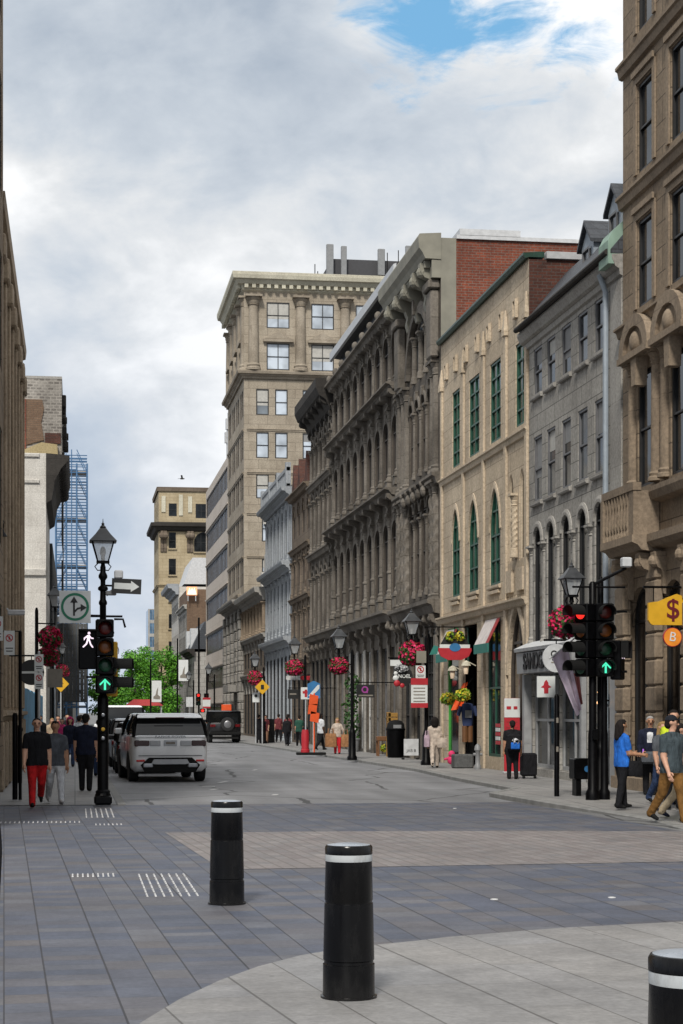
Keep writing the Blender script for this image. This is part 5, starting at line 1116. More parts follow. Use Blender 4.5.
t=thing('small_sign','white sign with a red cross shape above the orange markers','sign',(9.15,71.6,.09)); post(t,2.55); b=board(t,rect(.4,.48,0,2.36),'sign_white_paint',-.05,-.03); board(b,rect(.1,.3,0,2.36),'sign_red',-.057,-.0505,'symbol'); board(b,rect(.26,.1,0,2.4),'sign_red',-.058,-.051,'symbol')
t=thing('road_marker','tall orange construction marker on black feet with a red drum','road marker',(8.75,66.9,.09))
m=MB(); m.bbox(-.55,.55,-.16,.16,0,.1,.02); m.build('foot','black_matte',t); m=MB(); m.lathe([(.17,.1),(.17,.2),(.14,.22),(.15,.75),(.12,.95)],(-.22,0),14); m.build('drum','sign_red',t,True); post(t,2.3,.12,0,.03,'orange_vis')
for x,z,a in ((.08,2.05,.2),(.04,1.75,-.25),(.12,1.4,.2)): m=MB(); m.loft([[(x-.17,yy,z-.17+a*.2),(x+.15,yy,z-.2),(x+.19,yy,z+.16),(x-.13,yy,z+.2+a*.2)] for yy in (-.07,-.04)]); m.build('orange_panel','orange_vis',t)
t=thing('flag_string','pale blue and red pennants strung under the far flower basket','pennants',(9.3,75.4,3.14)); 
for k,mt in enumerate(('window_white','sign_blue','sign_white_paint','sign_red','sign_red')): m=MB(); m.loft([[(-.5+.2*k,yy,.08),(-.28+.2*k,yy,.09),(-.3+.2*k,yy,-.1),(-.5+.2*k,yy,-.07)] for yy in (-.01,.01)]); m.build('pennant',mt if k!=1 else 'pale_grey',t)
t=thing('exchange_sign','yellow hanging sign with a maroon dollar symbol at the right edge','sign',(11.2,32.9,3.6))
o=[(-.42,-.22),(-.38,-.25),(.75,-.25),(.75,.12),(.45,.2),(.28,.28),(.1,.34),(-.06,.28),(-.25,.2),(-.46,.17),(-.46,-.16)]
b=board(t,o,'sign_yellow',-.04,.04); text('$',.52,'maroon',t,(.02,-.046,.04),ext=.005,bold=.004)
m=MB(); m.tube([(-.55,0,.47),(1.1,0,.47)],.022,6); 
for x in (-.35,-.02,.3,.6): m.tube([(x,0,.2),(x,0,.47)],.01,4)
m.build('bracket','black_paint',t)
t=thing('coin_sign','round orange sign with a white B below the yellow dollar sign','sign',(11.22,32.9,3.12)); plain('sign_orange',(.75,.25,.02),.5); ring(t,0,.17,'sign_orange',-.03,.03,'disc'); ring(t,.165,.18,'sign_red',-.028,.028,'rim'); text('B',.25,'sign_white_paint',t,(0,-.034,0),ext=.003,bold=0,rot=(R(90),R(10),0)); m=MB(); m.tube([(0,0,.17),(0,0,.24)],.01,4); m.build('hook','black_paint',t)
t=thing('round_sign','round pale hanging shop sign beside the shop fascia lettering','sign',(11.05,40.6,2.95)); ring(t,0,.33,'pale_grey',-.03,.03,'disc',n=30); ring(t,.05,.08,'sign_black',-.038,-.031,'logo',-.06,.1); board(t,rect(.22,.03,.0,-.04),'sign_black',-.037,-.031,'printed_line'); board(t,rect(.3,.03,.02,-.1),'sign_back',-.037,-.031,'printed_line'); m=MB(); m.tube([(-.3,0,.42),(.7,0,.42)],.025,6); m.tube([(0,0,.3),(0,0,.42)],.015,5); m.build('bracket','black_paint',t)
t=thing('leaf_sign','white square hanging sign with a red leaf shape under the shop fascia','sign',(11.07,41.6,2.3)); b=board(t,rect(.44,.5),'sign_white_paint',-.02,.02); board(b,[(-.05,-.16),(.05,-.16),(.055,-.03),(.13,-.01),(.06,.04),(.05,.1),(0,.17),(-.05,.1),(-.06,.04),(-.13,-.01),(-.055,-.03)],'sign_red',-.027,-.0205,'leaf'); m=MB(); m.tube([(-.3,0,.3),(.7,0,.3)],.015,5); m.tube([(-.15,0,.25),(-.15,0,.3)],.008,4); m.tube([(.15,0,.25),(.15,0,.3)],.008,4); m.build('bracket','black_paint',t)
# flag draped from a staff
t=thing('flag','pale pink and white flag hanging slack behind the right signal','flag',(9.4,33.0,0)); plain('flag_cloth',(.5,.42,.5),.8,var=.2); plain('flag_print',(.35,.12,.12),.8)
def cloth(parent,top,bot,mat,name,w=9,th=.012,fold=.05):
    m=MB(); A=[];
    for side in (0,th):
        g_=[]
        for j in range(9):
            r_=[]
            for i in range(w+1):
                s_=i/w; q=j/8; a=Vector(top[0]).lerp(Vector(top[1]),s_); b=Vector(bot[0]).lerp(Vector(bot[1]),s_); p=a.lerp(b,q); p.y+=fold*math.sin(s_*9+q*1.5)*(.3+q)+side; r_.append(m.p(*p))
            g_.append(r_)
        A.append(g_)
    for g_ in A:
        for j in range(8):
            for i in range(w): m.face(g_[j][i],g_[j][i+1],g_[j+1][i+1],g_[j+1][i])
    return m.build(name,mat,parent,True)
cloth(t,((-.5,0,2.72),(-.2,0,2.98)),((.0,0,1.62),(.06,0,1.75)),'flag_cloth','cloth'); cloth(t,((-.12,.06,2.45),(.05,.06,2.4)),((.02,.06,1.8),(.1,.06,1.85)),'flag_print','printed_band')
m=MB(); m.tube([(-.55,0,2.7),(-.15,.0,3.02),(.5,.4,3.5)],.016,6); m.build('staff','window_white',t)
t=thing('wall_lamp','small pair of glowing warm bulbs on the wall behind the right signal poles','lamp',(11.3,38.05,1.95)); plain('bulb_warm',(1.0,.55,.25),.5,emit=2.0); m=MB(); m.tube([(.3,0,0),(.0,0,0)],.02,6); m.tube([(0,0,.22),(0,0,-.1)],.015,6); m.build('bracket','black_paint',t)
for z,q in ((.18,.035),(-.05,.045)): m=MB(); m.sphere((0,-.03,z),q,10,8); m.build('bulb','bulb_warm',t,True)
# newspaper box
t=thing('newspaper_box','low black newspaper box on legs beside the right signal post','newspaper box',(9.75,33.6,.09)); m=MB(); m.bbox(-.3,.36,-.2,.2,.32,.72,.02); m.build('box','black_paint',t); m=MB()
for x in (-.2,.25): m.bbox(x-.05,x+.05,-.15,.15,0,.32,.01)
m.build('leg','black_paint',t); board(t,disc(.06,-.05,.52,12),'sign_blue',-.21,-.201,'logo')
t=thing('sticker_post','black post with grey stickers and cable left of the right signal','post',(9.1,33.4,.09)); m=MB(); m.lathe([(.05,0),(.05,1.9),(.03,1.95)],n=10); m.build('post','black_paint',t,True)
for z in (.85,1.4): m=MB(); m.bbox(-.025,.02,-.062,-.045,z,z+.1,.004); m.build('sticker','sign_back',t)
# litter bin, crates, planters, boards
t=thing('litter_bin','round black litter bin on the pavement left of the beige shop','litter bin',(11.2,62.6,.09)); m=MB(); m.lathe([(.27,0),(.3,.05),(.33,.95),(.35,.97),(.35,1.02)],n=18); m.build('body','black_paint',t,True); m=MB(); m.lathe([(.33,1.02),(.3,1.2),(.2,1.3),(.05,1.33)],n=18); m.build('lid','black_matte',t,True); board(t,rect(.28,.12,0,1.1),'grey_paint',-.345,-.32,'opening')
t=thing('wooden_crate','yellow wooden display crate behind the black litter bin','crate',(11.5,64.0,.09)); plain('yellow_wood',(.3,.16,.03),.7,scale=12)
for k in range(5): m=MB(); m.bbox(-.35,.35,-.25,.25,.75+k*.17,.9+k*.17,.01); m.build('slat','yellow_wood',t)
m=MB(); [m.box(x-.04,x+.04,y-.04,y+.04,0,1.6) for x in (-.31,.31) for y in (-.21,.21)]; m.build('corner_post','yellow_wood',t)
t=thing('wooden_bench','low brown wooden stand with yellow flowers left of the litter bin','stand',(11.25,64.9,.09)); plain('brown_wood',(.14,.06,.02),.7,scale=10); m=MB(); m.bbox(-.35,.35,-.2,.2,.55,.72,.02); m.build('top','brown_wood',t); m=MB(); [m.box(x-.03,x+.03,y-.03,y+.03,0,.55) for x in (-.3,.3) for y in (-.16,.16)]; m.build('leg','brown_wood',t); m=MB(); ball(m,.22,150,.05,random.Random(6),.7,(0,-.05,.3)); m.build('flowers','flower_yellow',t)
t=thing('white_board','pale low panel with dark lettering at the wall behind the lamp post','board',(11.25,59.9,.09)); board(t,rect(.5,.56,0,.42),'pale_grey',-.03,.03); text('JAB B',.14,'sign_black',t,(0,-.034,.3),ext=.002); m=MB(); m.box(-.28,-.22,.03,.3,0,.05); m.box(.22,.28,.03,.3,0,.05); m.build('foot','black_matte',t)
t=thing('blackboard','black A-frame board on the pavement by the far yellow diamond','board',(10.0,94,.09)); m=MB(); m.loft([[(-.35,-.25,0),(.35,-.25,0),(.35,-.2,0),(-.35,-.2,0)],[(-.35,-.02,1.25),(.35,-.02,1.25),(.35,.03,1.25),(-.35,.03,1.25)]]); m.loft([[(-.35,.2,0),(.35,.2,0),(.35,.25,0),(-.35,.25,0)],[(-.35,.035,1.25),(.35,.035,1.25),(.35,.07,1.25),(-.35,.07,1.25)]]); m.build('panel','black_matte',t)
def planter(label,loc,h=1.7,seed=3):
    t=thing('potted_plant',label,'plant',loc); rg=random.Random(seed); m=MB(); m.lathe([(.2,0),(.28,.5),(.3,.5),(.3,.55),(.24,.55)],n=14); m.build('pot','grey_paint',t,True); m=MB()
    for k in range(5): ball(m,.3,90,.07,rg,1.2,(rg.gauss(0,.12),rg.gauss(0,.12),.8+k*(h-.9)/4))
    m.build('foliage','basket_leaf',t); m=MB(); m.tube([(0,0,.5),(.03,0,h)],.02,5); m.build('stem','bark',t)
planter('tall leafy potted plant at the arcade shop door under the purple sign',(11.1,71.8,.09),2.9); 
t=thing('hydrant','small grey hydrant-like post outside the beige gift shop window','hydrant',(11.2,49.5,.09)); m=MB(); m.lathe([(.1,0),(.1,.1),(.07,.14),(.07,.5),(.1,.54),(.08,.66),(.02,.72)],n=12); m.tube([(-.13,0,.42),(.13,0,.42)],.04,8); m.build('body','grey_paint',t,True)
t=thing('planter_box','low grey planter box beside the hydrant outside the gift shop','planter',(11.0,50.6,.09)); m=MB(); m.bbox(-.28,.28,-.25,.25,0,.4,.03); m.build('box','grey_concrete',t)
# gift shop dressing
plain('awning_white',(.55,.5,.48),.8,var=.15); plain('awning_teal',(.025,.17,.14),.8); plain('awning_red',(.3,.025,.025),.8)
def awning(label,u0,u1,zt,zb,d):
    t=thing('awning',label,'awning',(XR,(u0+u1)/2,zt)); f=Frame((XR,0,zt),(0,1,0),(-1,0,0),(XR,(u0+u1)/2,zt)); n=5; w=(u1-u0)/n
    for k in range(n): m=MB(f); a=u0+w*k; m.loft([[(a+.004,.05,0),(a+w-.004,.05,0),(a+w-.004,.05,-.04),(a+.004,.05,-.04)],[(a+.004,d,zb-zt),(a+w-.004,d,zb-zt),(a+w-.004,d,zb-zt-.02),(a+.004,d,zb-zt-.02)]]); m.build('canopy','awning_white' if k!=0 else 'awning_red',t)
    m=MB(f); m.box(u0,u1,d-.015,d+.015,zb-zt-.26,zb-zt-.0); m.build('valance','awning_teal',t)
awning('white awning with teal valance over the right gift shop window',48.3,50.05,4.3,3.6,.38); awning('white awning with teal valance over the left gift shop door',53.9,55.5,4.25,3.5,.38)
t=thing('shop_sign','colourful red boat-shaped hanging sign with teal tip over the gift shop','sign',(11.05,51.9,3.5)); b=board(t,[(-.5,-.0),(-.42,-.16),(-.2,-.27),(.2,-.27),(.42,-.16),(.5,0),(.5,.08),(-.5,.08)],'sign_red',-.04,.04,'hull'); board(t,rect(.9,.13,0,.12),'sign_white_paint',-.035,.035,'strip'); m=MB(); m.lathe([(.19,0),(.19,.01)],n=18,caps=True); board(t,[(a*1.4,b_+.1) for a,b_ in disc(.12)],'sign_blue',-.052,-.041,'badge'); board(t,[(-.42,.19),(.42,.19),(.3,.42),(.2,.55),(-.2,.55),(-.3,.42)],'sign_black',-.035,.035,'panel'); m=MB(); ball(m,.13,70,.05,random.Random(2),1,(-.15,-.05,.42)); ball(m,.13,70,.05,random.Random(3),1,(.15,-.05,.42)); m.build('painted_flowers','flower_yellow',t); board(t,[(-.75,-.12),(-.52,-.1),(-.5,.12),(-.62,.16)],'awning_teal',-.03,.03,'tip'); m=MB(); m.tube([(-.9,0,.7),(.6,0,.7)],.018,6); m.tube([(0,0,.55),(0,0,.7)],.01,4); m.build('bracket','black_paint',t)
for u,z,l in ((53.4,2.85,'left'),(51.5,2.95,'right')):
    t=thing('wall_lantern','%s one of two cream lanterns beside the gift shop entrance'%l,'lantern',(XR-.3,u,z)); m=MB(); m.lathe([(.06,-.14),(.09,.08),(.08,.1)],n=10); m.build('glass','lantern_warm' if 'lantern_warm' in MATS else (plain('lantern_warm',(.75,.6,.45),.5).name),t,True); m=MB(); m.lathe([(.15,.1),(.1,.2),(.02,.25)],n=10); m.tube([(.3,0,.1),(0,0,.25)],.015,5); m.build('cap','cream_trim',t)
for u,x,z,l in ((53.55,11.2,2.1,'yellow and green flower basket left of the gift shop entrance'),(51.7,11.25,2.2,'yellow and green flower basket right of the gift shop entrance')):
    t=thing('flower_basket',l,'flower basket',(x,u,z),group='yellow baskets at the gift shop'); m=MB(); ball(m,.22,260,.05,random.Random(int(u)),.8); m.build('flowers','flower_yellow',t); m=MB(); m.sphere((0,0,-.03),.19,12,8,(1,1,.8)); m.build('basket','basket_leaf',t,True); m=MB(); m.tube([(0,0,.1),(.3,0,.5)],.01,4); m.build('hook','black_paint',t)
t=thing('streamer','orange cloth streamer hanging between two yellow flower baskets','streamer',(11.35,52.6,0)); cloth(t,((.1,0,2.55),(.25,0,2.6)),((-.25,0,1.75),(.08,0,1.8)),'orange_vis','cloth')
t=thing('mannequin','dark mannequin in a blue printed shirt and brown trousers in the shop doorway','mannequin',(11.5,52.2,.09))
m=MB(); m.loft([[(.17*math.cos(a)*s,.1*math.sin(a)*s,z) for a in [2*PI*k/12 for k in range(12)]] for z,s in ((1.2,.85),(1.45,1.0),(1.75,1.15),(1.85,.9),(1.88,.3))]); m.tube([(-.2,0,1.78),(-.28,0,1.5)],[.06,.055],8); m.tube([(.2,0,1.78),(.28,0,1.5)],[.06,.055],8); m.build('shirt','sign_navy' if 'sign_navy' in MATS else plain('sign_navy',(.02,.035,.1),.8).name,t,True); board(t,rect(.2,.22,0,1.55),'grey_paint',-.13,-.115,'shirt_print'); m=MB()
for x in (-.08,.08): m.tube([(x,0,1.2),(x,0,.72)],[.085,.08],8)
m.build('trousers','brown_wood',t,True); m=MB(); m.lathe([(.2,0),(.2,.03),(.02,.05),(.02,.75)],n=10); m.build('stand','black_paint',t)
t=thing('toy_figure','small bright pink plush toy sitting at the gift shop entrance','toy',(11.1,52.6,.09)); t.scale=(.65,)*3; plain('pink',(.6,.03,.13),.8); m=MB(); m.sphere((0,0,.28),.2,12,8,(1,.8,1.1)); m.sphere((0,-.03,.55),.16,12,8); m.tube([(-.15,0,.35),(-.34,-.03,.3)],[.06,.05],8); m.tube([(.15,0,.35),(.3,-.03,.42)],[.06,.05],8); m.build('body','pink',t,True); board(t,rect(.24,.14,.08,.1),'sign_white_paint',-.25,-.235,'label')
t=thing('roll_up_banner','tall red and white roll-up banner in the arched doorway','banner',(11.35,46.1,.09)); b=board(t,rect(.42,1.95,0,1.0),'sign_red',-.012,.012); board(b,rect(.42,.5,0,1.72),'sign_white_paint',-.02,-.0125,'header'); m=MB(); m.prism(rect(.12,.08,-.09,1.72),-.026,-.0205); m.prism(rect(.1,.08,.09,1.72),-.026,-.0205); m.build('symbol','sign_red',b); m=MB(); 
for k in range(6): m.prism(rect(.3,.035,0,1.35-k*.14),-.018,-.0125)
m.build('printed_lines','awning_red',b); m=MB(); m.bbox(-.24,.24,-.08,.08,0,.05,.01); m.build('foot','galv',t)
t=thing('window_poster','red and white striped sale poster in the right gift shop window','poster',(XR-.02,48.75,.75)); 
for k in range(5): m=MB(); m.box(.012,.03,-.25,.25,.12*k+.05,.12*k+.15); m.build('stripe','sign_red' if k%2==0 else 'sign_white_paint',t)
# distant signals and banners at the cross street
for x,y,l in ((10.2,150,'far traffic signal showing red at the cross street, right of banner pole'),(12.0,150.4,'far traffic signal in front of the white office block')):
    t=thing('traffic_signal',l,'traffic signal',(x if x<11 else 10.9,y,.05)); post(t,9.5 if x<11 else 5,0,0,.08,'black_paint'); head(t,-.05,-.2,2.2,0,['red_lit' if x<11 else 'lens_red_off','lens_amber_off','lens_green_off'],.2,.4)
    if x<11: head(t,.3,-.2,1.6,0,['red_lit'],.15,.4)
for x,y,z,l in ((10.1,170,5.6,'white street banner with dark print on a tall pole right of the trees'),(7.5,168,3.6,'small white street banner with dark print in front of the green trees')):
    t=thing('street_banner',l,'banner',(x,y,.02)); post(t,z+3,-.55,0,.07,'black_paint'); b=board(t,rect(.9,2.0,.0,z),'sign_white_paint',-.03,.03,'cloth'); board(b,[(-.3,z-.7),(.3,z-.75),(.35,z-.5),(.1,z-.3),(.15,z+.4),(0,z+.1),(-.1,z-.35),(-.3,z-.5)],'sign_back',-.045,-.031,'print'); m=MB(); m.tube([(-.55,0,z+1.0),(.45,0,z+1.0)],.03,5); m.tube([(-.55,0,z-1.0),(.45,0,z-1.0)],.03,5); m.build('bracket','black_paint',t)
t=thing('bus_stop_sign','small white square sign at the cross street beneath the banner','sign',(10.4,165,.02)); post(t,3); board(t,rect(.7,.9,0,2.6),'pale_grey',-.06,-.03)
t=thing('bird','dark pigeon flying left of the ochre building roof','bird',(8.8,150,21.1)); m=MB(); m.loft([[(x,r*math.cos(a),r*math.sin(a)) for a in [2*PI*k/8 for k in range(8)]] for x,r in ((-.2,.01),(-.12,.05),(0,.07),(.12,.05),(.17,.04),(.22,.02))]); m.loft([[(-.06,.03,.04),(.08,.03,.04),(.08,.03,.055),(-.06,.03,.055)],[(-.1,.2,.3),(.02,.2,.3),(.02,.2,.31),(-.1,.2,.31)]]); m.loft([[(-.06,-.03,.04),(.08,-.03,.04),(.08,-.03,.055),(-.06,-.03,.055)],[(-.1,-.2,.26),(.02,-.2,.26),(.02,-.2,.27),(-.1,-.2,.27)]]); m.loft([[(-.2,-.03,.0),(-.2,.03,0),(-.2,.03,.01),(-.2,-.03,.01)],[(-.34,-.06,0),(-.34,.06,0),(-.34,.06,.008),(-.34,-.06,.008)]]); m.build('body','soot_trim',t)
# small square kiosks and awnings at the far square
t=thing('market_stall','far low stall with a red canopy under the trees','stall',(6.5,172,0)); m=MB(); m.loft([[(-1.8,-.9,2.3),(1.8,-.9,2.3),(1.8,.9,2.3),(-1.8,.9,2.3)],[(-1.0,-.2,2.9),(1.0,-.2,2.9),(1.0,.2,2.9),(-1.0,.2,2.9)]]); m.build('canopy','awning_red',t); m=MB(); [m.box(x-.05,x+.05,y-.05,y+.05,0,2.3) for x in (-1.6,1.6) for y in (-.7,.7)]; m.build('leg','galv',t); m=MB(); m.bbox(-1.6,1.6,-.6,.6,0,1.0,.03); m.build('counter','white_trim',t)
# ------------------------------------------------------------ vehicles
def carpaint(name,c,rough=.28,metal=.0,coat=.6):
    m=plain(name,c,rough,metal,.05,2); b=m.node_tree.nodes['Principled BSDF']; b.inputs['Coat Weight'].default_value=coat; b.inputs['Coat Roughness'].default_value=.05
carpaint('paint_white',(.82,.83,.84)); carpaint('paint_black',(.006,.006,.007)); carpaint('paint_silver',(.35,.36,.38)); carpaint('paint_grey',(.08,.085,.09)); carpaint('paint_red',(.25,.02,.02))
plain('tyre',(.014,.014,.015),.85); plain('rim',(.25,.25,.26),.35,.7); plain('tail_red',(.12,.008,.01),.15,var=.3); plain('tail_dark',(.03,.008,.01),.12); plain('reflector',(.5,.02,.02),.2); glass('car_glass',(.008,.009,.01),.03,.45); plain('plate_white',(.45,.47,.5),.5); plain('chrome',(.5,.5,.5),.15,1.0)
def wheel(t,x,y,r,w,nm='wheel'):
    wo=ob(nm,None,t,(x,y,r)); s=1 if x>0 else -1
    def lt(m,prof,n=26): m.loft([[(xx,q*math.cos(2*PI*k/n),q*math.sin(2*PI*k/n)) for k in range(n)] for q,xx in prof])
    m=MB(); lt(m,[(r*.66,-w/2),(r*.92,-w/2),(r,-w/2+.03),(r,w/2-.03),(r*.92,w/2),(r*.66,w/2)]); m.build('tyre','tyre',wo,True)
    m=MB(); lt(m,[(r*.66,-w/2+.02),(r*.67,w/2*.9),(r*.6,w/2*.85),(r*.1,w/2*.6)] if s>0 else [(r*.66,w/2-.02),(r*.67,-w/2*.9),(r*.6,-w/2*.85),(r*.1,-w/2*.6)]); m.build('rim','rim',wo,True)
def car(name,label,cat,x,y,L,W,H,belt,hood,paint,style='suv',rz=0,roofmat=None,wr=.34,pillar='black_paint',detail=True):
    t=thing(name,label,cat,(x,y,.002),rz); h=W/2; B=-L/2; Fr_=L/2
    if style=='boxy': st=[(B,.9,.5,belt-.03),(B+.04,.96,.42,belt),(B+.3,1,.4,belt),(.12*L,1,.4,belt),(.16*L,.99,.4,hood+.02),(Fr_-.3,.97,.42,hood),(Fr_-.04,.94,.46,hood-.03),(Fr_,.9,.52,hood-.1)]
    else: st=[(B,.84,.44,belt-.12),(B+.05,.92,.34,belt-.04),(B+.2,.975,.27,belt-.01),(B+.5,1,.24,belt),(.12*L,1,.24,belt-.01),(.2*L,.99,.24,hood+.05),(Fr_-.5,.95,.26,hood-.03),(Fr_-.15,.86,.3,hood-.12),(Fr_,.74,.4,hood-.25)]
    m=MB(); rings=[]
    for yy,k,zb,zs in st:
        w=h*k; half=[(w*.86,zb),(w*.985,zb+.1),(w,(zb+zs)*.5),(w*.985,zs-.1),(w*.955,zs-.03),(w*.88,zs)]
        rings.append([(-a,yy,z) for a,z in half]+[(a,yy,z) for a,z in half[::-1]])
    m.loft(rings); m.build('body',paint,t,True)
    rake=.06 if style=='boxy' else (.32 if style!='van' else .1); y0,y1=B+(.03 if style=='boxy' else .1),.17*L; wt=.92 if style=='boxy' else .8
    def gr(z,k,a,b): w=h*k; return [(-w,a,z),(-w*.96,a-.04,z),(w*.96,a-.04,z),(w,a,z),(w,b,z),(w*.9,b+.06,z),(-w*.9,b+.06,z),(-w,b,z)]
    m=MB(); zr=H-.07; m.loft([gr(belt-.04,.93,y0,y1+.25),gr((belt+zr)/2,(.93+wt)/2+.015,y0+rake*.45,y1-.02),gr(zr,wt,y0+rake,y1-.35)]); m.build('windows','car_glass',t,True)
    m=MB(); m.loft([gr(zr+.001,wt+.012,y0+rake-.06,y1-.34),gr(zr+.045,wt-.01,y0+rake-.02,y1-.38),gr(H,wt-.12,y0+rake+.15,y1-.55)]); m.build('roof',roofmat or paint,t,True)
    for s in (-1,1):
        for ya,yb,r in ((y0+.0,y0+rake,.05),(y1+.2,y1-.36,.045),((y0+y1)/2,(y0+y1)/2+.03,.035)):
            m=MB(); m.tube([(s*h*.925,ya,belt-.05),(s*h*(wt+.115 if style!='boxy' else .93),(ya+yb)/2,(belt+zr)/2),(s*h*wt*.985,yb,zr+.02)],r,6); m.build('pillar',pillar,t,True)
    for s in (-1,1):
        for yy in (B+L*.2,Fr_-L*.19):
            wheel(t,s*(h-.12),yy,wr,.23); m=MB(); n=14
            m.loft([[(s*(h-.3),yy+(wr+.07)*math.cos(PI*k/n),max(.26,wr+(wr+.07)*math.sin(PI*k/n))) for k in range(n+1)],[(s*(h+.006),yy+(wr+.07)*math.cos(PI*k/n),max(.26,wr+(wr+.07)*math.sin(PI*k/n))) for k in range(n+1)]]); m.build('wheel_arch','black_matte',t)
        m=MB(); m.bbox(s*h*.95 if s>0 else s*h*.95-.2,s*h*.95+.2 if s>0 else s*h*.95,y1+.02,y1+.12,belt-.02,belt+.13,.03); m.build('mirror',paint,t)
        m=MB()
        for yy in (B+L*.36,.02*L): m.box(s*(h+.001),s*(h+.02),yy-.12,yy+.06,belt-.22,belt-.19)
        m.build('door_handle',paint,t)
    if detail:
        m=MB(); m.box(-h*.82,h*.82,B-.02,B+.3,.22,.36); m.build('rear_valance','black_matte',t)
        for s in (-1,1): m=MB(); m.bbox(*sorted((s*h*.6,s*h*.93)),B-.012,B+.2,belt-.28,belt-.13,.015); m.build('tail_light','tail_red',t)
        m=MB(); m.bbox(-.2,.2,B-.02,B+.05,belt-.35,belt-.22,.004); m.build('licence_plate','plate_white',t)
    return t
# white suv, seen from behind
L,W_,H=4.45,1.88,1.67; B=-L/2
t=car('parked_car','white suv with dark rear window parked at the left kerb','car',2.14,45.75,L,W_,H,1.16,1.0,'paint_white',detail=False,rz=R(3.5))
h=.9
m=MB(); m.loft([[(-.78,B+.2,1.585),(.78,B+.2,1.585),(.74,B+.48,1.66),(-.74,B+.48,1.66)],[(-.78,B+.17,1.555),(.78,B+.17,1.555),(.74,B+.5,1.6),(-.74,B+.5,1.6)]]); m.build('spoiler','paint_white',t)
for s in (-1,1):
    a,b=sorted((s*.5,s*.865)); m=MB(); m.bbox(a,b,B-.012,B+.22,.87,1.02,.02); m.build('tail_light','tail_dark',t)
    m=MB(); a,b=sorted((s*.24,s*.5)); m.bbox(a,b,B-.022,B+.1,.88,1.01,.01); m.build('tail_trim','paint_silver',t)
    a,b=sorted((s*.62,s*.82)); m=MB(); m.bbox(a,b,B-.02,B+.1,.5,.55,.01); m.build('reflector','reflector',t)
    a,b=sorted((s*.42,s*.66)); m=MB(); m.bbox(a,b,B-.05,B+.1,.36,.46,.02); m.build('exhaust','steel',t)
m=MB(); m.bbox(-.16,.16,B-.03,B+.05,.885,1.02,.006); o=m.build('licence_plate','plate_white',t); m=MB(); m.prism(rect(.22,.05,0,.95),B-.035,B-.0305); m.build('plate_number','sign_back',o)
m=MB(); m.prism([(-.72,.42),(-.52,.6),(.52,.6),(.72,.42),(.6,.24),(-.6,.24)],B-.015,B+.12); m.build('bumper','black_matte',t)
m=MB(); m.prism([(-.46,.46),(-.4,.56),(.4,.56),(.46,.46),(.36,.44),(-.36,.44)],B-.035,B-.0155); m.build('skid_plate','paint_silver',t)
m=MB(); m.bbox(-.85,.85,B-.006,B+.1,1.07,1.135,.02); m.build('tailgate_lip','paint_white',t)
m=MB(); m.box(-.77,.77,B-.018,B-.002,.64,.652); m.build('tailgate_seam','black_matte',t)
text('RANGE ROVER',.07,'steel',t,(0,B-.011,1.1),ext=.003,bold=.001,sx=1.6)
m=MB(); m.loft([[(-.02,.3,1.66),(.02,.3,1.66),(.02,.5,1.66),(-.02,.5,1.66)],[(-.005,.3,1.74),(.005,.3,1.74),(.005,.36,1.74),(-.005,.36,1.74)]]); m.build('roof_aerial','black_matte',t)
m=MB(); m.tube([(0,B+.13,1.2),(-.3,B+.17,1.24),(-.42,B+.18,1.25)],.012,5); m.build('wiper','black_matte',t)
m=MB(); m.box(-.35,.35,B+.095,B+.11,1.555,1.57); m.build('brake_light','tail_red',t)
# other cars in the left row, jeep
car('parked_car','black car parked in front of the white suv','car',1.95,51.8,4.3,1.72,1.42,.92,.85,'paint_black',style='sedan')
car('parked_car','silver estate car parked third in the left row','car',1.9,57.6,4.4,1.72,1.5,.95,.9,'paint_silver',style='sedan')
car('parked_car','dark grey car parked fourth in the left row','car',1.9,63.6,4.3,1.72,1.46,.95,.9,'paint_grey',style='sedan')
car('parked_van','white van parked far along the left row','van',1.8,71,4.8,1.8,1.95,1.1,1.0,'paint_white',style='van')
car('parked_car','red car far ahead near the cross street','car',2.6,130,4.3,1.7,1.45,.95,.9,'paint_red',style='sedan')
t=car('parked_jeep','boxy black off-road vehicle with a spare wheel parked at the right kerb','car',8.15,100.6,4.0,1.78,1.78,1.15,1.08,'paint_black',style='boxy',wr=.4)
wo=ob('spare_wheel',None,t,(.12,-2.08,1.02)); m=MB(); n=24; m.loft([[(q*math.cos(2*PI*k/n),yy,q*math.sin(2*PI*k/n)) for k in range(n)] for q,yy in ((.3,.08),(.37,.06),(.39,0),(.37,-.08),(.25,-.1),(.02,-.09))]); m.build('cover','tyre',wo,True); m=MB(); m.loft([[(q*math.cos(2*PI*k/n),yy,q*math.sin(2*PI*k/n)) for k in range(n)] for q,yy in ((.2,-.1),(.18,-.112),(.02,-.11))]); m.build('rim','rim',wo,True)
m=MB(); m.bbox(-.85,.85,-2.16,-2.0,.45,.62,.03); m.build('bumper','black_matte',t)
t=thing('street_sign_box','bright red-orange box sign on a post behind the black jeep','sign',(9.0,108,0)); post(t,2.0); m=MB(); m.bbox(-.3,.3,-.05,.05,1.75,2.15,.02); m.build('panel','orange_vis',t)
t=thing('notice_board','far red and white notice on a post left of the jeep','sign',(9.25,128,.05)); post(t,2.6); b=board(t,rect(.55,.7,0,2.3),'sign_white_paint',-.05,-.03); board(b,rect(.55,.15,0,2.6),'sign_red',-.057,-.051,'header'); board(b,rect(.55,.12,0,1.98),'sign_red',-.057,-.051,'footer')
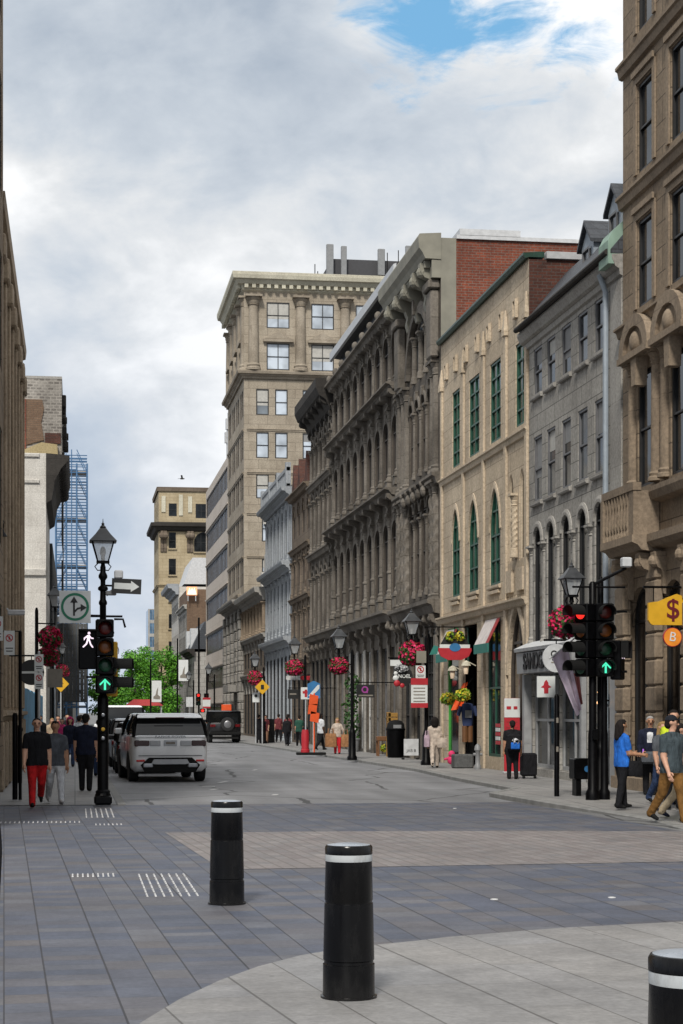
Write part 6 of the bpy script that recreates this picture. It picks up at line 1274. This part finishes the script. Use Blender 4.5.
# ------------------------------------------------------------ people
def clothmat(name,c,rough=.85):
    m=plain(name,c,rough,0,.3,9,spec=.2); nt=m.node_tree; p=nn(nt,'NewGeometry').outputs['Position']
    n=nn(nt,'TexNoise',{'Vector':nn(nt,'Mapping',{'Vector':p,'Scale':(16,16,6)}).outputs[0],'Scale':1.0,'Detail':3,'Distortion':.8}).outputs[0]
    nt.links.new(nn(nt,'Bump',{'Height':n,'Strength':.9,'Distance':.035}).outputs[0],nt.nodes['Principled BSDF'].inputs['Normal'])
for n_,c_ in dict(c_black=(.009,.009,.011),c_navy=(.011,.014,.03),c_red=(.42,.012,.014),c_grey=(.075,.082,.095),c_teal_grey=(.045,.06,.068),c_brown=(.17,.085,.024),c_white=(.52,.53,.55),c_cream=(.45,.38,.32),c_blue=(.02,.13,.5),c_pink=(.4,.03,.12),c_jeans=(.03,.05,.11),c_khaki=(.3,.24,.16),c_hivis=(.5,.6,.03),c_green=(.02,.07,.05),c_maroon=(.13,.03,.035),c_beige=(.42,.32,.22),c_rednew=(.5,.02,.03),shoe_black=(.008,.008,.008),shoe_white=(.5,.5,.5),hair_dark=(.012,.009,.008),hair_brown=(.03,.017,.01),hair_grey=(.3,.29,.28),hair_blond=(.3,.19,.08),cap_dark=(.012,.014,.02),paper_brown=(.3,.15,.07),c_lilac=(.4,.3,.36)).items(): clothmat(n_,c_)
def skinmat(name,c): m=plain(name,c,.55,0,.1,14,spec=.35)
skinmat('skin_light',(.5,.28,.19)); skinmat('skin_tan',(.4,.21,.125)); skinmat('skin_dark',(.06,.03,.018))
def capsule(m,a,b,r0,r1,n=12):
    a,b=Vector(a),Vector(b); t=(b-a); 
    if t.length<1e-5: m.sphere(tuple(a),r0,n,8); return
    t.normalize(); pts=[];rad=[]
    for k in (-85,-55,-25,0): q=R(k); pts.append(a+t*r0*math.sin(q)); rad.append(r0*math.cos(q))
    for k in (0,25,55,85): q=R(k); pts.append(b+t*r1*math.sin(q)); rad.append(r1*math.cos(q))
    m.tube(pts,rad,n)
def sdf(p,q):
    a,b,r0,r1=q; ab=b-a; d=ab.dot(ab); t=0 if d<1e-9 else max(0,min(1,(p-a).dot(ab)/d)); return (p-(a+ab*t)).length-(r0+(r1-r0)*t)
def fuse(prims,vox,mats,extra=None,name='body',hem=None):
    """one continuous skin over the limb shapes; each face takes the material of the limb or garment it lies on"""
    m=MB()
    for a,b,r0,r1,mt in prims: capsule(m,a,b,r0,r1)
    me=m.mesh('tmp',mats[0]); o=bpy.data.objects.new('tmp',me); COL.objects.link(o)
    md=o.modifiers.new('r','REMESH'); md.mode='VOXEL'; md.voxel_size=vox; ms=o.modifiers.new('s','SMOOTH'); ms.iterations=3; ms.factor=.5
    bpy.context.view_layer.update(); r=bpy.data.meshes.new_from_object(o.evaluated_get(bpy.context.evaluated_depsgraph_get()))
    bpy.data.objects.remove(o); bpy.data.meshes.remove(me); r.name=name
    pr=[(Vector(a),Vector(b),r0,r1) for a,b,r0,r1,_ in prims]; tg=[x[4] for x in prims]
    idx={mt:i for i,mt in enumerate(mats)}; r.materials.clear()
    for mt in mats: r.materials.append(MATS[mt])
    for p in r.polygons:
        c=p.center; k=min(range(len(pr)),key=lambda i:sdf(c,pr[i])); mt=tg[k]
        if hem:
            if mt==hem[3] and c.z>hem[0] and k not in hem[4]: mt=hem[2]
            elif k in hem[1] and c.z<hem[0]: mt=hem[3]
        p.material_index=idx[mt]; p.use_smooth=True
    if extra:
        bm=bmesh.new(); bm.from_mesh(r); e=extra.mesh('e',mats[0],True)
        k0=len(bm.faces); bm.from_mesh(e); bm.faces.ensure_lookup_table()
        for f_ in bm.faces[k0:]: f_.material_index=idx[extra.tag]; f_.smooth=True
        bm.to_mesh(r); bm.free()
    return r
def person(label,x,y,z,face,Ht,top,bottom,shoes='shoe_black',skin='skin_light',hair='hair_dark',style='short',sleeve='short',legs=((0,0),(0,0)),arms=((5,15,6),(5,15,6)),build=1.0,vox=.02,hands=True,turn=0,jacket=None,apron=None,eyes=False,skirt=False):
    """face: 0 looks along the street away from the camera, 180 towards it; legs (hip, knee) and arms (shoulder, elbow, out) per side in degrees"""
    t=thing('person',label,'person',(x,y,z),R(-face)); P=[]; V=Vector; s=Ht; hipz=.525*s; ends=[]; low=9
    def leg(i):
        sg=(-1,1)[i]; hf,kf=legs[i]; a=R(hf); b=R(hf-kf); hp=V((sg*.052*s,0,hipz)); kn=hp+V((sg*.006*s,math.sin(a),-math.cos(a)))*.245*s; an=kn+V((0,math.sin(b),-math.cos(b)))*.235*s; return hp,kn,an
    LG=[leg(0),leg(1)]; dz=min(l[2].z for l in LG)-.042*s
    sh=V((0,0,-dz)); B_=build
    for i,(hp,kn,an) in enumerate(LG):
        hp,kn,an=hp+sh,kn+sh,an+sh; kf=R(legs[i][0]-legs[i][1])
        P+= [(hp,kn,.063*s*B_,.048*s,bottom),(kn,an+(an-kn)*.06,.046*s,.037*s,bottom)]
        d=V((0,math.cos(kf*.6),math.sin(kf*.6)*1.0)); P+=[(an-V((0,0,.012*s))-d*.028*s,an-V((0,0,.022*s))+d*.035*s,.025*s,.024*s,shoes),(an-V((0,0,.022*s))+d*.035*s,an-V((0,0,.026*s))+d*.082*s,.024*s,.018*s,shoes)]
    nleg=len(P); c=V((0,0,hipz))+sh; H=lambda k:c+V((0,0,k*s))
    tp=jacket or top
    P+=[(H(0)+V((-.035*s,0,0)),H(0)+V((.035*s,0,0)),.066*s*B_,.066*s*B_,bottom)]
    hem=-.025 if not jacket else -.06
    for sg in (-1,1):
        P+=[(H(hem)+V((sg*.042*s,0,0)),H(.12)+V((sg*.04*s,0,0)),.068*s*B_,.063*s*B_,tp),(H(.12)+V((sg*.04*s,0,0)),H(.225)+V((sg*.058*s,0,0)),.063*s*B_,.062*s*B_,tp),(H(.225)+V((sg*.045*s,0,0)),H(.283)+V((sg*.06*s,0,0)),.06*s,.04*s,tp)]
    P+=[(H(.24),H(.285),.065*s,.05*s,tp),(H(.12)+V((0,.01*s,0)),H(.22)+V((0,.012*s,0)),.06*s*B_,.06*s*B_,top)]
    P+=[(H(hem+.005)+V((0,.004*s,0)),H(.13)+V((0,.004*s,0)),.0715*s*B_,.066*s*B_,tp)]
    P+=[(H(hem-.005)+V((-.06*s*B_,0,0)),H(hem-.005)+V((.06*s*B_,0,0)),.062*s,.062*s,tp)]
    if skirt: P+=[(H(-.02),H(-.22),.085*s,.12*s,tp)]
    if apron: P+=[(H(.0)+V((0,.02*s,0)),H(-.3)+V((0,.02*s,0)),.085*s,.08*s,apron)]
    torso=range(nleg+1,len(P)); P+=[(H(.27),H(.345),.032*s,.03*s,skin)]
    HC=H(.403); tn=R(turn); hd=lambda dx,dy,dz_:HC+V((dx*math.cos(tn)+dy*math.sin(tn),dy*math.cos(tn)-dx*math.sin(tn),dz_))*s
    P+=[(hd(0,-.008,.012),hd(0,.008,.012),.051*s,.049*s,skin),(hd(0,.012,-.035),hd(0,.018,-.045),.036*s,.026*s,skin),(hd(0,.055,-.005),hd(0,.062,-.016),.008*s,.01*s,skin)]
    for sg in (-1,1): P+=[(hd(sg*.05,0,-.008),hd(sg*.052,-.003,.008),.009*s,.01*s,skin)]
    fx=MB(); fx.tag=skin
    for i in (0,1):
        sg=(-1,1)[i]; sf,ef,ab=arms[i]; S0=H(.265)+V((sg*.098*s*B_,0,0)); a=R(sf); b=R(sf+ef); o=R(ab)
        d1=V((sg*math.sin(o),math.sin(a)*math.cos(o),-math.cos(a)*math.cos(o))); el=S0+d1*.175*s; o2=R(ab*.3 if ef<40 else -ab*.8); d2=V((sg*math.sin(o2),math.sin(b)*math.cos(o2),-math.cos(b)*math.cos(o2))); wr=el+d2*.145*s
        sk=tp if sleeve=='long' else skin; mid=S0+d1*.115*s
        if sleeve=='long': P+=[(S0,el,.042*s,.033*s,tp),(el,wr,.032*s,.023*s,tp)]
        else: P+=[(S0,mid,.043*s,.040*s,tp),(mid,el,.032*s,.029*s,skin),(el,wr,.03*s,.02*s,skin)]
        pm=wr+d2*.045*s; P+=[(wr,pm,.017*s,.023*s,skin)]
        ends.append(pm)
        if hands:
            sx=V((0,0,0)); side=d2.orthogonal().normalized(); fwd=V((0,1,0))-d2*d2.y; fwd=fwd.normalized() if fwd.length>.2 else V((0,0,1)); inw=d2.cross(fwd)*(1 if sg<0 else -1)
            for k in range(4):
                r0=pm+fwd*(.017-.0115*k)*s+d2*.012*s; ln=(.04,.047,.044,.035)[k]*s; p1=r0+d2*ln*.55; p2=p1+(d2*.75+inw*.6).normalized()*ln*.55; fx.tube([r0,p1,p2],[.0075*s,.007*s,.005*s],6)
            r0=wr+d2*.025*s+fwd*.015*s; fx.tube([r0,r0+fwd*.022*s+d2*.012*s,r0+fwd*.025*s+d2*.035*s],[.009*s,.008*s,.006*s],6)
    mats=[]; [mats.append(p[4]) for p in P if p[4] not in mats]
    ob('body',fuse(P,vox,mats,fx if hands else None,'body',None if (apron or skirt) else ((H(-.055 if not jacket else -.1)).z,set(torso),tp,bottom,())),t)
    # hair or cap
    hm=hair; Q=[(hd(0,-.012,.02),hd(0,.002,.022),.0535*s,.052*s,hm),(hd(0,-.03,-.015),hd(0,-.012,.02),.042*s,.052*s,hm)]
    if style=='long': Q+=[(hd(0,-.03,0),hd(0,-.05,-.13),.05*s,.042*s,hm),(hd(.03,-.015,0),hd(.045,-.03,-.1),.03*s,.025*s,hm),(hd(-.03,-.015,0),hd(-.045,-.03,-.1),.03*s,.025*s,hm),(hd(0,.02,.04),hd(0,.03,.035),.036*s,.03*s,hm)]
    elif style=='curly': Q=[(hd(0,-.03,.01),hd(0,-.03,-.05),.082*s,.075*s,hm),(hd(0,-.01,.04),hd(0,0,.045),.06*s,.055*s,hm)]
    elif style=='buzz': Q=[(hd(0,-.012,.018),hd(0,-.004,.02),.0522*s,.0515*s,hm)]
    if style!='bald':
        hmsh=fuse(Q,vox*.8,[hm],None,'hair')
        # keep the face clear
        bm=bmesh.new(); bm.from_mesh(hmsh); ax=(hd(0,1,0)-HC).normalized()
        lim=.026 if style!='buzz' else .02
        kill=[f_ for f_ in bm.faces if (f_.calc_center_median()-HC).dot(ax)>lim*s and (f_.calc_center_median()-HC).z<.04*s]
        bmesh.ops.delete(bm,geom=kill,context='FACES'); bm.to_mesh(hmsh); bm.free(); ob('hair',hmsh,t)
    if style=='cap':
        m=MB(); ce=hd(0,-.006,.026); rr=[]
        for j in range(7): 
            q=R(90*j/6*.98); rr.append([tuple(ce+V((.057*s*math.cos(q)*math.cos(2*PI*k/16),.06*s*math.cos(q)*math.sin(2*PI*k/16),.052*s*math.sin(q)))) for k in range(16)])
        m.loft(rr); a0=hd(-.045,.04,.034);b0=hd(.045,.04,.034);c0=hd(.03,.095,.03);d0_=hd(-.03,.095,.03); th=V((0,0,.006*s)); m.loft([[tuple(q) for q in (a0,b0,c0,d0_)],[tuple(q+th) for q in (a0,b0,c0,d0_)]]); m.build('cap','cap_dark',t,True)
    if eyes:
        for sg in (-1,1): m=MB(); m.sphere(tuple(hd(sg*.02,.0475,.004)),.0085*s,8,6); m.build('eye','hair_dark',t,True)
        m=MB(); m.tube([tuple(hd(-.015,.0455,-.034)),tuple(hd(0,.049,-.035)),tuple(hd(.015,.0455,-.034))],.0035*s,5); m.build('mouth','c_maroon',t,True)
        m=MB()
        for sg in (-1,1): m.tube([tuple(hd(sg*.011,.05,.015)),tuple(hd(sg*.029,.044,.016))],.0045*s,5)
        m.build('eyebrow','hair_dark',t)
    M=Matrix.Rotation(R(-face),3,'Z'); t['_']=0; del t['_']
    return t,[V((x,y,z))+M@e for e in ends],lambda p:V((x,y,z))+M@V(p)
walk=((22,6),(-14,26)); walk2=((-12,28),(20,5)); stand=((2,2),(-2,2))
person('man in a black t-shirt and red trousers walking towards the camera',-.67,32.43,.018,176,1.60,'c_black','c_red',skin='skin_light',hair='hair_dark',style='buzz',legs=((-6,45),(12,4)),arms=((-4,14,9),(8,16,9)),build=1.1,eyes=True,vox=.016)
person('person in a grey t-shirt and white trousers behind the man in red trousers',-.36,33.6,.018,172,1.57,'c_grey','c_white','shoe_white','skin_tan',style='short',legs=walk,arms=((5,12,8),(-8,20,8)),build=1.05)
person('person in dark navy clothes standing with back to camera left of the lamp post',.23,38.92,.018,10,1.66,'c_navy','c_black',legs=((4,2),(-5,4)),arms=((0,12,8),(0,12,8)),build=1.15)
person('person in navy dress-length coat and pink hood walking on the left pavement',-.15,56.3,.018,180,1.56,'c_navy','c_jeans',hair='c_pink',style='curly',sleeve='long',legs=walk,vox=.026)
person('person in a pink top among the far crowd on the left pavement',-.46,64.7,.018,180,1.5,'c_pink','c_jeans',sleeve='long',legs=walk2,vox=.03,hands=False)
person('dark-haired person in black near the blue hoarding on the left',-1.25,66,.018,175,1.62,'c_black','c_black',sleeve='long',legs=walk,vox=.03,hands=False)
person('person in a pale shirt with back to camera on the left pavement',.13,60.8,.018,5,1.62,'c_white','c_jeans',legs=walk,vox=.03,hands=False)
person('fair person in a beige top in the far left crowd',-.84,67.6,.018,180,1.5,'c_beige','c_grey',hair='hair_blond',style='long',legs=walk2,vox=.03,hands=False)
person('person in dark clothes with head above the far left crowd',-.3,72,.018,180,1.66,'c_black','c_jeans',legs=walk,vox=.03,hands=False)
person('person in a maroon shirt farther back in the left crowd',-.7,76,.018,180,1.58,'c_maroon','c_black',legs=walk2,vox=.03,hands=False)
person('person in a red t-shirt standing by the parked cars on the left',.62,47.8,.018,0,1.5,'c_rednew','c_jeans',legs=stand,vox=.026)
person('person in black, farthest back walking along the left pavement',.25,80,.018,0,1.62,'c_black','c_black',legs=walk,vox=.03,hands=False)
person('person in a black sleeve, mostly cut off by the left edge of the photo',-.585,8.3,.006,185,1.72,'c_black','c_black',sleeve='long',arms=((4,10,8),(6,8,12)),legs=stand,vox=.016)
_,e_,_l=person('woman with curly dark hair in white clothes walking away past the gift shop',10.23,50.8,.09,8,1.47,'c_cream','c_cream','shoe_black','skin_tan',style='curly',legs=((-16,22),(16,4)),arms=((4,20,8),(-6,20,8)),sleeve='long',vox=.018)
def bag(name,label,cat,loc,w,d,h,mat,handle=True,rz=0):
    t=thing(name,label,cat,loc,rz); m=MB(); m.loft([[(a*w/2*k,b*d/2*k,z) for a,b in ((-1,-.7),(-.7,-1),(.7,-1),(1,-.7),(1,.7),(.7,1),(-.7,1),(-1,.7))] for z,k in ((0,.9),(h*.1,1),(h*.8,.96),(h,.82))]); m.build('bag_body',mat,t,True)
    if handle:
        for s in (-1,1): m=MB(); m.tube([(-w*.25,s*d*.3,h*.95),(-w*.2,s*d*.2,h*1.35),(w*.2,s*d*.2,h*1.35),(w*.25,s*d*.3,h*.95)],.012,5); m.build('handle',mat,t)
    return t
bag('handbag','cream handbag at the right side of the woman in white','bag',(10.42,50.68,.68),.3,.14,.28,'c_cream'); bag('handbag','lilac bag at the left side of the woman in white','bag',(9.98,50.7,.7),.16,.14,.34,'c_lilac')
person('man with a backpack and suitcase walking away near the arched doorway',10.4,42.2,.09,2,1.42,'c_black','c_black',skin='skin_tan',style='short',legs=((3,4),(-4,6)),arms=((2,12,7),(2,8,10)),vox=.018,build=1.15)
t=thing('backpack','dark backpack with a blue and white pattern on the walking man','backpack',(10.39,42.02,.78)); m=MB(); m.bbox(-.16,.16,-.14,.06,0,.4,.05); m.build('pack','c_black',t,True); m=MB(); m.bbox(-.11,.11,-.19,-.141,.03,.2,.02); m.build('pocket','c_blue',t); m=MB(); ball(m,.1,30,.035,random.Random(5),.8,(0,-.13,.22)); m.build('printed_pattern','c_white',t); m=MB()
for s in (-1,1): m.tube([(s*.1,.05,.38),(s*.11,.16,.4),(s*.12,.22,.2),(s*.12,.06,.05)],.018,5)
m.build('strap','c_black',t)
t=thing('suitcase','black wheeled suitcase beside the man with the backpack','suitcase',(10.85,42.4,.09)); m=MB(); m.bbox(-.19,.19,-.13,.13,.06,.62,.04); m.build('case','c_black',t); m=MB(); m.tube([(-.1,.1,.6),(-.1,.1,.85),(.1,.1,.85),(.1,.1,.6)],.012,5); m.build('handle','steel',t); m=MB()
for s in (-1,1): m.sphere((s*.14,-.08,.04),.04,8,6)
m.build('wheel','black_matte',t)
_,e_,_l=person('woman in a bright blue t-shirt and black trousers looking at her phone',9.11,29.3,.085,82,1.50,'c_blue','c_black',skin='skin_tan',hair='hair_dark',style='long',legs=((8,3),(-6,4)),arms=((12,72,6),(12,72,6)),vox=.015,build=1.1,turn=0)
pc=(e_[0]+e_[1])/2+Vector((.07,0,.02)); t=thing('phone','small phone with a violet screen in the hands of the woman in blue','phone',tuple(pc)); m=MB(); m.bbox(-.012,.012,-.045,.045,-.05,.09,.004); m.build('case','black_paint',t); plain('phone_screen',(.45,.15,.7),.3,emit=.6); m=MB(); m.box(-.0165,-.0125,-.035,.035,-.04,.08); m.build('screen','phone_screen',t)
bag('handbag','black shoulder bag hanging at the front of the woman in blue','bag',(9.3,29.2,.62),.26,.16,.26,'c_black',rz=R(10))
person('older grey-haired man in a dark suit standing by the corner building wall',11.05,33.7,.09,200,1.54,'c_white','c_black',hair='hair_grey',style='short',jacket='c_navy',sleeve='long',skin='skin_tan',legs=stand,arms=((8,45,10),(8,45,10)),vox=.016,eyes=True,turn=-10,build=1.1)
t=thing('jacket','pale grey folded jacket held by the older man in the suit','jacket',(10.95,33.45,.82)); m=MB(); m.bbox(-.16,.14,-.08,.08,-.12,.12,.04); m.build('folded_cloth','c_grey',t,True)
person('man in a dark cap, grey-teal t-shirt and brown trousers crossing at right edge',9.02,26.46,.014,150,1.66,'c_teal_grey','c_brown','shoe_black','skin_light',hair='hair_dark',style='cap',legs=((14,4),(-16,20)),arms=((-6,26,8),(6,20,8)),vox=.015,build=1.15,eyes=True,turn=-35)
person('man in a hi-vis yellow vest standing behind the man in the cap',10.02,29.3,.07,185,1.68,'c_hivis','c_black',hair='hair_dark',style='short',sleeve='long',legs=stand,vox=.02)
person('blond woman in a grey patterned top partly hidden behind the man in the cap',10.26,30.6,.08,165,1.5,'c_grey','c_jeans',hair='hair_blond',style='long',legs=walk,vox=.02)
person('walking person in khaki trousers half hidden at the right edge',9.55,27.6,.02,95,1.55,'c_black','c_khaki','c_navy',style='short',legs=walk,vox=.02,sleeve='long')
person('person with a maroon backpack walking away, leftmost of the far right group',10.8,96,.09,0,1.56,'c_maroon','c_black',legs=walk,vox=.03,hands=False)
person('person in black walking away, second in the far right group',9.93,84.7,.09,0,1.46,'c_black','c_black',legs=walk2,vox=.03,hands=False,sleeve='long')
person('person in a dark green top, third in the far right group',10.5,84.6,.09,4,1.52,'c_green','c_black',legs=walk,vox=.03,hands=False)
person('person in a pale red top half hidden in the far right group',10.6,90,.09,0,1.52,'c_maroon','c_grey',legs=stand,vox=.03,hands=False)
person('man in a white shirt and black trousers walking on the right pavement',10.3,75.6,.09,60,1.60,'c_white','c_black',skin='skin_dark',sleeve='short',legs=walk,arms=((10,40,8),(0,10,8)),vox=.024)
person('woman in a white shawl and red trousers carrying two brown shopping bags',9.95,68.3,.09,185,1.40,'c_cream','c_rednew',hair='hair_blond',style='long',sleeve='long',legs=((3,2),(-3,2)),arms=((5,8,24),(5,8,24)),vox=.022)
bag('shopping_bag','large brown shopping bag on the left, held by the woman in the shawl','bag',(9.68,68.2,.36),.44,.22,.52,'paper_brown'); bag('shopping_bag','large brown shopping bag on the right, held by the woman in the shawl','bag',(10.25,68.2,.36),.36,.22,.48,'paper_brown')
person('person in black standing near the jeep at the right kerb, left of a pair',9.45,93.2,.09,20,1.5,'c_black','c_black',legs=stand,vox=.03,hands=False,sleeve='long')
person('person in dark red with bare legs beside the jeep, right of a pair',9.75,92.6,.09,200,1.46,'c_black','skin_tan',legs=stand,vox=.03,hands=False,jacket='c_maroon')
# ------------------------------------------------------------ render
S.render.engine='CYCLES'; S.cycles.samples=128; S.cycles.max_bounces=6; S.cycles.transparent_max_bounces=12
S.render.resolution_x=683; S.render.resolution_y=1024
